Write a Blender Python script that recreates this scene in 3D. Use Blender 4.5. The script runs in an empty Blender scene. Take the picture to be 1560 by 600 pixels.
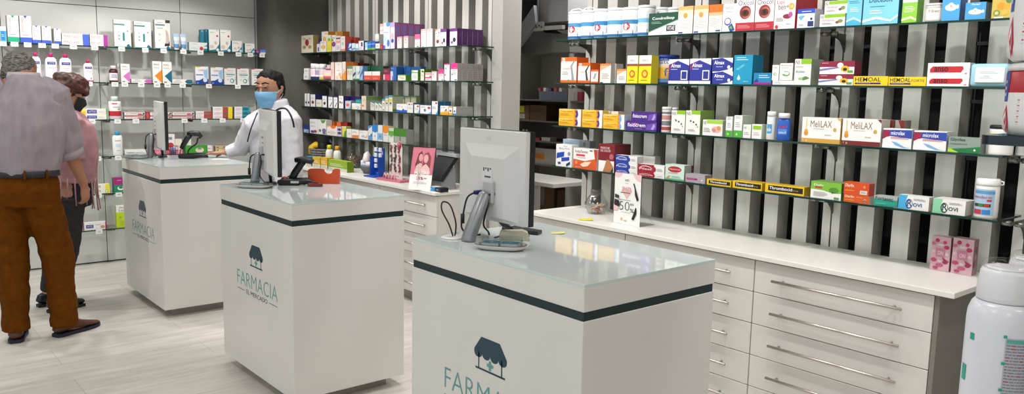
import bpy, bmesh, math, random
from mathutils import Vector, Matrix, noise
random.seed(7)
PI = math.pi
scene = bpy.context.scene
COL = scene.collection

# ------------------------------------------------------------------ camera model (fitted to the room's three axes)
# world: X = towards the slatted wall, Y = along it towards the panelled wall, Z = up; camera stands at (0, 0, 1.6)
FPX, YAW, PIT, ROL, EYE = 1224.302, math.radians(40.1834), math.radians(7.57578), math.radians(-1.19437), 1.60
_f = Vector((math.sin(YAW) * math.cos(PIT), math.cos(YAW) * math.cos(PIT), -math.sin(PIT)))
_r0 = Vector((math.cos(YAW), -math.sin(YAW), 0))
_d0 = _f.cross(_r0)
_r = _r0 * math.cos(ROL) + _d0 * math.sin(ROL)
_d = _d0 * math.cos(ROL) - _r0 * math.sin(ROL)
CAM = Vector((0, 0, EYE))

def ray(x, y):
    return _r * ((x - 780) / FPX) + _d * ((y - 300) / FPX) + _f
def onX(x, y, X):
    d = ray(x, y); return CAM + d * (X / d.x)
def onY(x, y, Y):
    d = ray(x, y); return CAM + d * (Y / d.y)
def onZ(x, y, Z):
    d = ray(x, y); return CAM + d * ((Z - EYE) / d.z)

# ------------------------------------------------------------------ materials
def lin(h):
    h = h.lstrip('#')
    if len(h) == 3: h = ''.join(c * 2 for c in h)
    out = []
    for i in (0, 2, 4):
        c = int(h[i:i + 2], 16) / 255
        out.append(c / 12.92 if c <= 0.04045 else ((c + 0.055) / 1.055) ** 2.4)
    return (*out, 1)

_M = {}
def mat(h, rough=0.45, metal=0.0, spec=0.5, coat=0.0, name=None):
    k = (h, rough, metal, spec, coat)
    if k in _M: return _M[k]
    m = bpy.data.materials.new(name or 'paint_' + h.strip('#'))
    m.use_nodes = True
    b = m.node_tree.nodes['Principled BSDF']
    b.inputs['Base Color'].default_value = lin(h)
    b.inputs['Roughness'].default_value = rough
    b.inputs['Metallic'].default_value = metal
    b.inputs['Specular IOR Level'].default_value = spec
    b.inputs['Coat Weight'].default_value = coat
    b.inputs['Coat Roughness'].default_value = 0.08
    _M[k] = m
    return m

def noise_mat(name, c1, c2, scale, rough=0.5, stretch=(1, 1, 1), bump=0.0, detail=6, metal=0.0, spec=0.5, lo=0.35, hi=0.65):
    m = bpy.data.materials.new(name); m.use_nodes = True
    nt = m.node_tree; b = nt.nodes['Principled BSDF']
    tc = nt.nodes.new('ShaderNodeTexCoord'); mp = nt.nodes.new('ShaderNodeMapping')
    mp.inputs['Scale'].default_value = stretch
    nz = nt.nodes.new('ShaderNodeTexNoise'); nz.inputs['Scale'].default_value = scale; nz.inputs['Detail'].default_value = detail
    cr = nt.nodes.new('ShaderNodeValToRGB')
    cr.color_ramp.elements[0].position = lo; cr.color_ramp.elements[1].position = hi
    cr.color_ramp.elements[0].color = lin(c1); cr.color_ramp.elements[1].color = lin(c2)
    nt.links.new(tc.outputs['Object'], mp.inputs['Vector']); nt.links.new(mp.outputs['Vector'], nz.inputs['Vector'])
    nt.links.new(nz.outputs['Fac'], cr.inputs['Fac']); nt.links.new(cr.outputs['Color'], b.inputs['Base Color'])
    b.inputs['Roughness'].default_value = rough; b.inputs['Metallic'].default_value = metal
    b.inputs['Specular IOR Level'].default_value = spec
    if bump:
        bp = nt.nodes.new('ShaderNodeBump'); bp.inputs['Strength'].default_value = bump; bp.inputs['Distance'].default_value = 0.01
        nt.links.new(nz.outputs['Fac'], bp.inputs['Height']); nt.links.new(bp.outputs['Normal'], b.inputs['Normal'])
    return m

def glass_mat(name, tint, gloss_rough=0.02, base=0.06, edge=0.55, power=3.5):
    """thin clear sheet: see-through with a mirror-like share that grows towards grazing views"""
    m = bpy.data.materials.new(name); m.use_nodes = True
    nt = m.node_tree; nt.nodes.clear()
    out = nt.nodes.new('ShaderNodeOutputMaterial'); mix = nt.nodes.new('ShaderNodeMixShader')
    tr = nt.nodes.new('ShaderNodeBsdfTransparent'); tr.inputs['Color'].default_value = lin(tint)
    gl = nt.nodes.new('ShaderNodeBsdfGlossy'); gl.inputs['Roughness'].default_value = gloss_rough
    lw = nt.nodes.new('ShaderNodeLayerWeight'); lw.inputs['Blend'].default_value = 0.5
    pw = nt.nodes.new('ShaderNodeMath'); pw.operation = 'POWER'; pw.inputs[1].default_value = power
    mr = nt.nodes.new('ShaderNodeMapRange'); mr.inputs['To Min'].default_value = base; mr.inputs['To Max'].default_value = edge
    nt.links.new(lw.outputs['Facing'], pw.inputs[0]); nt.links.new(pw.outputs[0], mr.inputs['Value']); nt.links.new(mr.outputs['Result'], mix.inputs['Fac'])
    nt.links.new(tr.outputs['BSDF'], mix.inputs[1]); nt.links.new(gl.outputs['BSDF'], mix.inputs[2])
    nt.links.new(mix.outputs['Shader'], out.inputs['Surface'])
    return m

# ------------------------------------------------------------------ mesh building
_TXT = {}
def text_geo(s, bold=0.0):
    """letters of the built-in font as (verts, faces) in a unit box"""
    k = (s, bold)
    if k in _TXT: return _TXT[k]
    cu = bpy.data.curves.new('lettering_source', 'FONT'); cu.body = s; cu.resolution_u = 3; cu.offset = bold
    ob = bpy.data.objects.new('lettering_source', cu)
    me = bpy.data.meshes.new_from_object(ob)
    vs = [v.co.copy() for v in me.vertices]; fs = [tuple(p.vertices) for p in me.polygons]
    bpy.data.objects.remove(ob); bpy.data.curves.remove(cu); bpy.data.meshes.remove(me)
    if not vs: _TXT[k] = ([], []); return _TXT[k]
    x0 = min(v.x for v in vs); x1 = max(v.x for v in vs); y0 = min(v.y for v in vs); y1 = max(v.y for v in vs)
    vs = [((v.x - x0) / max(x1 - x0, 1e-6), (v.y - y0) / max(y1 - y0, 1e-6)) for v in vs]
    _TXT[k] = (vs, fs)
    return _TXT[k]

class MB:
    """collects shapes and links them as ONE mesh object"""
    def __init__(self):
        self.v = []; self.f = []; self.mi = []; self.sm = []; self.mats = []
    def slot(self, m):
        if m not in self.mats: self.mats.append(m)
        return self.mats.index(m)
    def add(self, vs, fs, m, smooth=False):
        b = len(self.v); s = self.slot(m)
        self.v += [tuple(v) for v in vs]
        for f in fs:
            self.f.append(tuple(b + i for i in f)); self.mi.append(s); self.sm.append(smooth)
    def box(self, x0, x1, y0, y1, z0, z1, m, faces=None):
        """faces: optional dict of materials for '-x','+x','-y','+y','-z','+z'"""
        V = [(x, y, z) for z in (z0, z1) for y in (y0, y1) for x in (x0, x1)]
        F = {'-z': (0, 2, 3, 1), '+z': (4, 5, 7, 6), '-y': (0, 1, 5, 4), '+y': (2, 6, 7, 3), '-x': (0, 4, 6, 2), '+x': (1, 3, 7, 5)}
        b = len(self.v); self.v += V
        for k, f in F.items():
            self.f.append(tuple(b + i for i in f)); self.mi.append(self.slot((faces or {}).get(k, m))); self.sm.append(False)
    def rbox(self, x0, x1, y0, y1, z0, z1, m, r=0.004, seg=2):
        bm = bmesh.new()
        bmesh.ops.create_cube(bm, size=1)
        for v in bm.verts:
            v.co = Vector(((x0 + x1) / 2 + v.co.x * (x1 - x0), (y0 + y1) / 2 + v.co.y * (y1 - y0), (z0 + z1) / 2 + v.co.z * (z1 - z0)))
        bmesh.ops.bevel(bm, geom=bm.edges[:], offset=r, segments=seg, affect='EDGES', profile=0.5)
        self.bm(bm, m, seg > 1)
    def bm(self, bm, m, smooth=False):
        bm.verts.index_update()
        self.add([v.co.copy() for v in bm.verts], [[v.index for v in f.verts] for f in bm.faces], m, smooth)
        bm.free()
    def quad(self, a, b, c, d, m):
        self.add([a, b, c, d], [(0, 1, 2, 3)], m)
    def prism(self, pts, ax, lo, hi, m, smooth=False, caps=None):
        """polygon in the two other axes pulled along axis ax (0, 1, 2)"""
        n = len(pts); o = [i for i in range(3) if i != ax]; vs = []
        for h in (lo, hi):
            for p in pts:
                v = [0, 0, 0]; v[ax] = h; v[o[0]] = p[0]; v[o[1]] = p[1]; vs.append(v)
        fs = [tuple(range(n))[::-1], tuple(range(n, 2 * n))] + [(i, (i + 1) % n, n + (i + 1) % n, n + i) for i in range(n)]
        self.add(vs, fs, m, smooth)
        if caps:
            s = self.slot(caps)
            for k in (0, 1): self.mi[len(self.mi) - len(fs) + k] = s
    def lathe(self, prof, m, c=(0, 0, 0), n=24, ax=2, smooth=True, sx=1.0, sy=1.0, a0=0, a1=2 * PI):
        """prof: (radius, height) pairs; optional per-segment materials as a list"""
        full = abs(a1 - a0 - 2 * PI) < 1e-6
        N = n if full else n + 1
        vs = []
        for r, h in prof:
            for i in range(N):
                a = a0 + (a1 - a0) * i / n
                p = (r * math.cos(a) * sx, r * math.sin(a) * sy, h)
                if ax == 0: p = (p[2], p[0], p[1])
                elif ax == 1: p = (p[0], p[2], p[1])
                vs.append((c[0] + p[0], c[1] + p[1], c[2] + p[2]))
        ms = m if isinstance(m, list) else [m] * (len(prof) - 1)
        b = len(self.v); self.v += vs
        for k in range(len(prof) - 1):
            for i in range(n):
                j = (i + 1) % N
                self.f.append((b + k * N + i, b + k * N + j, b + (k + 1) * N + j, b + (k + 1) * N + i)); self.mi.append(self.slot(ms[k])); self.sm.append(smooth)
        if full:
            for k, mm, rev in ((0, ms[0], True), (len(prof) - 1, ms[-1], False)):
                if prof[k][0] > 1e-5:
                    t = tuple(b + k * N + i for i in range(N))
                    self.f.append(t[::-1] if rev else t); self.mi.append(self.slot(mm)); self.sm.append(False)
    def tube(self, pts, r, m, n=8, closed=False):
        pts = [Vector(p) for p in pts]; rings = []
        rr = r if isinstance(r, (list, tuple)) else [r] * len(pts)
        up = None
        for i, p in enumerate(pts):
            a = pts[i - 1] if (i or closed) else p
            c = pts[(i + 1) % len(pts)] if (i < len(pts) - 1 or closed) else p
            t = (c - a).normalized()
            if up is None: up = Vector((0, 0, 1)) if abs(t.z) < 0.9 else Vector((1, 0, 0))
            s = t.cross(up).normalized(); u = s.cross(t).normalized(); up = u
            rings.append([p + (s * math.cos(2 * PI * k / n) + u * math.sin(2 * PI * k / n)) * rr[i] for k in range(n)])
        vs = [v for R in rings for v in R]; fs = []
        L = len(rings)
        for i in range(L if closed else L - 1):
            j = (i + 1) % L
            for k in range(n):
                q = (k + 1) % n
                fs.append((i * n + k, i * n + q, j * n + q, j * n + k))
        if not closed:
            fs.append(tuple(range(n))[::-1]); fs.append(tuple((L - 1) * n + k for k in range(n)))
        self.add(vs, fs, m, True)
    def cyl(self, a, b, r, m, n=16):
        self.tube([a, b], r, m, n)
    def loft(self, pts, rad, side, m, n=16):
        """elliptical rings: rad = list of (half width along side, half width across)"""
        pts = [Vector(p) for p in pts]; side = Vector(side); rings = []
        for i, p in enumerate(pts):
            t = (pts[min(i + 1, len(pts) - 1)] - pts[max(i - 1, 0)]).normalized()
            s = (side - t * side.dot(t)).normalized(); u = t.cross(s)
            a, b = rad[i] if isinstance(rad[i], (tuple, list)) else (rad[i], rad[i])
            rings.append([p + s * (a * math.cos(2 * PI * k / n)) + u * (b * math.sin(2 * PI * k / n)) for k in range(n)])
        vs = [v for R in rings for v in R]; fs = []
        for i in range(len(rings) - 1):
            for k in range(n):
                q = (k + 1) % n
                fs.append((i * n + k, i * n + q, (i + 1) * n + q, (i + 1) * n + k))
        fs.append(tuple(range(n))[::-1]); fs.append(tuple((len(rings) - 1) * n + k for k in range(n)))
        self.add(vs, fs, m, True)
    def text(self, s, o, u, v, w, h, m, bold=0.0):
        """letters stretched to w x h in the plane (u, v) with their lower left corner at o"""
        vs, fs = text_geo(s, bold)
        o = Vector(o); u = Vector(u); v = Vector(v)
        self.add([o + u * (a * w) + v * (b * h) for a, b in vs], fs, m)
    def xform(self, M):
        self.v = [tuple(M @ Vector(v)) for v in self.v]; return self
    def mesh(self, name):
        me = bpy.data.meshes.new(name)
        me.from_pydata(self.v, [], self.f)
        for m in self.mats: me.materials.append(m)
        me.polygons.foreach_set('material_index', self.mi)
        me.polygons.foreach_set('use_smooth', self.sm)
        me.update()
        return me
    def build(self, name, parent=None, loc=None, rz=0.0):
        """with a parent the vertices are the parent's own space; otherwise world space (or around loc)"""
        o = bpy.data.objects.new(name, self.mesh(name)); COL.objects.link(o)
        if parent is not None: o.parent = parent
        if loc is not None: o.location = loc
        o.rotation_euler = (0, 0, rz)
        return o

def tag(o, label=None, cat=None, group=None, kind=None):
    if label: o['label'] = label
    if cat: o['category'] = cat
    if group: o['group'] = group
    if kind: o['kind'] = kind
    return o
def empty(name, loc, rz=0.0, label=None, cat=None, group=None):
    o = bpy.data.objects.new(name, None); COL.objects.link(o)
    o.location = loc; o.rotation_euler = (0, 0, rz); o.empty_display_size = 0.05
    return tag(o, label, cat, group)
def remeshed(ob, voxel, smooth=6, factor=0.5):
    """fuse the overlapping closed shapes of a mesh into one continuous skin"""
    md = ob.modifiers.new('fuse', 'REMESH'); md.mode = 'VOXEL'; md.voxel_size = voxel; md.use_smooth_shade = True
    if smooth:
        s = ob.modifiers.new('relax', 'SMOOTH'); s.iterations = smooth; s.factor = factor
    bpy.context.view_layer.update()
    me = bpy.data.meshes.new_from_object(ob.evaluated_get(bpy.context.evaluated_depsgraph_get()))
    old = ob.data; ob.modifiers.clear(); ob.data = me
    ms = [m for m in old.materials]
    bpy.data.meshes.remove(old)
    me.materials.clear()
    for m in ms: me.materials.append(m)
    for p in me.polygons: p.use_smooth = True; p.material_index = 0
    return ob
# ------------------------------------------------------------------ shared materials
WHITE = noise_mat('white_laminate', '#dddbd6', '#e3e1dc', 3, rough=0.28, lo=0.3, hi=0.7)
WHITE2 = noise_mat('white_drawer_front', '#dad7d1', '#e0ddd7', 4, rough=0.4, lo=0.3, hi=0.7)
WORKTOP = noise_mat('worktop_laminate', '#e9e6df', '#efece6', 5, rough=0.42, lo=0.3, hi=0.7)
ENDGREY = mat('#827f79', 0.5)
PLINTH = mat('#8f8c86', 0.45)
STRIPE = mat('#04282a', 0.35)
DARKGAP = mat('#26241f', 0.7)
STEEL = mat('#cfc9c0', 0.3, 1.0)
CHROME = mat('#8f8d88', 0.3, 1.0)
BLACK = mat('#141416', 0.45)
BLACKM = mat('#1b1b1e', 0.6)
PAPER = mat('#f2f2ef', 0.6)
SLAT_SHADE = mat('#aeaba4', 0.5)  # slat sides: darker copy of the slat tone, shade put into the colour
SLAT = noise_mat('silver_slat', '#cfcdc8', '#d9d7d2', 2.5, rough=0.4, stretch=(8, 8, 0.6), spec=0.5)
GLASS = glass_mat('shelf_glass', '#f3f8f6', base=0.03, edge=0.55)
GEDGE = mat('#0f332c', 0.15)
GDARK = mat('#10222b', 0.12)
CLEAR = glass_mat('clear_acrylic', '#f6f7f7', base=0.04, edge=0.4)
TOPGLASS = mat('#d0d8d6', 0.03, spec=0.55)
TOPEDGE = mat('#cfe0dc', 0.08)
CONCRETE = noise_mat('dark_concrete_plaster', '#55534e', '#6a6862', 2.2, rough=0.75, bump=0.1, detail=8)
PANEL = noise_mat('grey_wall_panel', '#d0cfcc', '#d6d5d2', 1.6, rough=0.3, lo=0.3, hi=0.7)
BACKDARK = mat('#2b2c2e', 0.8)
BACKGREY = mat('#8d8a84', 0.7)
LOGO_DARK = mat('#173f4d', 0.4)
LOGO_TEAL = mat('#5f9f9d', 0.4)

def floor_mat():
    m = bpy.data.materials.new('pale_plank_floor'); m.use_nodes = True
    nt = m.node_tree; b = nt.nodes['Principled BSDF']; L = nt.links.new
    tc = nt.nodes.new('ShaderNodeTexCoord')
    br = nt.nodes.new('ShaderNodeTexBrick')
    br.inputs['Scale'].default_value = 1.0; br.inputs['Brick Width'].default_value = 1.2; br.inputs['Row Height'].default_value = 0.3
    br.inputs['Mortar Size'].default_value = 0.0018; br.inputs['Mortar Smooth'].default_value = 0.3; br.offset = 0.37
    br.inputs['Color1'].default_value = lin('#dbd6ce'); br.inputs['Color2'].default_value = lin('#e4dfd8'); br.inputs['Mortar'].default_value = lin('#bab4aa')
    mp0 = nt.nodes.new('ShaderNodeMapping'); mp0.inputs['Location'].default_value = (.3, .1, 0)
    L(tc.outputs['Object'], mp0.inputs['Vector']); L(mp0.outputs['Vector'], br.inputs['Vector'])
    def streak(scale, st, lo, hi, c0, c1):
        mp = nt.nodes.new('ShaderNodeMapping'); mp.inputs['Scale'].default_value = st
        nz = nt.nodes.new('ShaderNodeTexNoise'); nz.inputs['Scale'].default_value = scale; nz.inputs['Detail'].default_value = 7; nz.inputs['Roughness'].default_value = 0.6
        cr = nt.nodes.new('ShaderNodeValToRGB'); cr.color_ramp.elements[0].position = lo; cr.color_ramp.elements[1].position = hi
        cr.color_ramp.elements[0].color = (c0, c0, c0 * 0.98, 1); cr.color_ramp.elements[1].color = (c1, c1, c1, 1)
        L(tc.outputs['Object'], mp.inputs['Vector']); L(mp.outputs['Vector'], nz.inputs['Vector']); L(nz.outputs['Fac'], cr.inputs['Fac'])
        return cr.outputs['Color']
    def mul(a, c):
        mx = nt.nodes.new('ShaderNodeMix'); mx.data_type = 'RGBA'; mx.blend_type = 'MULTIPLY'; mx.inputs[0].default_value = 1
        L(a, mx.inputs[6]); L(c, mx.inputs[7]); return mx.outputs[2]
    c = mul(br.outputs['Color'], streak(2.4, (0.9, 5.0, 1), 0.33, 0.66, 0.75, 1.0))
    c = mul(c, streak(7, (.6, 4.5, 1), 0.3, 0.62, 0.86, 1.0))
    L(c, b.inputs['Base Color'])
    b.inputs['Roughness'].default_value = 0.42
    return m

# ------------------------------------------------------------------ the setting
XW, YW, ZC = 3.72, 7.72, 2.86          # slat fronts, panelled wall, ceiling
def structure(mb, name):
    return tag(mb.build(name), kind='structure')

m = MB(); m.box(-3.2, 6.3, -3.2, 8.2, -0.1, 0.0, floor_mat()); structure(m, 'floor')
m = MB(); m.box(-3.2, 6.3, -3.2, 8.2, ZC, ZC + 0.1, mat('#d8d6d2', 0.8)); structure(m, 'ceiling')

# panelled display wall at the far left
m = MB()
m.box(-3.2, 3.9, YW + 0.02, YW + 0.2, 0, ZC, DARKGAP)
joints = [-3.19, -2.43, -1.73, -1.03, -0.325, 0.38, 1.083, 1.795, 2.495, 3.198]
for a, c in zip(joints, joints[1:]):
    for z0, z1 in ((0.012, 0.319), (0.323, 2.237), (2.243, ZC)):
        m.box(a + 0.003, c - 0.003, YW, YW + 0.02, z0, z1, PANEL)
m.box(3.203, 3.255, YW - 0.012, YW + 0.02, 0, ZC, mat('#b8b7b4', 0.35))
structure(m, 'wall_left')

m = MB()
m.box(3.215, 3.95, 7.235, YW + 0.02, 0, ZC, CONCRETE)
structure(m, 'pillar')

# slatted wall: upright slats with open gaps; every fifth one is split by a bracket track
def slats(ycs, name, back=None):
    m = MB()
    for i, y in ycs:
        if i % 5 == 0:
            m.box(XW - 0.004, XW + 0.10, y + 0.004, y + 0.045, 0.0, ZC, SLAT_SHADE, {'-x': SLAT})
            m.box(XW - 0.004, XW + 0.10, y - 0.045, y - 0.004, 0.0, ZC, SLAT_SHADE, {'-x': SLAT})
            m.box(XW + 0.012, XW + 0.10, y - 0.004, y + 0.004, 0.0, ZC, DARKGAP)
        else:
            m.box(XW, XW + 0.10, y - 0.0405, y + 0.0405, 0.0, ZC, SLAT_SHADE, {'-x': SLAT})
    if back: m.box(XW + 0.10, XW + 0.13, back[0], back[1], 0, ZC, mat('#8a8883', 0.6))
    structure(m, name)
TR_R = [1.128, 1.966, 2.808, 3.650]
TR_M = [4.665, 5.492, 6.318, 7.145]
slats([(k, 1.128 + 0.1682 * k) for k in range(-16, 16)], 'wall_right')
slats([(k, 4.665 + 0.1654 * k) for k in range(0, 16)], 'wall_right_rear', (4.62, 7.235))
m = MB(); m.box(3.685, 3.86, 4.505, 4.618, 0, ZC, mat('#b9b7b1', 0.5)); structure(m, 'trim_1')

# the room behind and the walls out of sight
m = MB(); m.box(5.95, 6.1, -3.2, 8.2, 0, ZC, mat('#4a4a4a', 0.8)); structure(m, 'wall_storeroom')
m = MB(); m.box(3.84, 5.94, 3.60, 3.66, 0, ZC, mat('#5d5b57', 0.7)); structure(m, 'storeroom_light_block')  # added unseen partition, keeps storeroom fill light out of the slat gaps
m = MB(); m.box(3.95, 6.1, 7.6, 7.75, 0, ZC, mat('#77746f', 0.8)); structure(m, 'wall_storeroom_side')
m = MB(); m.box(-3.2, 6.3, -3.2, -3.05, 0, ZC, mat('#cfcdc8', 0.7)); structure(m, 'wall_back')
m = MB()
m.box(-3.2, -3.05, -3.05, 8.2, 0, 0.12, mat('#c9c7c2', 0.7)); m.box(-3.2, -3.05, -3.05, 8.2, 2.45, ZC, mat('#c9c7c2', 0.7))
for y in (-3.05, -0.6, 1.9, 4.4, 6.9):
    m.box(-3.2, -3.05, y, y + (0.1 if y < 6 else 1.3), 0.12, 2.45, mat('#6e6d6a', 0.5))
structure(m, 'wall_front')
m = MB(); m.box(-3.14, -3.13, -2.95, 6.9, 0.12, 2.45, glass_mat('shop_window_glass', '#f4f8f8', base=0.04, edge=0.5)); structure(m, 'window_1')

# ------------------------------------------------------------------ service counters
def logo(parent, yc):
    """shop emblem and name on the customers' side; local x of the counter is world X, face at x = 0"""
    m = MB(); x = -0.0006
    def P(h, z, k=0): return (x - 0.0003 * k, yc - h, z)   # h runs to the right as seen from the customers
    def poly(pts, mm, k=0): m.add([P(h, z, k) for h, z in pts], [tuple(range(len(pts)))], mm)
    poly([(-0.088, 0.716), (-0.05, 0.765), (0.05, 0.765), (0.088, 0.716)], LOGO_DARK)
    for i in range(4):
        c = -0.066 + 0.044 * i
        poly([(c - 0.022, 0.7165), (c + 0.022, 0.7165)] + [(c + 0.022 * math.cos(a), 0.706 - 0.017 * math.sin(a)) for a in [PI * t / 8 for t in range(9)]], LOGO_DARK)
    for s in (-1, 1):
        poly([(s * 0.062 - 0.003, 0.655), (s * 0.062 + 0.003, 0.655), (s * 0.062 + 0.003, 0.71), (s * 0.062 - 0.003, 0.71)], LOGO_DARK)
    poly([(-0.08, 0.648), (0.08, 0.648), (0.08, 0.655), (-0.08, 0.655)], LOGO_DARK)
    poly([(-0.017, 0.669), (0.017, 0.669), (0.017, 0.680), (-0.017, 0.680)], LOGO_TEAL, 1)
    poly([(-0.006, 0.658), (0.006, 0.658), (0.006, 0.691), (-0.006, 0.691)], LOGO_TEAL, 2)
    m.text('FARMACIA', P(-0.262, 0.522), (0, -1, 0), (0, 0, 1), 0.524, 0.078, LOGO_TEAL, -0.012)
    m.text('EL MERCADO', P(-0.137, 0.484), (0, -1, 0), (0, 0, 1), 0.274, 0.024, LOGO_DARK)
    for a, c in ((-0.262, -0.16), (0.16, 0.262)):
        poly([(a, 0.4945), (c, 0.4945), (c, 0.4975), (a, 0.4975)], LOGO_DARK)
    return m.build('emblem', parent)

def counter(y0, y1, label):
    x0, x1 = 1.640, 2.272
    w = x1 - x0; d = y1 - y0
    root = empty('service_counter', (x0, y0, 0), 0, label, 'counter', 'white service counters')
    m = MB(); m.box(0.07, w - 0.07, 0.07, d - 0.07, 0.0, 0.06, PLINTH); m.build('plinth', root)
    m = MB(); m.rbox(0, w, 0, d, 0.06, 0.930, WHITE, 0.0015, 1); m.build('body', root)
    m = MB(); m.box(0.004, w - 0.004, 0.004, d - 0.004, 0.930, 0.9585, STRIPE); m.build('stripe', root)
    m = MB(); m.rbox(0, w, 0, d, 0.9585, 1.034, WHITE, 0.0015, 1); m.build('top_frame', root)
    m = MB(); m.box(0.0, w, 0.0, d, 1.0342, 1.042, TOPEDGE, {'+z': TOPGLASS}); m.build('glass_top', root)
    logo(root, d / 2 - 0.025)
    return root
counter(5.585, 6.505, 'white service counter farthest from the camera, beside the two customers')
counter(3.568, 4.492, 'middle white service counter, with an orange dispenser on its glass top')
counter(1.606, 2.520, 'nearest white service counter, with a tray of teal cards on its glass top')
CT = 1.0425                             # counter top height

# ------------------------------------------------------------------ drawer cabinets along the slatted wall
def cabinet(y0, y1, label, group):
    w = y1 - y0
    root = empty('drawer_cabinet', (3.24, y0, 0), 0, label, 'cabinet', group)
    m = MB()
    m.box(0.018, 0.455, 0.0, w, 0.075, 0.844, WHITE2); m.build('carcass', root)
    m = MB(); m.box(0.05, 0.45, 0.0, w, 0, 0.075, PLINTH); m.build('plinth', root)
    for i in range(5):
        z1 = 0.838 - 0.1515 * i
        dm = MB(); dm.rbox(0.0, 0.018, 0.002, w - 0.002, z1 - 0.148, z1, WHITE2, 0.001, 1)
        dr = dm.build('drawer', root)
        h = MB(); zc = z1 - 0.074
        h.cyl((-0.032, 0.11, zc), (-0.032, w - 0.11, zc), 0.0068, STEEL, 10)
        for yy in (0.15, w - 0.15): h.cyl((-0.032, yy, zc), (0.0, yy, zc), 0.005, STEEL, 8)
        h.build('handle', dr)
    return root
gR, gM = 'drawer cabinets under the right worktop', 'drawer cabinets under the rear worktop'
cabinet(1.268, 2.071, 'white drawer cabinet at the open end of the right worktop, five long steel handles', gR)
cabinet(2.073, 2.879, 'white drawer cabinet half hidden behind the nearest service counter', gR)
cabinet(2.881, 3.645, 'white drawer cabinet under the candy jar, next to the storeroom opening', gR)
cabinet(4.665, 5.448, 'white drawer cabinet under the pink advert card at the storeroom opening', gM)
cabinet(5.450, 6.232, 'white drawer cabinet under the blue and pink display stands', gM)
cabinet(6.234, 7.02, 'white drawer cabinet under the wicker basket, behind the pharmacist', gM)
def worktop(y0, y1, label, end):
    m = MB(); m.rbox(3.218, 3.715, y0, y1, 0.846, 0.868, WORKTOP, 0.0015, 1)
    o = tag(m.build('worktop'), label, 'worktop')
    if end:
        e = MB(); e.box(3.242, 3.70, 1.249, 1.267, 0, 0.846, ENDGREY)
        e.build('end_panel', o)
worktop(1.190, 3.656, 'long white worktop on the right-hand drawer cabinets, candy jar standing on it', True)
worktop(4.655, 7.10, 'long white worktop at the back, crowded with small displays and a basket', False)
WT = 0.8685

# ------------------------------------------------------------------ glass shelves
SX = 3.44                               # front edge of the shelves on the slatted wall
R_Z = [1.902, 1.642, 1.379, 1.126]      # underside heights, right-hand section, top to bottom
M_Z = [1.898, 1.648, 1.398, 1.148]
L_Z = [1.885, 1.585, 1.270, 0.955, 0.636, 0.325]
SY = 7.50
TH = 0.009
def bracket(parent, y, z):
    b = MB()
    b.prism([(SX + 0.12, z - 0.006), (SX + 0.12, z - 0.018), (XW - 0.09, z - 0.024), (XW - 0.045, z - 0.040), (XW - 0.018, z - 0.064), (XW - 0.004, z - 0.092), (XW - 0.004, z - 0.006)], 1, y - 0.005, y + 0.005, mat('#55534f', 0.4, 0.6))
    for dy in (-0.024, 0.024):
        b.cyl((SX + 0.13, y + dy - 0.016, z - 0.013), (SX + 0.13, y + dy + 0.016, z - 0.013), 0.011, CHROME, 12)
    b.cyl((SX + 0.13, y - 0.009, z - 0.013), (SX + 0.13, y + 0.009, z - 0.013), 0.007, CHROME, 10)
    b.build('bracket', parent)
ORD = ['top', 'second', 'third', 'fourth', 'fifth', 'bottom']
def wall_shelf(y0, y1, z, tracks, label, group):
    root = empty('glass_shelf', (0, 0, 0), 0, label, 'shelf', group)
    m = MB(); m.box(SX, XW - 0.006, y0, y1, z, z + TH, GLASS, {'-x': GEDGE, '-y': GEDGE, '+y': GEDGE})
    m.build('glass_pane', root)
    for y in tracks: bracket(root, y, z)
for i, z in enumerate(R_Z):
    wall_shelf(1.148, 3.695, z, TR_R, ['top', 'second', 'third', 'bottom'][i] + ' glass shelf above the right-hand worktop', 'glass shelves over the right worktop')
for i, z in enumerate(M_Z):
    wall_shelf(4.60, 7.225, z, TR_M, ['top', 'second', 'third', 'bottom'][i] + ' glass shelf above the rear worktop, between pillar and storeroom', 'glass shelves over the rear worktop')
def tag_mesh(parent, x, z):
    t = MB(); t.box(x - 0.026, x + 0.026, SY - 0.006, SY - 0.003, z - 0.025, z + 0.012, PAPER)
    for k in range(2): t.box(x - 0.012, x + 0.014, SY - 0.0064, SY - 0.006, z - 0.012 + 0.008 * k, z - 0.009 + 0.008 * k, mat('#8a8a8a', 0.6))
    t.build('price_tag', parent)
TAGS = [[4, 22, 42, 64, 84, 111.5, 144, 185, 221, 249, 279, 305, 336, 363, 381, 399],
        [20, 136, 175, 190, 215, 239, 255, 278, 318, 362],
        [140, 179, 207, 246, 281, 311, 339, 370],
        [149, 180, 341, 60], [150, 181], [151]]
for i, z in enumerate(L_Z):
    root = empty('glass_shelf', (0, 0, 0), 0, ORD[i] + ' glass shelf on the grey panelled wall at the back left', 'shelf', 'glass shelves on the panelled wall')
    for a, c in zip(joints[4:-1], joints[5:]):
        m = MB(); m.box(a + 0.002, c - 0.002, SY, YW - 0.001, z, z + TH, GLASS, {'-y': GEDGE})
        m.build('glass_pane', root)
        b = MB(); b.cyl((c, SY + 0.05, z - 0.012), (c, YW - 0.001, z - 0.012), 0.007, CHROME, 8)
        b.cyl((c - 0.03, SY + 0.06, z - 0.010), (c + 0.03, SY + 0.06, z - 0.010), 0.0095, CHROME, 10)
        b.build('bracket', root)
    for px in TAGS[i]:
        tag_mesh(root, onY(px, 66 + 0.037 * px if i == 0 else (130 if i == 1 else (187 if i == 2 else (240 if i == 3 else (300 if i == 4 else 355)))), SY).x, z)
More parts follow.
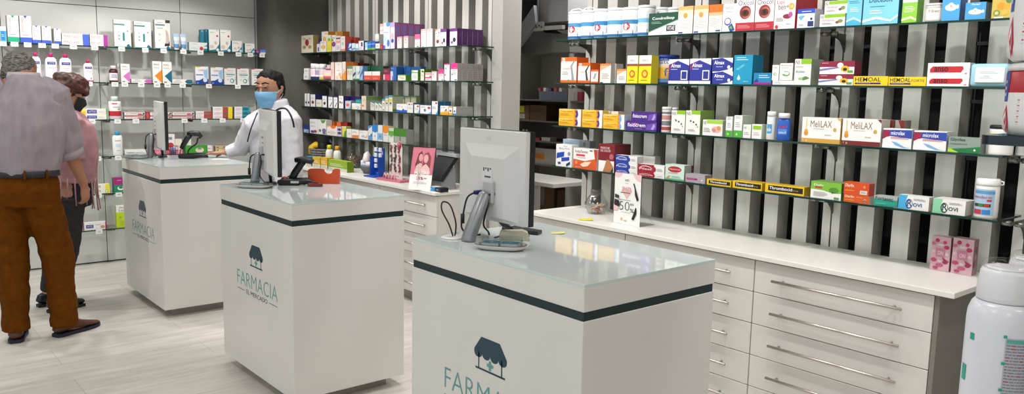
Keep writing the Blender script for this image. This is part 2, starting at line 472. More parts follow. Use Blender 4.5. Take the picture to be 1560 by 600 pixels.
# ------------------------------------------------------------------ cartons and bottles
def R(u0, v0, u1, v1, c): return ('r', u0, v0, u1, v1, c)
def B(v0, v1, c): return ('r', 0, v0, 1, v1, c)
def T(s, u0, v0, u1, v1, c, b=0.0): return ('t', s, u0, v0, u1, v1, c, b)
def TV(s, u0, v0, u1, v1, c, b=0.0): return ('tv', s, u0, v0, u1, v1, c, b)     # reads upwards
def C(u, v, r, c): return ('c', u, v, r, c)
def E(u, v, a, b, c): return ('e', u, v, a, b, c)
def P(pts, c): return ('p', pts, c)
def L(u0, v0, u1, v1, n, c='#9a9a9a'): return ('l', u0, v0, u1, v1, n, c)

def decals(mb, ds, w, h, fn):
    """print on one face; fn(x, z, k) maps face metres and print layer to a point"""
    for k, d in enumerate(ds):
        k += 1
        def pt(u, v): return fn(u * w, v * h, k)
        if d[0] == 'r':
            _, a, b, c, e, col = d
            mb.quad(pt(a, b), pt(c, b), pt(c, e), pt(a, e), mat(col))
        elif d[0] == 'p':
            mb.add([pt(*q) for q in d[1]], [tuple(range(len(d[1])))], mat(d[2]))
        elif d[0] == 'c':
            _, u, v, r, col = d; n = 20; r *= h
            mb.add([fn(u * w + r * math.cos(2 * PI * i / n), v * h + r * math.sin(2 * PI * i / n), k) for i in range(n)], [tuple(range(n))], mat(col))
        elif d[0] == 'e':
            _, u, v, a, b, col = d; n = 22
            mb.add([pt(u + a * math.cos(2 * PI * i / n), v + b * math.sin(2 * PI * i / n)) for i in range(n)], [tuple(range(n))], mat(col))
        elif d[0] == 't':
            _, s, a, b, c, e, col, bo = d
            o = Vector(pt(a, b)); U = Vector(pt(c, b)) - o; V = Vector(pt(a, e)) - o
            mb.text(s, o, U, V, 1, 1, mat(col), bo)
        elif d[0] == 'tv':
            _, s, a, b, c, e, col, bo = d
            o = Vector(pt(c, b)); U = Vector(pt(c, e)) - o; V = Vector(pt(a, b)) - o
            mb.text(s, o, U, V, 1, 1, mat(col), bo)
        elif d[0] == 'l':
            _, a, b, c, e, n, col = d
            for i in range(n):
                t = (i + 0.25) / n; z0 = e + (b - e) * t; z1 = z0 + (b - e) * 0.35 / n
                cc = a + (c - a) * (1.0 if i % 3 else 0.82)
                mb.quad(pt(a, z1), pt(cc, z1), pt(cc, z0), pt(a, z0), mat(col))

def carton_mesh(w, h, d, F, S=None, Tp=None, front=(), left=(), right=()):
    S = S or F; Tp = Tp or S
    mb = MB()
    mb.box(-w / 2, w / 2, 0, d, 0, h, mat(S), {'-y': mat(F), '+z': mat(Tp)})
    decals(mb, front, w, h, lambda x, z, k: (x - w / 2, -0.00025 * k, z))
    decals(mb, left, d, h, lambda x, z, k: (-w / 2 - 0.00025 * k, d - x, z))
    decals(mb, right, d, h, lambda x, z, k: (w / 2 + 0.00025 * k, x, z))
    return mb

SHELF = {}
for i in range(4):
    SHELF['R%d' % (i + 1)] = ('x', R_Z[i] + TH, SX, -PI / 2, 'on the ' + ['top', 'second', 'third', 'bottom'][i] + ' near shelf', 'products on the ' + ['top', 'second', 'third', 'bottom'][i] + ' shelf over the near worktop')
    SHELF['M%d' % (i + 1)] = ('x', M_Z[i] + TH, SX, -PI / 2, 'on the ' + ['top', 'second', 'third', 'bottom'][i] + ' rear shelf', 'products on the ' + ['top', 'second', 'third', 'bottom'][i] + ' shelf over the rear worktop')
for i in range(6):
    SHELF['L%d' % (i + 1)] = ('y', L_Z[i] + TH, SY, 0.0, 'on the ' + ORD[i] + ' panel-wall shelf', 'products on the ' + ORD[i] + ' shelf of the panelled wall')
EPS = 0.0006
def spot(sh, x0, x1, yt, back=0.0, zb=None, yb=None):
    """shelf + extent seen in the photograph -> base centre, width, height, turn"""
    ax, z, f, rz, tail, grp = SHELF[sh]
    f = f + 0.012 + back
    on = (lambda x, y: onX(x, y, f)) if ax == 'x' else (lambda x, y: onY(x, y, f))
    a, b = on(x0, yt), on(x1, yt)
    if yb is not None: zb = on(x0, yb).z
    zb = (z if zb is None else zb) + EPS
    if ax == 'x': w = a.y - b.y; base = Vector((f, (a.y + b.y) / 2, zb))
    else: w = b.x - a.x; base = Vector(((a.x + b.x) / 2, f, zb))
    return base, w - 0.001, a.z - zb, rz, tail, grp

LAST = [0.0]
def turn_to_view(base, rz, k):
    # round products are turned some way towards the entrance
    return rz + k * math.atan2(base.y, base.x) if rz else rz
def stock(sh, rows):
    for row in rows:
        x0, x1, yt, d, F, S, Tp, front, desc = row[:9]
        o = row[9] if len(row) > 9 else {}
        back = o.get('back', 0.0)
        base, w, h, rz, tail, grp = spot(sh, x0, x1, yt, back, LAST[0] if o.get('up') else None, o.get('yb'))
        if o.get('h'): h = o['h']
        LAST[0] = base.z + h
        mb = carton_mesh(w, h, d, F, S, Tp, front, o.get('left', ()), o.get('right', ()))
        ob = mb.build('carton', None, base, rz + o.get('turn', 0.0))
        tag(ob, desc + ' ' + tail, 'carton', grp)
        n = o.get('rows', 0)
        for k in range(n):                                    # further cartons of the kind queue up behind the first
            c = ob.copy(); COL.objects.link(c)
            dx = (d + 0.002) * (k + 1)
            c.location = base + (Vector((dx, 0, 0)) if rz else Vector((0, dx, 0)))
            c['label'] = ['second', 'third', 'fourth', 'fifth', 'sixth', 'seventh'][k] + ' in the queue behind the ' + o['q'] + ' ' + tail

W_ = '#f1efec'; GY = '#b9b5b0'

# ---- right-hand section, top shelf
stock('R1', [
 (989, 1033.5, 21, .07, '#0f4a36', '#0d3f2f', '#0d3f2f', [P([(0, 0), (1, 0), (1, .62), (0, .12)], W_), P([(0, .12), (1, .62), (1, .66), (0, .16)], '#8fb7a6'), T('CondroStop', .12, .66, .88, .82, '#ffffff', .01), L(.1, .5, .45, .62, 2, '#9cc3b3'), R(.62, .16, .92, .42, '#222222'), T('VITAE', .65, .2, .89, .38, '#ffffff')], 'dark green and white slanted-print carton beside the canisters', {'back': .0}),
 (1034, 1056.5, 10.5, .06, '#f6f0e9', '#c9a98a', '#e8a25c', [B(.86, 1, '#e9b06e'), B(.7, .86, '#f3d9bb'), C(.5, .66, .1, '#ef9a45'), L(.12, .15, .85, .5, 6, '#c7bdb2'), R(.05, .02, .35, .07, '#27407f')], 'beige and orange tall carton just past the green one'),
 (1058, 1080, 9, .06, '#f6f0e9', '#c9a98a', '#e8a25c', [B(.86, 1, '#e9b06e'), B(.7, .86, '#f3d9bb'), C(.5, .66, .1, '#ef9a45'), L(.12, .15, .85, .5, 6, '#c7bdb2'), R(.05, .02, .35, .07, '#27407f')], 'beige and orange tall carton touching the solid orange-topped one'),
 (1081, 1101.5, 7.6, .06, '#f5efe9', '#c9855a', '#e8702a', [B(.72, 1, '#ee7327'), B(.6, .72, '#f4b98b'), L(.12, .2, .85, .52, 5, '#c7bdb2'), R(.55, .03, .9, .08, '#27407f')], 'white tall carton with a solid orange upper third'),
 (1102, 1122.5, 6.6, .06, W_, GY, W_, [T('OMEGA 3', .2, .68, .85, .74, '#5d86b8'), L(.2, .8, .8, .9, 2), E(.4, .36, .26, .14, '#3a4fa0'), E(.4, .37, .2, .1, W_), P([(.45, .18), (.72, .3), (.95, .05), (.75, 0), (.6, 0)], '#2d4c9b'), P([(.52, .12), (.68, .22), (.8, .08)], '#74b544')], 'white tall carton with a blue heart outline and green leaf'),
 (1123, 1151, -6, .07, W_, '#8f1d2a', '#b02736', [T('Oxicol', .1, .72, .92, .86, '#6d2b4a'), C(.5, .52, .19, '#8f2f33'), C(.55, .5, .15, '#c26a5c'), E(.5, .5, .22, .1, '#5b2a25'), R(.42, .46, .58, .56, '#1d1a19'), B(0, .23, '#bf2b3c'), L(.1, .06, .8, .17, 3, '#e3a0a5')], 'white carton with dark red capsule picture beside the heart-outline one'),
 (1152, 1181, -7.5, .07, W_, '#8f1d2a', '#b02736', [T('Oxicol', .1, .72, .92, .86, '#6d2b4a'), C(.5, .52, .19, '#8f2f33'), C(.55, .5, .15, '#c26a5c'), E(.5, .5, .22, .1, '#5b2a25'), R(.42, .46, .58, .56, '#1d1a19'), B(0, .23, '#bf2b3c'), L(.1, .06, .8, .17, 3, '#e3a0a5')], 'white carton with dark red capsule picture beside the red-sided one'),
 (1181.5, 1213.5, -6, .19, W_, '#b3202b', '#b3202b', [T('Lipi', .1, .72, .45, .86, '#c0324a'), T('ben+', .18, .58, .68, .74, '#4a3a40'), C(.8, .66, .1, '#efb13a'), T('10', .72, .62, .88, .7, '#ffffff'), E(.62, .37, .2, .07, '#8c2a44'), E(.78, .42, .1, .08, '#b85aa0'), C(.14, .07, .055, '#d4323f'), L(.1, .22, .45, .34, 3), L(.6, .12, .85, .16, 1)], 'white carton with a gold round badge and bright red side'),
 (1215.5, 1242, 14.5, .07, '#f4f5f8', '#c9cbd2', '#2456c4', [B(.76, 1, '#1f50c8'), L(.25, .82, .92, .9, 1, '#ffffff'), P([(.05, .6), (.2, .38), (.45, .62), (.3, .68)], '#6fb3e6'), R(.62, .06, .95, .34, '#1c356e'), C(.82, .46, .07, '#2b2b2b'), L(.1, .1, .4, .2, 2)], 'small white and blue carton before the bright red side', {'back': -.006}),
 (1249.5, 1288, 22.5, .06, W_, GY, W_, [R(.18, .72, 1, .98, '#8fc31f'), T('NS', .03, .68, .15, .92, '#222222'), T('Florabiotic', .1, .42, .6, .62, '#c97f96'), E(.82, .42, .1, .14, '#7d9a4e'), E(.7, .32, .07, .1, '#8c4a52'), L(.1, .16, .5, .32, 2)], 'white flat carton with a lime band, lower of two'),
 (1257, 1291.5, 2, .06, W_, GY, W_, [R(.18, .72, 1, .98, '#8fc31f'), T('NS', .03, .68, .15, .92, '#222222'), T('Florabiotic', .1, .42, .6, .62, '#c97f96'), E(.82, .42, .1, .14, '#7d9a4e'), E(.7, .32, .07, .1, '#8c4a52'), L(.1, .16, .5, .32, 2)], 'white flat carton with a lime band, upper of two', {'up': 1}),
 (1292, 1315, -10, .06, '#79c9e2', '#3fa0c4', '#79c9e2', [B(0, .16, '#48b4d8'), L(.15, .66, .85, .76, 2, '#2b7d9e'), L(.2, .4, .8, .56, 3, '#e8f6fa'), P([(0, .1), (.5, .2), (1, .08), (1, .14), (.5, .26), (0, .16)], '#c8ecf4')], 'narrow pale blue carton between lime-band and wide blue ones'),
 (1317, 1371, -12, .06, '#7fcbe0', '#16708f', '#7fcbe0', [E(.55, .86, .42, .12, '#ffffff'), T('DulceSoft', .16, .66, .82, .82, '#15416f', .01), L(.2, .5, .7, .56, 1, '#1f7fa4'), L(.2, .3, .55, .44, 2, '#e8f6fa'), P([(0, .06), (.4, .16), (.8, .06), (1, .2), (1, .28), (.8, .12), (.4, .24), (0, .14)], '#d5f0f5')], 'wide pale blue carton with dark blue product name'),
 (1376.5, 1399.5, -10, .06, '#8dc63f', '#5e9a2c', '#8dc63f', [B(.68, 1, '#cfe3ea'), T('DULCOSOFT', .1, .78, .9, .86, '#3f5d31'), L(.15, .34, .85, .56, 4, '#eaf5d9'), P([(0, .06), (.6, .14), (1, .05), (1, .12), (.6, .22), (0, .14)], '#d9efb4')], 'lime green carton next to a white tin'),
 (1437, 1464.5, -8, .07, '#4ba3dd', '#1d5596', '#4ba3dd', [E(.5, .5, .34, .13, '#f4ead9'), C(.5, .58, .1, '#f8f4ee'), C(.5, .55, .025, '#c9543a'), E(.88, .52, .06, .08, '#f4ead9')], 'tall blue tea carton with a white teapot picture'),
 (1471.5, 1503, 4.5, .07, '#4ba3dd', '#5c6a76', '#4ba3dd', [T('Manasul', .3, .84, .7, .95, '#ffffff'), E(.5, .44, .34, .15, '#f4ead9'), C(.5, .54, .12, '#f8f4ee'), C(.5, .5, .03, '#c9543a'), E(.88, .46, .06, .1, '#f4ead9')], 'short blue tea carton with a white teapot picture'),
 (1513, 1545, -8, .05, '#cfb65a', '#8a8f52', '#cfb65a', [C(.45, .5, .17, '#ee9a2a'), C(.72, .48, .13, '#f0a93a'), C(.25, .22, .14, '#8a9a3c'), C(.25, .22, .07, '#cfd39a'), C(.62, .22, .11, '#e9b84a'), C(.8, .74, .12, '#5f8a3a'), C(.5, .86, .1, '#7fa34a'), R(.15, 0, .6, .06, '#e9ecef')], 'fruit picture carton at the camera end'),
])
def canister(x0, x1, yt, badge, blue, desc, band=True, back=0.0):
    base, w, h, rz, tail, grp = spot('R1', x0, x1, yt, back)
    r = w / 2
    root = empty('canister', base + Vector((r, 0, 0)), turn_to_view(base, rz, .75), desc + ' ' + tail, 'canister', grp)
    m = MB()
    hb = h * 0.93
    Wc = mat('#eef1f4', 0.3); Bl = mat(blue, 0.3)
    prof = [(r * .96, 0), (r, .004), (r, hb * .12), (r, hb * .47), (r, hb * .62), (r, hb * .86), (r, hb)]
    m.lathe(prof, [mat('#cfd6dc'), mat('#2f78b4'), Wc, Bl, Wc, Wc], (0, 0, 0), 28)
    def curved(x, z, k): 
        a = x / r; return ((r + .0004 * k) * math.sin(a), -(r + .0004 * k) * math.cos(a), z)
    def patch(pts, col, k): m.add([curved(a * r, b * hb, k) for a, b in pts], [tuple(range(len(pts)))], mat(col))
    L_ = [(.15, .1), (.62, .02), (.8, .16), (.62, .36), (.3, .2)]
    patch([(.25, .05), (.75, .2), (.75, .38), (.25, .23)], '#15507c', 1)
    patch([(.36, .13), (.64, .215), (.64, .30), (.36, .215)], '#eef1f4', 2)
    if badge:
        n = 18
        m.add([curved((-.45 + .42 * math.cos(2 * PI * i / n)) * r, hb * .38 + .42 * r * math.sin(2 * PI * i / n), 3) for i in range(n)], [tuple(range(n))], mat('#c02d38'))
        vs, fs = text_geo(badge)
        m.add([curved((-.75 + .6 * a) * r, hb * .33 + .28 * r * b, 4) for a, b in vs], fs, mat('#ffffff'))
    for z0, c_ in ((.74, '#5aa5cf'), (.68, '#9cc7df'), (.53, '#cfe4f0')):
        vs = [(-.6, z0), (.6, z0), (.6, z0 + .03), (-.6, z0 + .03)]
        patch(vs, c_, 1)
    m.build('drum', root)
    m = MB(); m.lathe([(r * 1.02, hb - .004), (r * 1.02, h * .985), (r * .95, h), (0, h)], mat('#f4f5f5', 0.35), n=28)
    m.build('lid', root)
    if band:
        m = MB(); m.tube([(-r * .85, -r * .2, h - .002), (-r * .5, -r * .25, h + .012), (r * .2, -r * .25, h + .018), (r * .8, -r * .2, h + .006), (r * .92, -r * .15, h - .002)], .0035, mat('#f4f5f5', 0.4), 6)
        m.build('handle', root)
    return root
canister(860.7, 879.5, 18, '8.6', '#4f9fd0', 'white and blue powder canister at the storeroom end')
canister(880, 899, 16, None, '#4f9fd0', 'blue-banded powder canister without badge, between two badged ones')
canister(900, 919, 14, '25', '#3f8fc4', 'white and blue powder canister with a red 25 badge', False)
canister(919.5, 942, 12.7, None, '#5aa9d6', 'blue-banded powder canister without badge, fourth in line', False)
canister(942.7, 965, 11.7, '3.6', '#3f8fc4', 'blue-banded powder canister with red badge beside the widest one', False)
canister(967, 987.5, 8.5, None, '#7cc0e0', 'widest blue-banded powder canister next to the dark green carton', False)
canister(996, 1012, 11.5, None, '#cfdfe8', 'pale canister peeping over the dark green carton, canister end', False, .125)
canister(1013, 1031, 11.5, None, '#cfdfe8', 'pale canister peeping over the dark green carton, orange-carton end', False, .115)
def tin(sh, x0, x1, yt, profile_cols, desc, lid=None, back=0.0, name='tin', cat='tin', text=None):
    """round container in stacked colour zones: (height fraction, colour)"""
    base, w, h, rz, tail, grp = spot(sh, x0, x1, yt, back)
    r = w / 2
    root = empty(name, base + (Vector((r, 0, 0)) if rz else Vector((0, r, 0))), turn_to_view(base, rz, .7), desc + ' ' + tail, cat, grp)
    m = MB(); hl = h * (0.9 if lid else 1.0)
    prof = [(r * .97, 0), (r, .003)]; ms = [mat(profile_cols[0][1], 0.3)]
    for fr, c_ in profile_cols: prof.append((r, max(.004, hl * fr))); ms.append(mat(c_, 0.3))
    if not lid: prof += [(r * .92, hl), (0, hl)]; ms += [mat(profile_cols[-1][1])] * 2
    m.lathe(prof, ms, n=28)
    if text:
        for (s, a0, a1, v0, v1, c_) in text:
            vs, fs = text_geo(s)
            m.add([((r + .0004) * math.sin(a0 + (a1 - a0) * a), -(r + .0004) * math.cos(a0 + (a1 - a0) * a), hl * (v0 + (v1 - v0) * b)) for a, b in vs], fs, mat(c_))
    m.build('drum', root)
    if lid:
        m = MB(); m.lathe([(r * 1.03, hl - .003), (r * 1.03, h * .97), (r * .95, h), (0, h)], mat(lid, 0.35), n=28); m.build('lid', root)
    return root
tin('R1', 1406, 1435, 5.5, [(.1, '#b7b3ab'), (.2, '#e8e4da'), (.8, '#f3f0e8'), (.9, '#cfc6b2'), (1, '#ececea')], 'cream white tin between lime and blue cartons', '#dcdcd8', text=[('Fiber', -.6, .5, .55, .72, '#6a6458')])

# ---- right-hand section, second shelf
_al = [B(.0, .12, '#e8e8ef'), P([(0, .78), (.45, .94), (1, .74), (1, 1), (0, 1)], '#e9e6f0'), P([(0, .72), (.4, .9), (.12, .66), (0, .5)], '#8c2a6a'), T('Almax', .12, .66, .6, .82, '#ffffff', .01), L(.12, .55, .5, .62, 1, '#c9cdf0'), R(.62, .16, .94, .54, '#f1f1f6'), R(.66, .2, .9, .5, '#28338f')]
_as = [P([(0, .9), (.5, 1), (0, 1)], '#f2f0f5'), P([(.35, 0), (1, 0), (1, .3), (.75, .12)], '#f2f0f5'), P([(.7, .86), (1, .62), (1, 1), (.5, 1)], '#f2f0f5'), T('Almax', .1, .52, .6, .8, '#ffffff', .01), L(.2, .28, .6, .4, 1, '#c9cdf0'), C(.82, .32, .13, '#f2f0f5')]
_mg = [P([(0, .55), (1, .55), (1, 1), (0, 1)], '#8c1f3f'), P([(0, .4), (.72, .62), (.66, .5), (0, .22)], '#7f7fb5'), E(.6, .68, .09, .2, '#f0e9dd'), E(.74, .4, .12, .24, '#e6b422'), E(.74, .36, .06, .12, '#2b221c'), L(.06, .8, .3, .9, 1, '#e9c9d2'), R(.82, .1, .97, .28, '#5fa04a')]
stock('R2', [
 (855, 879, 87.5, .10, '#f3f0ec', '#d9601f', '#e2661f', [B(.84, 1, '#ea6a20'), R(.08, .78, .25, .97, '#eeeeee'), T('NS', .09, .84, .24, .95, '#222222'), T('Colageno', .1, .5, .68, .6, '#e69a6f'), L(.1, .3, .5, .46, 3), P([(.62, .66), (.86, .9), (.9, .86), (.72, .66), (.86, .12), (.72, .1)], '#9a9a9a'), B(0, .1, '#e2661f'), C(.52, .08, .05, '#5f9a2c')], 'larger white and orange knee-joint carton at the storeroom end'),
 (881, 899.5, 95.8, .08, '#f3f0ec', '#d9601f', '#e2661f', [B(.84, 1, '#ea6a20'), R(.08, .78, .3, .97, '#eeeeee'), T('NS', .1, .84, .28, .95, '#222222'), T('Colageno', .1, .5, .66, .58, '#e69a6f'), P([(.6, .6), (.86, .88), (.92, .84), (.72, .6), (.86, .14), (.7, .12)], '#3b3b3d'), B(0, .12, '#e2661f')], 'smaller white and orange knee-joint carton'),
 (900.5, 911.5, 106, .05, '#f3f0ec', '#d9601f', '#e2661f', [B(.86, 1, '#ea6a20'), P([(.3, .3), (.5, .7), (.8, .74), (.6, .3)], '#a9a9a9'), B(0, .1, '#e2661f')], 'tiny white and orange carton in front of the joint-care ones', {}),
 (898, 913, 96.5, .07, '#dd6420', '#c9561b', '#c9561b', [C(.3, .6, .1, '#f0d0b8'), C(.7, .6, .1, '#f0d0b8'), B(.9, 1, '#b84a14')], 'plain orange carton standing behind the tiny one', {'back': .085}),
 (914.5, 931, 97, .06, '#f4efe9', '#b9b4ad', '#c9c4bd', [B(.9, 1, '#ee8a45'), P([(0, .9), (.9, .9), (.2, .68), (0, .62)], '#f4b98b'), L(.2, .2, .85, .5, 5), R(.05, .0, .3, .05, '#27407f')], 'white carton with an orange corner, taller of two'),
 (931.5, 939, 97, .06, '#cfcac4', '#b9b4ad', '#c9c4bd', [L(.2, .2, .85, .7, 6, '#aaa6a0')], 'grey carton side tucked behind the orange-corner pair', {'back': .035}),
 (940, 954.5, 105, .05, '#f4efe9', '#b9b4ad', '#c9c4bd', [B(.88, 1, '#ee8a45'), P([(0, .88), (.9, .88), (.2, .62), (0, .55)], '#f4b98b'), L(.2, .2, .85, .5, 4)], 'white carton with an orange corner, shorter of two'),
 (956, 972.5, 84.7, .06, '#f4e21f', '#cfbf2a', '#efe6d8', [B(.62, 1, '#f5f0ea'), B(.62, .7, '#9c4436'), T('ARKO', .25, .78, .75, .86, '#8c8478'), C(.5, .34, .14, '#d8662c'), C(.5, .34, .08, '#f0d23a'), L(.2, .08, .8, .14, 1, '#8a7a20')], 'yellow carton with white top on the storeroom side'),
 (974, 993, 84.5, .06, '#f4e21f', '#cfbf2a', '#efe6d8', [B(.62, 1, '#f5f0ea'), B(.62, .7, '#9c4436'), T('ARKO', .25, .78, .75, .86, '#8c8478'), C(.5, .34, .15, '#d8662c'), C(.5, .34, .09, '#f0d23a'), L(.2, .08, .8, .14, 1, '#8a7a20')], 'yellow carton with white top touching the blue-lidded tin'),
 (1019.5, 1050.5, 90.5, .07, '#2c3594', '#232a78', '#3b449f', _al, 'tall dark blue stomach-remedy carton beside the yellow-label tin'),
 (1051.5, 1084, 89.5, .07, '#2c3594', '#232a78', '#3b449f', _al, 'tall dark blue stomach-remedy carton beside the small stacked pair'),
 (1085.5, 1117, 109, .06, '#2c3594', '#232a78', '#3b449f', _as, 'small dark blue carton, lower of the stacked pair'),
 (1085.5, 1117, 88.5, .06, '#2c3594', '#232a78', '#3b449f', _as, 'small dark blue carton, upper of the stacked pair', {'up': 1}),
 (1119, 1147.5, 84, .09, '#1596bd', '#0f7898', '#1596bd', [L(.12, .8, .75, .94, 2, '#bfe6f0'), P([(.1, .5), (.6, .72), (.3, .5)], '#7fd0e4'), P([(.2, .56), (.7, .68), (.3, .5)], '#4fb8d4'), E(.3, .2, .09, .06, '#d9f2f7'), P([(.22, .22), (.38, .22), (.3, .34)], '#d9f2f7'), L(.55, .06, .9, .12, 1, '#9fdcea')], 'tall turquoise carton with a drop picture'),
 (1148.5, 1175.5, 111, .05, '#1a86b4', '#12708f', '#1a86b4', [B(0, .18, '#a3238e'), P([(.0, .2), (.2, .55), (.3, .2)], '#1c3f8f'), L(.3, .5, .9, .85, 2, '#bfe6f0')], 'low turquoise carton with a purple base line'),
 (1177, 1210, 122.5, .07, '#efeeec', GY, '#efeeec', [L(.1, .3, .4, .7, 2)], 'flat white carton under two small white ones'),
 (1177, 1187.5, 99, .05, W_, GY, W_, [L(.1, .75, .8, .88, 2), E(.45, .4, .25, .1, '#7db36a'), E(.5, .4, .15, .06, W_)], 'small white green-swirl carton, narrower of two', {'up': 1}),
 (1188.5, 1208.5, 96.3, .05, W_, GY, W_, [T('Ibonacid', .1, .82, .9, .92, '#8a8a90'), L(.1, .7, .8, .76, 1), E(.5, .38, .3, .15, '#6fae5a'), E(.55, .4, .2, .09, W_), E(.25, .45, .14, .1, W_)], 'small white green-swirl carton, wider of two', {'yb': 122.3}),
 (1211.5, 1237, 90, .11, W_, '#8f9a86', '#a9b59a', [R(.38, .8, 1, 1, '#8fc31f'), T('NS', .06, .8, .3, .94, '#222222'), L(.06, .66, .6, .72, 1), T('Acidez', .08, .46, .64, .57, '#4a9a8c'), P([(.3, .22), (.7, .34), (.95, .26), (.6, .18)], '#5f8a4a'), E(.4, .24, .14, .05, '#a9c48a')], 'tall white herbal carton with lime corner and grey-green side'),
 (1247.5, 1300.5, 113, .06, W_, '#6e1a2f', '#7a1f38', _mg, 'maroon and white lemon-picture carton, lower of two'),
 (1249.5, 1302.5, 93.5, .06, W_, '#6e1a2f', '#7a1f38', _mg, 'maroon and white lemon-picture carton, upper of two', {'up': 1}),
 (1300.5, 1353.5, 116, .05, '#f3cf17', '#d9b312', '#d9b312', [T('HEMOAL', .05, .42, .8, .88, '#2a2440', .015), R(.05, .14, .8, .32, '#2f2a6e'), L(.1, .2, .6, .26, 1, '#c9c6e0')], 'yellow long carton with plain black lettering'),
 (1354, 1411.5, 117, .05, '#f3cf17', '#d9b312', '#d9b312', [T('HEMOAL', .04, .42, .6, .88, '#2a2440', .015), T('FORTE', .62, .44, .96, .7, '#2a2440'), R(.04, .14, .6, .32, '#2f2a6e'), L(.08, .2, .5, .26, 1, '#c9c6e0')], 'yellow long carton with an extra smaller word after the lettering'),
 (1412.5, 1477, 115, .05, W_, '#c9c5c0', W_, [P([(.06, .22), (.8, .22), (.86, .5), (.84, .72), (.12, .72), (.06, .5)], '#c22632'), T('anso', .16, .3, .5, .66, '#1d1a1a', .015), R(.89, .1, .95, .2, '#c9828a')], 'white carton with a red lettered bar, lower of two'),
 (1414, 1478.5, 96, .05, W_, '#c9c5c0', W_, [P([(.06, .22), (.8, .22), (.86, .5), (.84, .72), (.12, .72), (.06, .5)], '#c22632'), T('anso', .16, .3, .5, .66, '#1d1a1a', .015), R(.89, .1, .95, .2, '#c9828a')], 'white carton with a red lettered bar, upper of two', {'up': 1}),
])
tin('R2', 994.5, 1021, 83.5, [(.06, '#1f3f94'), (.2, '#6f8fc0'), (.62, '#e9b63f'), (.7, '#f0d9a0'), (.88, '#e8e4da'), (1, '#28458f')], 'tall tin with a blue lid and yellow figure label', '#24408f', back=.085, text=[('natur', -.9, .7, .76, .88, '#28408f'), ('f', -.15, .25, .3, .6, '#2f55a0')])
def wipes_pack():
    base, w, h, rz, tail, grp = spot('R2', 1478.5, 1537, 97)
    root = empty('wipes_pack', base, rz, 'pale blue soft wipes pack with a white flip lid ' + tail, 'wipes', grp)
    m = MB(); m.rbox(-w / 2, w / 2, 0, .07, 0, h, mat('#9fd0de', 0.35), .012, 3)
    for s in (-1, 1): m.rbox(s * w / 2 - .006, s * w / 2 + .006, .03, .036, .004, h - .004, mat('#8fc4d4', 0.35), .0015, 1)
    m.build('pack', root)
    m = MB(); m.rbox(-w * .34, w * .44, -.008, .006, h * .16, h * .84, mat('#f1f3f4', 0.3), .004, 2)
    decals(m, [L(.16, .55, .8, .75, 2, '#9fb8cc'), L(.16, .25, .6, .4, 2, '#c4d0da'), T('baby', .3, .38, .5, .5, '#7fb3cc')], w * .78, h * .68, lambda x, z, k: (x - w * .34, -.0082 - .0002 * k, z + h * .16))
    m.build('lid', root)
wipes_pack()

# ---- right-hand section, third shelf
_yp = lambda pur, tail_: [P([(0, 0), (.72, 0), (.72, 1), (0, 1)], '#eeb52a'), P([(0, .6), (.7, .9), (.7, 1), (0, 1)], '#f4cf5f'), T('Flogo Gold', .06, .66, .62, .82, '#7a4a1a'), L(.06, .25, .5, .5, 2, '#b57a22'), P([(.7, 0), (.82, 0), (.78, .3), (.86, .5), (.78, .7), (.84, 1), (.7, 1)], '#e58f1f'), P([(.74, .2), (.84, .1), (.88, .45), (.84, .9), (.74, .8), (.8, .5)], pur)]
_mx = lambda c_, g_: [B(0, .17, c_), T('MeliLAX', .22, .62, .78, .88, '#8a6a4a'), L(.3, .52, .66, .58, 1, '#b9a892'), P([(.06, .36), (.17, .36), (.15, .52), (.08, .52)], '#e0a22a'), E(.115, .35, .055, .07, '#d9912a'), R(.105, .5, .125, .95, '#efc766'), C(.86, .55, .07, '#c9a24a'), L(.6, .3, .8, .36, 1, '#c9bba8'), P([(.9, 1), (1, 1), (1, .86)], g_), T('1 g', .05, .04, .16, .13, '#f3e3c0')]
_ml = [P([(0, .44), (.22, .64), (.22, .9), (0, .9)], '#8c1f3f'), P([(.06, .64), (1, .52), (1, .96), (.06, .92)], '#2f49a8'), P([(0, .52), (.24, .6), (.22, .92), (0, .92)], '#9c1f4a'), T('microlax', .28, .68, .76, .88, '#ffffff', .01), L(.28, .46, .9, .58, 2, '#c83a54'), P([(.0, .2), (.3, .4), (.6, .24), (.8, .1), (1, .06), (1, 0), (0, 0)], '#f3f5f8'), P([(.3, .36), (.5, .3), (.8, .08), (1, .04), (.7, .04), (.45, .16)], '#7fb0dc')]
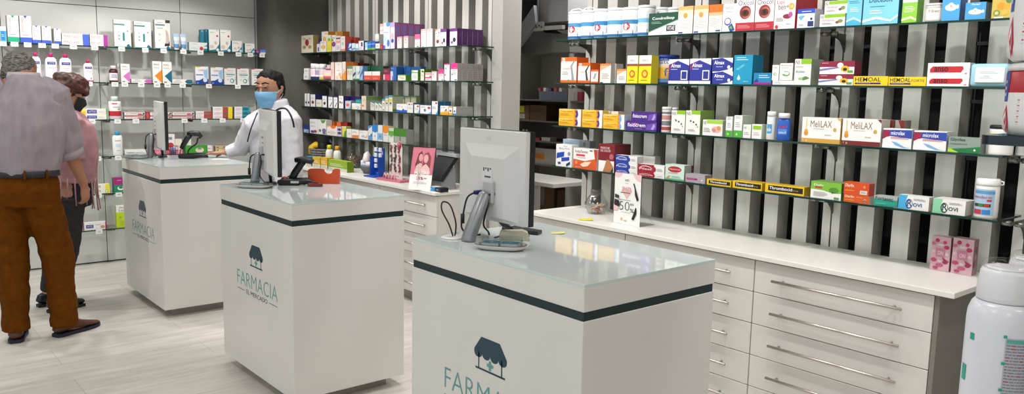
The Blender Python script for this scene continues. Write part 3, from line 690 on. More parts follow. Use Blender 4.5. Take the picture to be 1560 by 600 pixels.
stock('R3', [
 (851.5, 885, 179.3, .05, W_, '#d7b45a', '#d7b45a', _yp('#46308f', ''), 'yellow carton with purple end, lower one at the storeroom end'),
 (852, 885.5, 165.5, .05, W_, '#d7b45a', '#d7b45a', _yp('#46308f', ''), 'yellow carton with purple end, upper one at the storeroom end', {'up': 1}),
 (887, 917.5, 180.5, .05, W_, '#d7b45a', '#d7b45a', _yp('#46308f', ''), 'yellow carton with purple end, lower one of the second stack'),
 (887.5, 918, 167, .05, W_, '#d7b45a', '#d7b45a', _yp('#46308f', ''), 'yellow carton with purple end, upper one of the second stack', {'up': 1}),
 (919, 951, 186, .05, W_, '#b9c4d4', '#d7b45a', _yp('#6fa8dc', ''), 'yellow carton with pale blue end, lower of two'),
 (919, 951.5, 173.5, .05, W_, '#b9c4d4', '#d7b45a', _yp('#6fa8dc', ''), 'yellow carton with pale blue end, upper of two', {'up': 1}),
 (919, 930, 169, .05, '#d9d2c4', '#b9b2a4', '#d9d2c4', [L(.2, .2, .8, .8, 3)], 'cream box top seen behind the pale-blue-end stack, storeroom half', {'back': .06}),
 (931, 942, 169.5, .05, '#e4dccb', '#b9b2a4', '#d9d2c4', [L(.2, .2, .8, .8, 3)], 'cream box top seen behind the pale-blue-end stack, camera half', {'back': .06}),
 (954, 1000.5, 183.5, .06, '#4a2a86', '#3a2070', '#5a3a96', [T('fisiocrem', .05, .4, .64, .78, '#ffffff', .01), E(.3, .72, .12, .06, '#d98ac0'), P([(.66, .1), (1, .2), (1, .9), (.7, .7)], '#6f4fb0'), P([(.82, .2), (.88, .6), (.92, .85), (.96, .5), (.9, .15)], '#b9a0dc'), L(.3, .16, .6, .24, 1, '#c9b8e6')], 'purple carton with white lettering, lower and larger of two'),
 (962, 1000.5, 169.5, .06, '#4a2a86', '#3a2070', '#5a3a96', [T('fisiocrem', .06, .36, .62, .74, '#ffffff', .01), P([(.66, .1), (1, .2), (1, .9), (.7, .7)], '#6f4fb0'), P([(.82, .2), (.88, .6), (.92, .85), (.96, .5), (.9, .15)], '#b9a0dc')], 'purple carton with white lettering, upper and smaller of two', {'up': 1}),
 (1023.5, 1044.5, 168, .06, W_, '#9aa58c', '#a9b59a', [R(.38, .84, 1, 1, '#8fc31f'), T('NS', .06, .8, .32, .94, '#222222'), C(.35, .56, .04, '#4a3a34'), C(.55, .52, .04, '#4a3a34'), C(.75, .42, .04, '#5a4a34'), C(.3, .6, .03, '#7d9a4e'), C(.85, .32, .03, '#7d9a4e'), L(.2, .12, .7, .22, 2)], 'white herbal carton with a lime corner beside the banded cans'),
 (1045.5, 1067.5, 168, .12, W_, '#7d9a4e', '#7d9a4e', [R(.38, .84, 1, 1, '#8fc31f'), T('NS', .06, .8, .32, .94, '#222222'), C(.35, .56, .04, '#4a3a34'), C(.55, .52, .04, '#4a3a34'), C(.75, .42, .04, '#5a4a34'), C(.85, .32, .03, '#7d9a4e'), L(.2, .12, .7, .22, 2)], 'white herbal carton with a lime corner and long green side'),
 (1071, 1101.5, 182, .06, W_, '#a9a9a0', W_, [R(.2, .76, 1, 1, '#a5cf4a'), T('NS', .04, .7, .18, .92, '#222222'), E(.7, .4, .24, .2, '#e6b9a8'), E(.82, .5, .1, .14, '#cf9a54'), E(.58, .36, .1, .12, '#d58a9a'), L(.06, .2, .4, .5, 3)], 'low white carton with lime strip and fruit picture'),
 (1106.5, 1116.5, 177.5, .05, W_, '#b9c4b4', W_, [B(0, .32, '#4fae3a'), R(.1, .4, .9, .9, '#f7f7f5'), L(.15, .84, .85, .96, 2, '#7fae8a'), C(.4, .14, .06, '#a8e07f'), L(.2, .44, .8, .7, 3)], 'slim white carton with a bright green base, shorter of two'),
 (1119, 1131.5, 175.5, .09, W_, '#b9c4b4', W_, [B(0, .32, '#4fae3a'), R(.1, .4, .9, .9, '#f7f7f5'), L(.15, .84, .85, .96, 2, '#7fae8a'), C(.4, .14, .06, '#a8e07f'), L(.2, .44, .8, .7, 3)], 'slim white carton with a bright green base, taller of two'),
 (1132.5, 1144.5, 189.3, .05, W_, '#b9c4b4', W_, [R(.1, .62, .9, .86, '#dfe8da'), T('NS', .1, .68, .4, .84, '#5a7a4a'), L(.15, .2, .8, .45, 2)], 'very small white carton near the green-based ones'),
 (1146, 1161, 189, .05, W_, '#b9c4b4', W_, [R(.1, .64, .95, .9, '#8fc31f'), L(.15, .2, .8, .45, 2, '#b78a94')], 'very small white carton with a lime top strip'),
 (1223, 1282, 178, .08, W_, '#c9a24a', '#f0ece4', _mx('#d2a243', '#e0b64a'), 'wide white honey-drip carton with a golden base'),
 (1284.5, 1344, 180, .08, W_, '#c9c2b8', '#f0ece4', _mx('#7a2a26', '#6e2a26'), 'wide white honey-drip carton with a dark red base'),
 (1349, 1362, 182.5, .06, '#a59890', '#8a7f78', '#b9aca4', [P([(.3, 1), (1, 1), (1, .4)], '#7a2a26')], 'grey-brown box top behind the dark-red-base carton, storeroom half', {'back': .09}),
 (1364, 1379, 183, .06, '#a59890', '#8a7f78', '#b9aca4', [P([(.3, 1), (1, 1), (1, .4)], '#7a2a26')], 'grey-brown box top behind the dark-red-base carton, camera half', {'back': .09}),
 (1346, 1390.5, 195, .06, W_, '#c4c6cc', W_, _ml, 'white blue-swoosh maroon-corner carton beside the honey-drip pair', {'back': -.004}),
 (1393, 1443.5, 198.5, .06, W_, '#c4c6cc', W_, _ml, 'white blue-swoosh maroon-corner carton beside the green-grey one'),
 (1445.5, 1495, 208, .06, '#8d9c94', '#7a8882', '#9aa8a0', [P([(0, .2), (.5, .3), (1, .44), (1, 0), (0, 0)], '#1d7a42'), P([(0, .2), (.2, .24), (0, .3)], '#a9d43a'), P([(0, 0), (.35, 0), (.12, .2), (0, .2)], '#b4dc3a'), T('Glycilax', .06, .7, .54, .94, '#1c3a30', .01), T('suppositorios', .06, .48, .6, .62, '#41564e'), C(.84, .2, .07, '#e6efe8')], 'green and grey carton with slanted lettering'),
])
tin('R3', 1005.8, 1017.8, 162.5, [(.1, '#dedbd5'), (.25, '#b4524c'), (.3, '#f0eeea'), (.5, '#7a7f86'), (.55, '#f0eeea'), (.75, '#c4908a'), (.8, '#f0eeea'), (.9, '#7a7f86'), (1, '#e6e4e0')], 'slim white can with grey and red bands, front one', '#e9e7e3', name='can', cat='can')
tin('R3', 1018, 1028.5, 163.5, [(.1, '#dedbd5'), (.25, '#b4524c'), (.3, '#f0eeea'), (.5, '#7a7f86'), (.55, '#f0eeea'), (.75, '#c4908a'), (.8, '#f0eeea'), (.9, '#7a7f86'), (1, '#e6e4e0')], 'slim white can with grey and red bands, half hidden one', '#e9e7e3', back=.075, name='can', cat='can')
tin('R3', 1503, 1541, 190, [(.08, '#e9e8e2'), (.55, '#f1f0ec'), (.8, '#b9c93f'), (.9, '#e9e8e2'), (1, '#f4f4f0')], 'white jar with a black lid and lime label', '#1a1a1c', back=.0, name='jar', cat='jar')
tin('R3', 1546, 1572, 200, [(.1, '#c4c4c2'), (.7, '#b4b4b2'), (1, '#c9c9c7')], 'grey-white jar beside the black-lidded one', '#bdbdbb', back=.06, name='jar', cat='jar')
def bottle(sh, x0, x1, yt, prof, cap, colour, desc, zones=None, flat=0.6, label=None, back=0.0, rough=0.3):
    """prof: (radius fraction, height fraction) up to the neck; cap: (radius fraction, base fraction, colour)"""
    base, w, h, rz, tail, grp = spot(sh, x0, x1, yt, back)
    r = w / 2; dep = r * flat
    root = empty('bottle', base + (Vector((dep, 0, 0)) if rz else Vector((0, dep, 0))), turn_to_view(base, rz, .35), desc + ' ' + tail, 'bottle', grp)
    m = MB()
    ms = zones and [mat(c_, rough) for c_ in zones] or mat(colour, rough)
    m.lathe([(a * r, b * h) for a, b in prof], ms, n=24, sy=flat)
    if label:
        for d in label:
            a0, v0, a1, v1, c_ = d[:5]
            def pt(a, v, k=1):
                rr = None
                for (p, q), (p2, q2) in zip(prof, prof[1:]):
                    if q <= v <= q2 and q2 > q: rr = (p + (p2 - p) * (v - q) / (q2 - q)) * r; break
                rr = (rr or r) + .0006 * k
                return (rr * math.sin(a), -rr * flat * math.cos(a) - .0003, v * h)
            if len(d) > 5:
                vs, fs = text_geo(d[5])
                m.add([pt(a0 + (a1 - a0) * a, v0 + (v1 - v0) * b, 2) for a, b in vs], fs, mat(c_))
            else:
                n = 8
                vs = [pt(a0 + (a1 - a0) * i / n, v) for v in (v0, v1) for i in range(n + 1)]
                m.add(vs, [(i, i + 1, n + 2 + i, n + 1 + i) for i in range(n)], mat(c_))
    m.build('body', root)
    cr, cb, cc = cap
    m = MB(); m.lathe([(cr * r, cb * h), (cr * r, h * .985), (cr * r * .9, h), (0, h)], mat(cc, 0.35), n=20)
    m.build('cap', root)
    return root
bottle('R3', 1167, 1179, 169.5, [(.9, 0), (1, .02), (1, .62), (1, .8), (.98, .82)], (.98, .82, '#f4f4f3'), '#f1f1f0', 'white spray tube with small blue print', flat=.9, label=[(-.7, .22, .5, .55, '#4f9fd0'), (-.6, .3, .3, .42, '#ffffff', 'ab')])
bottle('R3', 1182.5, 1202, 172, [(.9, 0), (1, .03), (1, .55), (.9, .72), (.75, .84)], (.78, .82, '#f1f2f4'), '#2a5cb8', 'bright blue bottle with a wide white cap', flat=.55, label=[(-.7, .22, .7, .42, '#4f86d4'), (-.6, .44, .7, .56, '#c43a6a', 'gel'), (-.5, .26, .5, .34, '#d9e6f6', 'azul')])

# ---- right-hand section, bottom shelf
_tb = lambda c1, n_: [R(0, 0, .62, 1, c1), E(.3, .5, .24, .34, '#ffffff'), E(.3, .46, .24, .32, c1), T(n_, .06, .36, .56, .6, '#ffffff'), C(.62, .5, .3, c1), L(.74, .3, .94, .65, 3)]
_th = lambda f_: [R(.08, .2, .97, .84, '#171413')] + ([T('Thrombocid', .11, .38, .7, .74, '#ffffff', .01), T('forte', .71, .4, .86, .6, '#d9a21f')] if f_ else [T('Thrombocid', .13, .38, .82, .74, '#ffffff', .01)])
_rv = lambda c1, c2: [P([(0, 0), (.34, 0), (.24, .5), (.3, 1), (0, 1)], c1), E(.36, .4, .115, .36, c2), E(.37, .42, .085, .28, W_), T('R', .3, .22, .46, .7, c2, .02), T('OVI', .49, .24, .78, .5, c2, .02), L(.5, .66, .9, .82, 3, '#8a8a8a')]
stock('R4', [
 (847.5, 871.5, 219, .055, W_, '#e2e0dc', '#e9e7e3', [T('Ibice', .5, .9, .7, .96, '#7a8ab0'), T('Bolsa Frio', .2, .78, .86, .86, '#5f7ab0'), P([(.03, .34), (.52, .46), (.54, .68), (.06, .6)], '#2348a8'), P([(.36, .22), (.86, .3), (.86, .46), (.36, .4)], '#2348a8'), C(.84, .6, .09, '#8a94b8'), R(.14, .1, .32, .2, '#24407f'), P([(.68, .02), (.92, .12), (.92, .26), (.68, .14)], '#163a5c')], 'white carton with blue cold-pack picture'),
 (858, 899, 211.5, .05, '#b4c9dc', '#8a8f96', '#c4d4e2', [T('Fria/calor', .08, .4, .4, .7, '#5f7fa0'), R(.62, 0, 1, 1, '#9aa0a6'), C(.8, .5, .3, '#6f757c')], 'pale blue and grey long carton raised behind the cold-pack one', {'back': .125, 'yb': 222.5}),
 (857, 899, 222.6, .09, '#a9a6a2', '#8a8884', '#a9a6a2', [L(.1, .2, .9, .8, 6, '#8a8884')], 'grey carton hidden under the pale blue long one', {'back': .09}),
 (874, 910, 225, .06, '#d8582a', '#e6ddd6', '#f0ebe6', [P([(0, .46), (.5, .4), (.96, .56), (.96, 1), (0, 1)], W_), P([(.86, 1), (1, 1), (1, .3), (.92, .55)], '#c0392b'), T('VoltaTermic', .06, .78, .62, .92, '#5a2a24', .01), R(.12, .62, .5, .72, '#d0404a'), L(.2, .5, .6, .58, 1, '#aaaaaa'), P([(.3, .22), (.5, .36), (.78, .4), (.62, .16), (.42, .1)], '#f2d7bd'), C(.14, .3, .09, '#e68a52'), R(.7, .9, .82, .96, '#3f8a4a'), L(.1, .04, .4, .1, 1, '#f0b090')], 'white and orange heat-patch carton'),
 (912.7, 936.7, 218.5, .14, W_, '#6e1a22', '#7a1f28', [B(.4, 1, '#7c1c26'), T('PARCHE', .12, .82, .7, .9, '#f0d9d9'), T('DE CALOR', .12, .72, .76, .8, '#f0d9d9'), C(.82, .56, .1, '#b5626a'), P([(.3, 0), (.9, 0), (.96, .2), (.7, .44), (.52, .44), (.42, .22)], '#b5794f'), P([(.78, 0), (.96, .0), (.96, .2)], '#20333f')], 'white and dark red carton with a bare back picture'),
 (937.7, 971, 257.2, .05, W_, '#d0ccc8', W_, _tb('#2340a0', 'Mucolan'), 'blue and white carton, lowest of its stack of three'),
 (937.7, 971, 246.4, .05, W_, '#d0ccc8', W_, _tb('#2340a0', 'Mucolan'), 'blue and white carton, middle of its stack of three', {'up': 1}),
 (937.7, 971, 235.6, .05, W_, '#d0ccc8', W_, _tb('#2340a0', 'Mucolan'), 'blue and white carton, topmost of its stack of three', {'up': 1}),
 (961, 998, 235.2, .05, '#d4d1cc', '#b9b6b2', '#d9d6d2', [R(.5, 0, .52, 1, '#a9a6a2')], 'grey-white carton behind the blue stack', {'back': .1}),
 (972, 1012.5, 262, .05, W_, '#d0ccc8', W_, _tb('#a32030', 'Pilexil'), 'red and white carton, lower of two'),
 (972, 1012.5, 249, .05, W_, '#d0ccc8', W_, _tb('#a32030', 'Pilexil'), 'red and white carton, upper of two', {'up': 1}),
 (1014, 1043, 249.5, .06, '#cfe6d8', '#a3a49c', '#dce8e0', [E(.5, .7, .36, .2, '#b3222e'), T('Hemorsil', .22, .66, .78, .76, '#f4e4e4'), L(.15, .4, .8, .48, 1, '#b3525a'), P([(0, 0), (.12, .2), (.3, .32), (.2, .1)], '#d08a6a'), B(0, .1, '#5fae7f'), L(.35, .14, .85, .28, 2, '#7fae9a')], 'pale green carton with a red oval'),
 (1041, 1050, 252, .04, '#7a3a3a', '#5a2a2a', '#7a3a3a', [E(.5, .6, .3, .2, '#b3525a')], 'small dark red carton half hidden behind the red oval one', {'back': .08}),
 (1044.5, 1074.5, 264, .06, '#a9a2a9', '#8a848a', '#b4aeb4', [R(.06, .3, .62, .54, '#a52a72'), L(.1, .4, .55, .46, 1, '#e0b4cc'), C(.85, .36, .1, '#e6e2e6'), L(.5, .8, .9, .86, 1, '#d4ced4')], 'grey carton with a magenta bar'),
 (1077, 1114, 272, .05, '#ecc31c', '#b08a1a', '#c9a21c', _th(False), 'yellow carton with black panel, first and shortest of three'),
 (1116.5, 1161.5, 274.5, .08, '#ecc31c', '#b08a1a', '#c9a21c', _th(True), 'yellow carton with black panel, middle of three'),
 (1166, 1226, 279, .06, '#ecc31c', '#b08a1a', '#c9a21c', _th(True), 'yellow carton with black panel, longest of three'),
 (1236, 1283, 275, .09, W_, '#4f7a3a', '#6f9a4f', [P([(0, .52), (.4, .5), (.76, .36), (1, .4), (1, 1), (0, 1)], '#7fb83f'), T('Dialiv', .1, .74, .42, .86, '#ffffff'), R(.14, .6, .38, .7, '#c0392b'), E(.76, .56, .16, .16, '#4f8f2f'), C(.72, .42, .06, '#7a4a2a'), L(.1, .12, .56, .4, 4), R(.78, .04, .94, .16, '#5f9a4f')], 'green and white carton with leaf picture'),
 (1285.5, 1325, 295, .05, '#d95b1f', '#b9b4ae', '#d95b1f', [T('Diarfin', .06, .6, .4, .88, '#fbe6d8', .01), L(.5, .66, .8, .78, 1, '#f5b490'), L(.06, .2, .5, .36, 1, '#f0c23a'), C(.84, .4, .16, '#f6e9dc'), P([(.78, .3), (.9, .3), (.84, .52)], '#3a2a24')], 'orange carton, lower of two'),
 (1286, 1325, 276.5, .05, '#d24f1f', '#b9483f', '#d95b1f', [T('Diarfin', .06, .62, .4, .88, '#fbe6d8', .01), C(.82, .7, .12, '#ee8a4f'), L(.06, .24, .5, .4, 1, '#f0a03a'), R(.66, .08, .94, .4, '#e6ddd6'), L(.7, .14, .9, .34, 3, '#555555')], 'orange carton, upper of two', {'up': 1}),
 (1332, 1368, 297, .05, '#2f9c84', '#9aa09c', '#b9beba', [B(.68, 1, '#a9b4b0'), T('Fortasec', .06, .6, .82, .92, '#1d2b29', .02), L(.4, .5, .96, .56, 1, '#1d4a40'), R(.06, .12, .96, .46, '#2aa08a'), L(.1, .2, .6, .3, 1, '#8fd0c0')], 'teal and grey carton with black lettering'),
 (1369.5, 1416.5, 296, .05, W_, '#c4c0bb', W_, _rv('#49aede', '#1d4f96'), 'white carton with blue wing and round letter'),
 (1422, 1472.5, 301.5, .05, W_, '#c4c0bb', W_, _rv('#8ed4a8', '#1f4a38'), 'white carton with green wing and round letter, front one'),
 (1428, 1481, 300.5, .05, '#dcd9d4', '#b4b0ab', W_, [L(.7, .2, .95, .8, 4)], 'white carton waiting behind the green wing one', {'back': .055}),
])
def wipe_tub():
    base, w, h, rz, tail, grp = spot('R4', 1482.5, 1519, 271)
    r = w / 2
    root = empty('wipe_tub', base + Vector((r, 0, 0)), turn_to_view(base, rz, .7), 'tall white wipe tub with a blue label ' + tail, 'tub', grp)
    m = MB(); Wm = mat('#efefec', 0.3); hb = h * .82
    m.lathe([(r * .94, 0), (r, .006), (r, hb), (r * .97, hb + .002)], Wm, n=28)
    def pt(a, v, k=1): return ((r + .0004 * k) * math.sin(a), -(r + .0004 * k) * math.cos(a), v * h)
    def patch(a0, v0, a1, v1, c_, k=1):
        n = 8; vs = [pt(a0 + (a1 - a0) * i / n, v, k) for v in (v0, v1) for i in range(n + 1)]
        m.add(vs, [(i, i + 1, n + 2 + i, n + 1 + i) for i in range(n)], mat(c_))
    patch(-1.25, .08, .75, .74, '#a9c9e2'); patch(-1.2, .62, .75, .7, '#5f9cc8', 2)
    for s, a0, v0, a1, v1, c_ in (('imoderm', -1.2, .5, .5, .58, '#c8323e'), ('0,1%', -.4, .2, -.4, .2, '#fff')):
        if a0 < a1:
            vs, fs = text_geo(s); m.add([pt(a0 + (a1 - a0) * a, v0 + (v1 - v0) * b, 3) for a, b in vs], fs, mat(c_))
    patch(.1, .43, .5, .48, '#c8323e', 2); patch(-1.1, .29, .45, .37, '#4a3a24', 2); patch(-.6, .30, -.2, .36, '#3f8a3a', 3); patch(-.1, .3, .3, .36, '#c0392b', 3)
    patch(-1.1, .1, -.3, .22, '#c23a4a', 2); patch(-.25, .1, .45, .22, '#3f86c8', 2)
    m.build('drum', root)
    m = MB(); m.lathe([(r * 1.02, hb), (r * 1.03, hb + .01), (r * 1.0, h * .97), (r * .9, h), (0, h)], mat('#f4f4f2', 0.28), n=28)
    m.tube([(r * 1.0, 0, h * .95), (r * 1.22, 0, h * .93), (r * 1.24, 0, h * .87), (r * 1.0, 0, h * .85)], .003, mat('#f4f4f2', 0.28), 8)
    m.build('lid', root)
wipe_tub()
# ---- rear section (farther along the slatted wall)
def fine(c='#b0aca8'): return L(.15, .35, .85, .6, 3, c)
_pu = [B(.82, 1, '#7a3f8c'), L(.15, .55, .8, .65, 2), E(.62, .34, .2, .13, '#2c3350'), E(.3, .2, .14, .08, '#7d7486'), C(.25, .88, .04, '#3a2a5a')]
stock('M1', [
 (459, 477, 54.5, .055, '#ded5bf', '#8c7440', '#e6dfcc', [E(.48, .58, .17, .2, '#b04a5a'), E(.48, .58, .11, .15, '#8c2a3f'), E(.25, .32, .14, .1, '#9a9468'), E(.72, .32, .14, .1, '#9a9468'), E(.25, .8, .14, .07, '#c4b898'), E(.72, .8, .14, .07, '#c4b898')], 'big cream carton with red oval picture at pillar end'),
 (482, 489.5, 59, .05, '#3c2a7a', '#2a1d5a', '#4a388a', [E(.5, .6, .3, .15, '#8a7ac0')], 'purple small carton behind a white and purple one', {'back': .06}),
 (482.5, 487.5, 67, .04, '#e6e0ea', '#b9a9c4', '#e6e0ea', [R(.3, .1, .7, .6, '#5a4a90')], 'tiny white and purple carton beside the cream one'),
 (488, 497, 63, .05, W_, '#cfc4b0', W_, [E(.5, .45, .36, .2, '#eba94a'), E(.5, .45, .14, .32, '#f2c878'), L(.15, .8, .8, .92, 2)], 'small white orange-flower carton in front of the tall ones', {'back': -.005}),
 (490, 499.5, 48.5, .09, W_, '#b9791c', '#c9882a', [E(.45, .62, .28, .14, '#efb45a'), E(.7, .9, .2, .06, '#f2c878'), L(.1, .2, .8, .4, 3)], 'tall white carton with orange flower and amber side, first', {'back': .05}),
 (511, 522, 48.5, .07, '#b97a24', '#9c6218', '#c9882a', [R(0, .8, .2, 1, '#e0a24a')], 'tall amber carton standing behind, beside the flower carton', {'back': .08}),
 (498, 504.5, 53.5, .05, '#f0e34a', '#c9b92a', W_, [B(.75, 1, '#dfe6d0'), E(.5, .72, .3, .1, '#7fae5a'), L(.2, .1, .7, .4, 3, '#cfae2a')], 'slim yellow carton with a green top'),
 (505.5, 511.5, 54, .05, W_, '#cfc9c4', W_, [E(.45, .45, .5, .16, '#8c3a8a'), L(.1, .78, .9, .92, 2, '#6a6a6a'), E(.2, .7, .2, .08, '#6f9a4a')], 'slim white carton with a purple berry blot'),
 (512, 518.3, 55.5, .05, W_, '#d9cfc9', W_, [B(.8, .92, '#8a4a50'), B(.55, .72, '#efb09a'), L(.15, .1, .8, .4, 3)], 'slim white carton with a peach band'),
 (518.8, 525.5, 55.5, .06, '#f4ece8', '#c0473a', '#c8574a', [E(.5, .5, .24, .12, '#b9c9c4'), B(0, .14, '#e9a08a'), L(.2, .75, .85, .88, 2, '#c88a80')], 'slim white red-sided carton heading the red ones'),
 (526.5, 531.5, 56, .05, '#c85040', '#b03f32', '#c8574a', [C(.5, .5, .07, '#e0948a'), C(.5, .8, .06, '#e0948a')], 'red carton queueing behind the white one, first', {'back': .07}),
 (532.5, 536.5, 57, .05, '#c85040', '#b03f32', '#c8574a', [C(.5, .5, .07, '#e0948a'), C(.5, .8, .06, '#e0948a')], 'red carton queueing behind the white one, middle', {'back': .09}),
 (537.5, 541, 57, .05, '#c85040', '#b03f32', '#c8574a', [C(.5, .5, .07, '#e0948a')], 'red carton queueing behind the white one, last', {'back': .11}),
 (529, 535.5, 65.5, .05, '#2a4db0', '#1d3f94', '#dfe6f0', [P([(.3, .3), (.9, .6), (1, .9), (.5, .9)], '#e6ecf4'), P([(.3, .2), (1, .0), (1, .3)], '#e6ecf4')], 'small blue carton with white flash, nearest the red ones'),
 (536, 541, 66, .05, '#dfe8f0', '#9ab0c8', '#dfe6f0', [P([(0, 0), (1, .2), (1, .4), (0, .3)], '#5fa0d0')], 'small white carton with a pale blue sweep'),
 (541.5, 546, 67, .05, '#e9eef2', '#9ab0c8', '#dfe6f0', [P([(0, 0), (1, .1), (1, .3), (0, .4)], '#7fb8dc')], 'small white carton beside the navy-sided one'),
 (546.5, 554, 62.5, .06, '#eceaf0', '#1d2a5f', '#2a3870', [R(.45, .4, .8, .85, '#4a4a62'), L(.1, .1, .8, .3, 2)], 'white carton with a dark label and navy side'),
 (556, 559.7, 64.5, .05, '#a9d4ec', '#5fa4d0', '#a9d4ec', [B(0, .3, '#e9f2f6')], 'sky blue slim carton'),
 (560, 565.5, 63.5, .05, '#2f78c0', '#1f5a9c', '#2f78c0', [B(0, .22, '#5fae3a'), B(.6, .72, '#7fb4e0')], 'blue carton with a green foot, darker of two'),
 (566, 571.5, 62.5, .05, '#2a5fc0', '#1f4a9c', '#2a5fc0', [B(0, .22, '#7fc04a'), B(.6, .72, '#7fa4e0')], 'blue carton with a green foot, brighter of two'),
 (572, 578.5, 63, .06, W_, GY, '#20406a', [B(.72, 1, '#1d4a6a'), L(.1, .3, .9, .5, 2), B(0, .12, '#1f5a44')], 'white carton with dark teal top band'),
 (571.5, 577, 52, .05, '#f2f1ea', GY, W_, [L(.1, .3, .9, .5, 2), B(.1, .2, '#8fae8a')], 'cream white little carton standing on the dark-topped one', {'up': 1}),
 (579, 583, 68.5, .04, '#c83a34', '#a02a28', '#c83a34', [fine('#e8a09a')], 'tiny red carton in front of the tall ones', {'back': -.006}),
 (578.8, 583.6, 36.5, .05, W_, '#d9cfd0', W_, [B(.88, 1, '#f0b9b4'), B(.7, .78, '#f0c9c4'), P([(0, .2), (1, .3), (1, .55), (0, .6)], '#b9dfe0')], 'tall white carton with pink top stripe', {'back': .045}),
 (584.2, 594, 35.5, .06, '#f1f3f8', '#c9b4d0', W_, [E(.72, .94, .3, .09, '#4f9fd8'), L(.1, .6, .9, .66, 1, '#b08ac0'), P([(0, .2), (.5, .4), (0, .6)], '#bfe4e4'), E(.75, .22, .2, .14, '#4f86d0'), R(.0, .0, .3, .14, '#5a78d0')], 'tall white carton with blue circle at its top'),
 (594.6, 601.3, 34.5, .06, '#efe6f2', '#8a4a80', '#8a4a80', [P([(.4, 1), (1, .82), (1, 1)], '#8c6ac0'), B(.82, 1, '#c9a9dc'), E(.5, .3, .3, .08, '#3a4fc0'), E(.5, .5, .36, .1, '#f0b9cc'), P([(.3, .26), (.7, .26), (.5, .4)], '#3a4fc0')], 'tall lilac carton with a blue drop, heading the purple queue', {'rows': 4, 'q': 'blue-drop carton', 'right': [R(.15, .1, .85, .95, '#9a5c90'), R(.25, .45, .75, .85, '#7f6ab0')]}),
 (605, 612, 56, .05, W_, '#c9b9b9', '#efa9bc', [B(.85, 1, '#f0a0b8'), E(.4, .72, .14, .06, '#d05a7a'), fine(), C(.7, .22, .05, '#9a9a9a')], 'small white carton with a pink rim, left of its twin', {'back': -.004}),
 (615.3, 621.7, 55, .05, W_, '#c9b9b9', '#efa9bc', [B(.85, 1, '#f0a0b8'), E(.4, .72, .14, .06, '#d05a7a'), fine()], 'small white carton with a pink rim, right of its twin', {'rows': 1, 'q': 'pink-rim twin', 'back': -.004}),
 (632, 639.7, 52.5, .05, W_, '#e08aa4', '#ef7fa4', [B(.62, 1, '#f0709c'), R(.4, .03, .8, .1, '#4a5a80'), L(.2, .2, .8, .4, 2)], 'small carton half pink half white', {'back': -.004}),
 (641.5, 649.5, 44.5, .06, '#f6ece8', '#c9bcb8', '#f0d0cc', [B(.9, 1, '#f2c0bc'), B(.8, .84, '#f2c0bc'), L(.2, .45, .8, .6, 2, '#e0c8c0'), R(.3, 0, .5, .04, '#777777')], 'tall blush white carton, storeroom-far twin'),
 (650, 659, 44, .06, '#f6ece8', '#b9b0a8', '#f0d0cc', [B(.9, 1, '#f2c0bc'), B(.8, .84, '#f2c0bc'), L(.2, .45, .8, .6, 2, '#e0c8c0')], 'tall blush white carton with its grey side showing', {'rows': 1, 'q': 'blush white carton'}),
 (663, 671, 44.5, .06, '#f4f0f2', '#5a2a62', '#6a3a72', [P([(0, 1), (.6, 1), (0, .85)], '#e0907a'), C(.2, .74, .04, '#5a3a80'), C(.7, .78, .05, '#5a3a80'), E(.5, .28, .28, .1, '#9c2f44'), fine()], 'white carton with a red berry picture'),
 (671.4, 680, 44.5, .06, '#f6f2f4', '#4f2160', '#5a2a6a', _pu, 'white and violet carton with dark fruit, beside the berry one', {'rows': 1, 'q': 'dark fruit carton'}),
 (685.5, 696.5, 43.5, .045, '#f6f2f4', '#4f2160', '#4a1d5a', _pu, 'white and violet dark-fruit carton heading the violet queue', {'rows': 4, 'q': 'violet queue head', 'right': [R(.06, 0, .1, 1, '#3f1850'), E(.55, .62, .25, .09, '#5f3070'), L(.2, .2, .8, .5, 3, '#5a2c6c')]}),
])
def tub(sh, x0, x1, yt, zb, colours, desc, lid, back=0.0):
    ax, z, f, rz, tail, grp = SHELF[sh]
    return tin(sh, x0, x1, yt, colours, desc, lid, back, 'tub', 'tub')
_wt = [(.1, '#d9d6d0'), (.3, '#f0eeea'), (.62, '#8a8a90'), (.7, '#f0eeea'), (1, '#f4f2ee')]
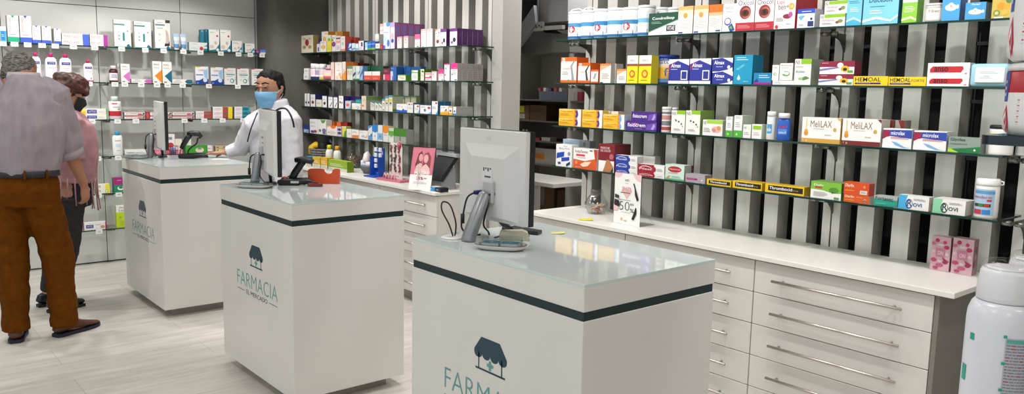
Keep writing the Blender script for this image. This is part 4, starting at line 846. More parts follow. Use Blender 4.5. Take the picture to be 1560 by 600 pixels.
stock('M2', [
 (462.5, 470, 112, .05, '#f4f3ef', '#c9c6c0', '#f4f3ef', [L(.2, .3, .85, .62, 2, '#777777')], 'little white square carton, lower of two at the pillar end'),
 (463, 470, 104, .05, '#f4f3ef', '#c9c6c0', '#f4f3ef', [L(.2, .3, .85, .62, 2, '#777777')], 'little white square carton, upper of two at the pillar end', {'up': 1}),
 (504, 508.8, 94.8, .06, '#f2ddd4', '#d9702a', '#c9661c', [P([(.0, .0), (.6, .3), (0, .7)], '#f0b9b4'), fine()], 'slim tall peach carton next to the round pots'),
 (510, 521, 94.8, .06, '#f6f0ea', '#e08a4a', '#b9661c', [C(.5, .86, .03, '#4a4a55'), L(.3, .5, .8, .56, 1), E(.7, .3, .2, .1, '#f0b98a'), E(.3, .14, .2, .1, '#f2d0b4'), E(.85, .14, .14, .1, '#efb07f')], 'tall white carton with orange petals, wide one', {'rows': 1, 'q': 'petal carton'}),
 (521.5, 526.5, 94, .06, '#f6f0ea', '#d8701f', '#c9661c', [B(0, .3, '#f0a23a'), P([(0, .3), (1, .5), (1, .3)], '#f0a23a'), fine()], 'tall white carton with an amber foot', {'rows': 1, 'q': 'amber-foot carton'}),
 (528, 540.5, 95.5, .05, '#c9661c', '#6a2a14', '#b9561c', [R(.1, .2, .9, .9, '#d8782a')], 'orange-brown carton at the back behind the white-green ones', {'back': .12}),
 (544.5, 555, 96.3, .05, '#6a2416', '#4a180e', '#7a2c1a', [R(.1, .2, .9, .9, '#7a2c1a')], 'dark brown carton at the back behind the mint ones', {'back': .14}),
 (528.8, 532.8, 100.5, .05, '#f2f0e2', '#c9c6a8', '#5f9a80', [B(.8, 1, '#5a9a84'), P([(.2, .5), (.8, .6), (.5, .75)], '#d9c23a'), fine()], 'slim cream carton with green top, first of two'),
 (533, 537, 100.5, .05, '#f2f0e2', '#c9c6a8', '#5f9a80', [B(.8, 1, '#5a9a84'), P([(.2, .5), (.8, .6), (.5, .75)], '#d9c23a'), fine()], 'slim cream carton with green top, second of two'),
 (537.5, 541.6, 100.5, .05, '#cfe0d6', '#7fae9a', '#b9d4c8', [P([(.0, .4), (1, .6), (1, .4), (0, .2)], '#2c4a6a'), B(0, .1, '#3f8a5f')], 'slim mint carton with a dark swoosh'),
 (542, 547.8, 100.5, .05, '#e9f0ec', '#9ac0ae', '#cfe0d6', [P([(.6, .4), (1, .7), (1, .5)], '#2c5a8a'), B(0, .1, '#3f8a5f'), fine()], 'slim white and mint carton'),
 (548, 552.5, 100.5, .05, '#a9c4e2', '#5f86b8', '#b9cfe6', [P([(0, .3), (1, .8), (1, .5), (0, .1)], '#4f78b8')], 'slim pale blue carton beside the red-footed pair'),
 (554.5, 566, 108.8, .05, '#f4efe9', '#c9a9a0', '#f2ece6', [B(0, .5, '#e8503f'), B(.5, .56, '#f0a89a'), L(.1, .1, .8, .3, 2, '#f4b9b0')], 'white carton with a coral lower half, pillar-side twin', {'back': -.004}),
 (566.5, 579, 108.8, .06, '#f4efe9', '#8c6a60', '#f2ece6', [B(0, .5, '#e8503f'), B(.5, .56, '#f0a89a'), L(.1, .1, .8, .3, 2, '#f4b9b0')], 'white carton with a coral lower half, storeroom-side twin', {'back': -.004}),
 (554.5, 558.5, 100.5, .05, '#1f5a3c', '#174a30', '#1f5a3c', [E(.5, .75, .3, .08, '#5fa07f')], 'dark green carton behind the coral pair, first', {'back': .075}),
 (559, 564, 100.5, .05, '#1f5a3c', '#174a30', '#1f5a3c', [E(.5, .75, .3, .08, '#5fa07f')], 'dark green carton behind the coral pair, second', {'back': .075}),
 (565, 584, 100.8, .05, '#1d5238', '#174a30', '#1d5238', [R(.4, .5, .9, .9, '#225c40')], 'dark green carton behind the coral pair, wide one', {'back': .08}),
 (584, 594, 104.5, .06, '#7a2a44', '#4a1a2c', '#6a2038', [B(0, .5, '#d83a6a'), R(.02, .05, .2, .5, '#f0e0d0'), L(.1, .72, .6, .84, 2, '#c9a0b0')], 'crimson and pink carton beside the blue ones'),
 (594.8, 604, 101.5, .06, '#2a64ae', '#1d4f90', '#1f5a9c', [P([(0, 0), (.45, 0), (.4, .65), (0, .65)], '#cfd9ee'), P([(.3, .3), (.6, .4), (.5, .0), (.3, 0)], '#8a5ac0'), L(.15, .8, .6, .9, 1, '#9ab4dc')], 'blue carton with white-violet corner heading the blue queue'),
 (605.5, 611.5, 101, .05, '#1d5a9c', '#174a84', '#1f5fa4', [E(.5, .6, .3, .08, '#4a3f6a')], 'blue carton in the back row, first past the violet-corner one', {'back': .07}),
 (612, 618, 101, .05, '#1d5a9c', '#174a84', '#1f5fa4', [E(.5, .6, .3, .08, '#4a3f6a')], 'blue carton in the back row, second past the violet-corner one', {'back': .07}),
 (618.5, 625, 101.5, .05, '#1d5a9c', '#174a84', '#1f5fa4', [E(.5, .6, .3, .08, '#4a3f6a')], 'blue carton in the back row, third past the violet-corner one', {'back': .07}),
 (625.5, 641, 102, .05, '#1d4f8c', '#174a84', '#1f5fa4', [E(.2, .6, .12, .08, '#4a3f6a')], 'blue carton in the back row, last and widest', {'back': .07}),
 (606, 618, 114, .05, '#f3f2e2', '#4f8a1c', '#7fae3a', [B(.82, 1, '#9ac43a'), E(.6, .4, .24, .16, '#e6b9a0'), L(.1, .5, .5, .7, 2)], 'low white carton with a lime top and green side', {'back': -.004, 'rows': 1, 'q': 'lime-top carton'}),
 (627, 636.5, 107, .06, '#eef2e9', '#4f8a24', '#e6ece0', [B(.72, .8, '#4f9a6a'), P([(0, .8), (.5, .9), (0, 1)], '#a9d07a'), L(.15, .2, .85, .55, 3, '#a9bcae')], 'white carton with a green stripe and green side'),
 (640.8, 646, 105.3, .07, '#f0efd9', '#3f7a1c', '#e6e6c8', [E(.6, .78, .4, .08, '#5a7a2a'), E(.5, .9, .3, .05, '#a9b86a'), fine()], 'slim cream carton with long green side', {'rows': 1, 'q': 'green-sided cream carton'}),
 (647.8, 657, 110.5, .06, '#f4eeec', '#c9b4b4', '#e9a094', [B(.78, .9, '#e8705a'), B(.3, .45, '#e84a5a'), E(.85, .5, .14, .12, '#a9606a'), L(.1, .05, .8, .2, 2)], 'flat white and red striped carton'),
 (657.8, 665, 108.5, .06, '#f4eff0', '#c9b4b8', '#efc0cc', [B(.88, 1, '#f0a0b8'), E(.3, .7, .12, .07, '#e0607a'), fine()], 'slim white carton with a pale pink rim'),
 (668, 676, 105.5, .06, '#f4eff0', '#d98aa8', '#ee4f94', [B(.6, 1, '#ee3f90'), L(.3, .64, .8, .7, 1, '#f9c0dc'), R(.6, .03, .9, .1, '#4a5a80'), fine()], 'slim carton with a hot pink upper part, shorter one'),
 (677, 685, 97, .06, '#f4f2f2', '#a8a29e', '#ee4f94', [B(.93, 1, '#ee3f90'), E(.3, .72, .12, .06, '#d84f86'), R(.1, .3, .3, .38, '#555555'), R(.0, 0, .25, .05, '#4a5a80'), L(.3, .82, .8, .88, 1)], 'tall white carton with a thin hot pink cap', {'rows': 1, 'q': 'thin-pink-cap carton'}),
 (687, 697, 96.3, .045, '#f4f2f2', '#a8a29e', '#b4b0ac', [B(.66, 1, '#e83a8c'), L(.3, .7, .9, .74, 1, '#f9c0dc'), R(.1, .32, .26, .38, '#555555'), R(.6, .03, .9, .08, '#3a4a70'), fine()], 'tall white carton with wide pink top heading the grey queue', {'rows': 4, 'q': 'pink-topped queue head', 'right': [R(.06, 0, .12, 1, '#8f8a86'), L(.2, .1, .9, .9, 7, '#98938f')]}),
])
for k, (x0, x1, yt, col) in enumerate([(470.8, 477, 96.8, '#e9d9e2'), (478, 483.5, 97.5, '#a99ab8'), (484.2, 490, 97.3, '#e4cdd4'), (495, 500.5, 98.5, '#c9aebc')]):
    bottle('M2', x0, x1, yt, [(.92, 0), (1, .02), (1, .2), (1, .3), (1, .62), (.96, .66)], (.9, .66, '#f1ecee'), col, ['white pot with a domed cap and navy foot, pillar side', 'white pot with a domed cap and violet shade, second', 'white pot with a domed cap and yellow foot, third', 'white pot with a domed cap behind the round pink one'][k], zones=['#3a3470' if k < 2 else '#e2cf6a', '#3a3470' if k < 2 else '#e2cf6a', '#f1eef0', col, '#f1eef0'], flat=.9, back=.0 if k < 3 else .095)
bottle('M2', 490.8, 503.5, 102.5, [(.5, 0), (.9, .08), (1, .3), (.95, .6), (.7, .85)], (.55, .85, '#e9a9b8'), '#f0c9d4', 'round pink and cream pot', zones=['#e9a03a', '#e06a9c', '#f2d8b0', '#efc0d8'], flat=.5, back=-.004)
_nv = lambda c_: [E(.5, .36, .26, .14, c_), L(.15, .62, .8, .74, 2), B(.94, 1, '#e8e6ee')]
stock('M3', [
 (464, 467.3, 142.3, .05, W_, '#2a2660', '#2a2660', [E(.6, .3, .3, .1, '#2a2a55')], 'slim white navy-print carton, first from the pillar'),
 (467.8, 471.6, 142.3, .05, W_, '#2a2660', '#2a2660', [E(.6, .3, .3, .1, '#2a2a55')], 'slim white navy-print carton, second from the pillar'),
 (472.8, 480, 143.5, .06, W_, '#2a2660', '#2a2660', _nv('#8a3a44'), 'white carton with a dark red fruit and navy side'),
 (481.5, 490.3, 151.5, .05, '#e6e2d8', '#3a342c', '#4a3a34', [L(.15, .4, .8, .6, 2, '#8a7f74'), B(0, .08, '#b9d06a')], 'low cream carton with a dark top', {'back': -.004}),
 (480.8, 490, 143.8, .05, '#332a74', '#2a2660', '#332a74', [E(.3, .7, .1, .1, '#e6e4ee'), E(.7, .7, .1, .1, '#e6e4ee')], 'navy carton behind the low cream one', {'back': .065}),
 (491, 497.7, 146, .06, W_, '#2a2660', '#2a2660', _nv('#3a3a3a'), 'white carton with a black blot and navy side', {'rows': 1, 'q': 'black blot carton'}),
 (500, 506.7, 146.3, .06, W_, '#2a2660', '#2a2660', [P([(.3, .1), (.8, .5), (.9, .46), (.5, .1)], '#3a3a4a'), L(.15, .66, .8, .78, 2), B(.93, 1, '#5a5488')], 'white carton with a dark diagonal mark, first of two'),
 (508, 514, 147, .06, W_, '#2a2660', '#2a2660', [P([(.3, .1), (.8, .5), (.9, .46), (.5, .1)], '#3a3a4a'), L(.15, .66, .8, .78, 2), B(.93, 1, '#5a5488')], 'white carton with a dark diagonal mark, second of two'),
 (516, 523, 146, .06, W_, '#2a2660', '#2a2660', [E(.3, .5, .14, .1, '#4a4a4a'), E(.7, .46, .16, .1, '#b9968a'), L(.2, .76, .8, .86, 2)], 'white carton with two brown blots and navy side'),
 (526, 534.5, 153.5, .06, '#cfd6e4', '#7a7aa0', '#dfe4ee', [E(.45, .5, .3, .2, '#e0705a'), P([(.6, 0), (1, 0), (1, .5)], '#8ab0d0'), L(.1, .8, .8, .92, 1)], 'pale blue carton with a red blot', {'back': -.003}),
 (525, 549, 146.5, .05, '#221d5c', '#1d184a', '#2a2460', [E(.2, .6, .03, .1, '#8a84b8'), E(.45, .6, .03, .1, '#8a84b8'), E(.72, .6, .03, .1, '#8a84b8')], 'wide navy carton behind the pale blue ones', {'back': .07}),
 (536, 549.5, 157, .05, '#f3f0ea', '#c9c4b8', '#f3f0ea', [P([(0, 0), (.4, .2), (0, .5)], '#f0e0b0'), R(.6, .1, .75, .18, '#3a4a60'), L(.45, .3, .9, .5, 2)], 'low white carton under a teal one', {'back': -.003}),
 (542, 550, 151.3, .04, '#1f9a94', '#17807a', '#1f9a94', [L(.15, .4, .85, .7, 2, '#9fdad4')], 'small teal carton lying on the low white one', {'up': 1, 'back': -.003}),
 (550.7, 557.7, 146, .05, '#f2e2d0', '#a9a490', '#f2e2d0', [E(.3, .3, .2, .08, '#c9824a'), L(.15, .6, .85, .8, 3, '#d0b9a4')], 'slim tall peach-cream carton', {'rows': 2, 'q': 'peach-cream carton', 'right': [B(.72, 1, '#7a9a54'), R(.0, 0, .9, .7, '#a8a594')]}),
 (564.3, 570.5, 154, .05, '#f1eee6', '#a9a594', '#5f9a8c', [P([(0, .9), (1, .72), (1, 1), (0, 1)], '#4f9488'), P([(0, .7), (1, .52), (1, .58), (0, .76)], '#b07a5a'), fine()], 'small white carton with a teal slanted top, first'),
 (571, 576.7, 154.5, .05, '#f1eee6', '#a9a594', '#5f9a8c', [P([(0, .9), (1, .72), (1, 1), (0, 1)], '#4f9488'), P([(.3, .2), (.5, .6), (.6, .6), (.4, .2)], '#5a4a3a'), fine()], 'small white carton with a teal slanted top, second'),
 (577, 581.7, 155.5, .05, '#f1eee6', '#a9a594', '#5f9a8c', [P([(0, .9), (1, .72), (1, 1), (0, 1)], '#4f9488'), P([(0, .66), (1, .3), (1, .4), (0, .76)], '#b07a5a'), fine()], 'small white carton with a teal slanted top, third'),
 (582, 586.5, 150.5, .05, '#f1eee6', '#a9a594', '#4a86a0', [B(.84, 1, '#5f9ab0'), E(.5, .6, .3, .06, '#c98a5a'), E(.5, .1, .2, .04, '#3a3a3a'), fine()], 'slim tall white carton with blue-grey top, first'),
 (587, 591.6, 146, .05, '#f1eee6', '#a9a594', '#4a86a0', [B(.84, 1, '#5f9ab0'), E(.5, .52, .3, .06, '#3a2f2a'), B(.6, .76, '#d9cf8a'), fine()], 'slim tall white carton with blue-grey top, second'),
 (592.3, 598, 145, .055, '#f1eee6', '#9aa08a', '#4a86a0', [B(.86, 1, '#5f9ab0'), E(.5, .5, .3, .06, '#3a2f2a'), B(.6, .8, '#d9cf6a'), fine()], 'slim tall white carton with yellow-green band, heading the grey-green queue', {'rows': 1, 'q': 'yellow-green band carton', 'right': [B(0, .16, '#5a7a2a'), B(.93, 1, '#6a8a4a'), L(.1, .2, .9, .9, 6, '#b9b8a4')]}),
 (611, 616, 146.5, .04, '#c9b868', '#8a8c6a', '#5f9ab0', [E(.5, .4, .3, .1, '#5a4a2a'), B(.8, 1, '#5f9ab0')], 'yellowish slim carton in the back row', {'back': .1}),
 (617, 625, 146, .04, '#a9ab94', '#7a8a5a', '#4f6a34', [B(.92, 1, '#4f6a34'), L(.1, .2, .9, .85, 5, '#b9b8a4')], 'grey-green carton in the back row, first', {'back': .1}),
 (626, 634, 146, .04, '#a9ab94', '#7a8a5a', '#4f6a34', [B(.92, 1, '#4f6a34'), L(.1, .2, .9, .85, 5, '#b9b8a4')], 'grey-green carton in the back row, second', {'back': .1}),
 (604, 620, 158, .05, '#f3f3f4', '#c4c9d2', '#f0f0f2', [P([(0, 0), (1, 0), (1, .3), (.75, .3), (.68, .5), (.5, .22), (0, .3)], '#2a62cc'), C(.55, .64, .08, '#a04a5a'), C(.88, .6, .06, '#e0904a'), L(.12, .66, .4, .8, 2)], 'white carton with a blue wave at its foot', {'back': -.004}),
 (620.6, 629.3, 156, .06, '#f4f1ee', '#3a6a8c', '#f0d9cc', [E(.35, .82, .22, .1, '#c9764a'), E(.8, .84, .14, .1, '#e09a5a'), fine()], 'white carton with two orange blots and blue side'),
 (631, 639, 159, .06, '#f4f4f4', '#2a6a9c', '#3a7ab0', [E(.7, .8, .22, .12, '#c06a4a'), P([(.5, 0), (1, .4), (1, 0)], '#8ac4dc'), fine()], 'white carton with a red blot and blue foot', {'rows': 1, 'q': 'red-blot carton'}),
 (640, 656.7, 160, .06, '#f2f3f5', '#1f5a8c', '#2f6aa0', [E(.44, .42, .09, .17, '#2f6a9c'), E(.82, .72, .14, .14, '#c04a50'), P([(.7, 0), (1, .3), (1, 0)], '#8ac4dc'), L(.08, .7, .5, .86, 2)], 'wide white carton with a blue bottle picture', {'rows': 1, 'q': 'blue bottle carton'}),
 (658, 667, 154, .06, '#f4f4f4', '#1a628c', '#1f6f9c', [E(.75, .86, .2, .07, '#b0504a'), P([(.6, 0), (1, .3), (1, 0)], '#5fb0dc'), L(.1, .4, .7, .6, 3)], 'tall white carton with a long blue side', {'rows': 1, 'q': 'long-blue-side carton'}),
 (670.8, 683.3, 161, .05, '#f4f2ee', '#c9b48a', '#f4f2ee', [B(0, .26, '#efab1f'), P([(0, .26), (1, .26), (1, .5)], '#f2c46a'), E(.72, .56, .09, .1, '#3a3a2a'), E(.58, .44, .06, .07, '#b9843a'), T('Lactif', .15, .76, .6, .88, '#6a84b0')], 'white carton with a wide amber foot', {'back': -.003}),
 (684, 689, 162, .05, '#f4f2ee', '#c9b48a', '#e6b9a0', [B(0, .26, '#efab1f'), E(.5, .5, .3, .1, '#5a4a2a'), B(.9, 1, '#e08a5a')], 'slim white carton with an amber foot'),
 (690.2, 695, 162.5, .05, '#efeff0', '#a9a6a4', '#c0bcb8', [B(0, .24, '#3a8ab0'), E(.5, .5, .24, .1, '#2a3440'), fine()], 'slim white teal-foot carton heading the short grey queue', {'rows': 2, 'q': 'teal-foot carton', 'right': [L(.15, .2, .9, .8, 5, '#b9b6b4')]}),
])
stock('M4', [
 (462, 470.8, 189.5, .05, '#1f3f84', '#172f6a', '#24468c', [R(.1, .0, .9, .4, '#c4cfe4'), P([(.3, .1), (.8, .3), (.7, .1)], '#3a5a9c')], 'navy and pale blue carton at the pillar end'),
 (471.8, 483.8, 181.3, .06, '#f4f3f2', GY, W_, [E(.35, .12, .25, .1, '#5a4a9c'), E(.7, .16, .2, .1, '#a03a4a'), L(.1, .7, .8, .85, 2, '#b9b9c4'), L(.1, .45, .8, .55, 2)], 'tall white carton with berries at its foot'),
 (484.2, 496.8, 181.8, .06, '#f1f1ec', '#b9c4b4', W_, [P([(.3, 1), (.95, 1), (.8, .8), (.5, .75)], '#6a9a4a'), E(.25, .25, .15, .1, '#6a6a7a'), E(.75, .28, .24, .14, '#7a6ab0'), E(.75, .12, .2, .1, '#7a6a8a')], 'tall white carton with green top and violet flowers'),
 (498, 513.4, 191, .06, '#f5efe9', '#c0a090', '#e8764a', [P([(.3, 1), (.9, 1), (.86, .8), (.6, .7), (.4, .8)], '#ee7a44'), P([(0, 1), (.4, 1), (0, .8)], '#f0b090'), E(.2, .3, .08, .06, '#8a8ac0'), L(.3, .15, .9, .5, 4, '#d0b9b0')], 'white carton with an orange crown'),
 (502, 509, 184.8, .05, '#ef7a3a', '#c95a24', '#ef7a3a', [R(.1, .1, .9, .5, '#f0a070')], 'orange carton top behind the orange-crown one, first', {'back': .075}),
 (513, 519, 185.5, .05, '#e8703a', '#c95a24', '#ef7a3a', [R(.1, .1, .9, .5, '#f0a070')], 'orange carton top behind the orange-crown one, second', {'back': .075}),
 (523, 529, 186, .05, '#a02018', '#7a1812', '#a02018', [R(.1, .1, .9, .5, '#b0403a')], 'red carton top behind the yellow-green one', {'back': .08}),
 (513.9, 520.4, 193, .05, '#d9d0dc', '#6a4a80', '#dcd4e0', [E(.5, .72, .45, .14, '#4a3470'), E(.5, .34, .45, .14, '#4a3470')], 'slim carton with two dark violet discs'),
 (521, 527.4, 192.3, .05, '#e2dc4a', '#8a9a3a', '#d9d4a0', [P([(.4, 0), (1, 0), (1, .7), (.6, .5)], '#5a8a2a'), P([(0, .5), (.4, .3), (.3, .0), (0, 0)], '#c9d06a'), B(.88, 1, '#e9e6c0')], 'slim yellow-green carton'),
 (528, 535.5, 196, .05, '#efece4', '#c4bcae', '#d8cfc0', [fine()], 'plain cream slim carton'),
 (535.8, 546.8, 197, .06, '#f1eeea', '#8a7a74', '#a97f70', [P([(.05, 0), (.95, 0), (.95, .4), (.05, .34)], '#e0864f'), L(.1, .6, .8, .8, 2)], 'white carton with a tan lower half'),
 (547.3, 560.7, 198.8, .06, '#f4f2ef', '#b9b4ae', '#efece8', [E(.68, .42, .26, .24, '#f0a04a'), E(.6, .5, .24, .24, '#f4f2ef'), E(.45, .36, .2, .16, '#b9c0d8'), L(.1, .76, .5, .86, 2)], 'white carton with an orange crescent'),
 (561.2, 566.8, 191.5, .05, '#e6ecf4', '#8aa0c0', '#cfdcec', [B(0, .3, '#6f9ad0'), P([(.3, .3), (1, .5), (1, .3)], '#3f78c0'), P([(0, 1), (1, 1), (.2, .8)], '#3f8fd8')], 'slim white and blue carton with blue foot'),
 (567.4, 575.2, 190, .05, '#f2f5f8', '#9ab0c8', '#2f86d8', [P([(0, 1), (1, 1), (1, .6), (.5, .5), (0, .6)], '#2a84d8'), C(.5, .3, .07, '#8ab8e0')], 'white carton with a bright blue upper half'),
 (575.8, 582.7, 190.5, .05, '#eef2f6', '#9ab0c8', '#dfe8f0', [B(.1, .5, '#8ab4dc'), C(.5, .3, .08, '#4f86c0')], 'white carton with pale blue lower half'),
 (583.6, 591.7, 191.5, .05, '#f4f1ec', '#c0b4a4', '#f0941f', [P([(0, 1), (1, 1), (1, .62), (.5, .52), (0, .62)], '#f0901f'), fine()], 'white carton with an orange upper half'),
 (592.3, 599.8, 194.5, .06, '#eef2e6', '#7a9a5a', '#7fb83f', [P([(0, .8), (1, .8), (1, .5), (.5, .4), (0, .5)], '#5fae3a'), B(.8, 1, '#d0d8c0'), fine()], 'white carton with a green middle'),
 (600.4, 609, 196.5, .07, '#a9aca0', '#9a9a94', '#4a8a1f', [B(.5, 1, '#3f8a1c'), L(.15, .1, .85, .35, 3, '#c4c4bc')], 'dark green topped grey carton, pillar side'),
 (610, 618.6, 197, .07, '#a9aca0', '#9a9a94', '#4a8a1f', [B(.5, 1, '#3f8a1c'), L(.15, .1, .85, .35, 3, '#c4c4bc')], 'dark green topped grey carton, storeroom side'),
])

# ---- panelled wall at the back left
_pa = lambda c_: [P([(.35, 1), (.65, 1), (.5, .9)], c_), B(0, .2, c_), TV('PERIO-AID', .12, .38, .32, .92, '#e0909c'), L(.15, .25, .85, .31, 1)]
_pf = lambda c_: [R(.76, 0, 1, 1, c_), T('PERIO-AID', .06, .3, .62, .75, '#e0808f'), L(.06, .08, .5, .2, 1)]
_tb2 = [R(.0, .8, .64, .86, '#4f8a86'), L(.08, .9, .5, .94, 1), L(.08, .68, .5, .76, 2, '#c9d4d4'), R(.5, .24, .62, .54, '#1f8a8c'), R(.54, .54, .57, .72, '#c9cfd0'), C(.26, .56, .02, '#8a9496'), C(.28, .42, .03, '#8a9496'), C(.28, .3, .03, '#8a9496'), C(.8, .6, .025, '#8a6a5a'), B(0, .03, '#1f7a84'), P([(.7, .06), (.82, .14), (.96, .05), (.9, 0), (.8, 0)], '#1f6a84')]
_kn = lambda: [P([(.0, .05), (.6, .1), (.95, .34), (1, .0), (0, 0)], '#0f7a8c'), P([(.95, .34), (1, .7), (1, 0)], '#0f7a8c'), C(.78, .72, .045, '#c0343c'), E(.62, .4, .12, .08, '#d0c0b4'), E(.25, .22, .2, .09, '#dcd0c4'), L(.1, .84, .55, .9, 1, '#8fb86a'), L(.66, .94, .92, .97, 1), P([(.62, .08), (.8, .17), (.96, .08), (.8, 0)], '#f0f0ee')]
_co = [R(0, .94, .4, 1, '#ecc83a'), E(.5, .79, .36, .09, '#f4f2f2'), T('COREGA', .22, .74, .8, .84, '#b03a48', .01), P([(.62, .7), (.95, .9), (.95, .1), (.75, .2)], '#9fc4e6'), R(.04, .5, .6, .56, '#6a94d0'), P([(0, 0), (1, 0), (1, .3), (.6, .34), (.3, .22), (0, .2)], '#1d3f9c'), C(.74, .24, .12, '#d9e4f0'), R(.08, .02, .24, .12, '#5f86c8')]
_cw = [R(0, .95, .28, 1, '#d04a50'), E(.5, .84, .34, .08, '#f6f3f0'), T('COREGA', .22, .8, .78, .88, '#d06a6a'), L(.1, .66, .94, .72, 1, '#9ab4b4'), R(.18, .58, .9, .63, '#3a8a8c'), L(.2, .46, .8, .52, 1), C(.66, .24, .13, '#4a9494'), C(.64, .24, .08, '#e6efec'), C(.3, .3, .04, '#b0b4b0'), P([(1, .2), (1, .6), (.86, .3)], '#b9dad8')]
_ki = lambda c_, x_: [T("KIN's", .16, .82, .74, .89, '#3a3a3a', .01), L(.14, .66, .8, .74, 2, '#b9a9a4'), P([(1, .62), (1, .0), (.22, .34)], c_), R(.14, .04, .44, .08, '#5a5a5a')]
_kf = lambda c_: [P([(.62, .5), (.74, .95), (1, .95), (1, .05), (.74, .05)], c_), T("KIN's", .18, .64, .42, .86, '#4a4a4a'), L(.06, .2, .5, .5, 2)]
_pd = [B(.0, .18, '#9c4a44'), B(.86, 1, '#b07a70'), T('parodontax', .08, .34, .62, .72, '#6a5a5c'), R(.64, .3, .84, .6, '#b03a40'), P([(.84, .3), (.92, .8), (1, .6), (.94, .3)], '#4a4444')]
_cr = lambda c_, c2: [R(.5, 0, 1, 1, c_), T('COREGA', .06, .36, .46, .7, '#c06a6a'), E(.72, .5, .2, .3, c2), L(.06, .1, .4, .24, 1)]
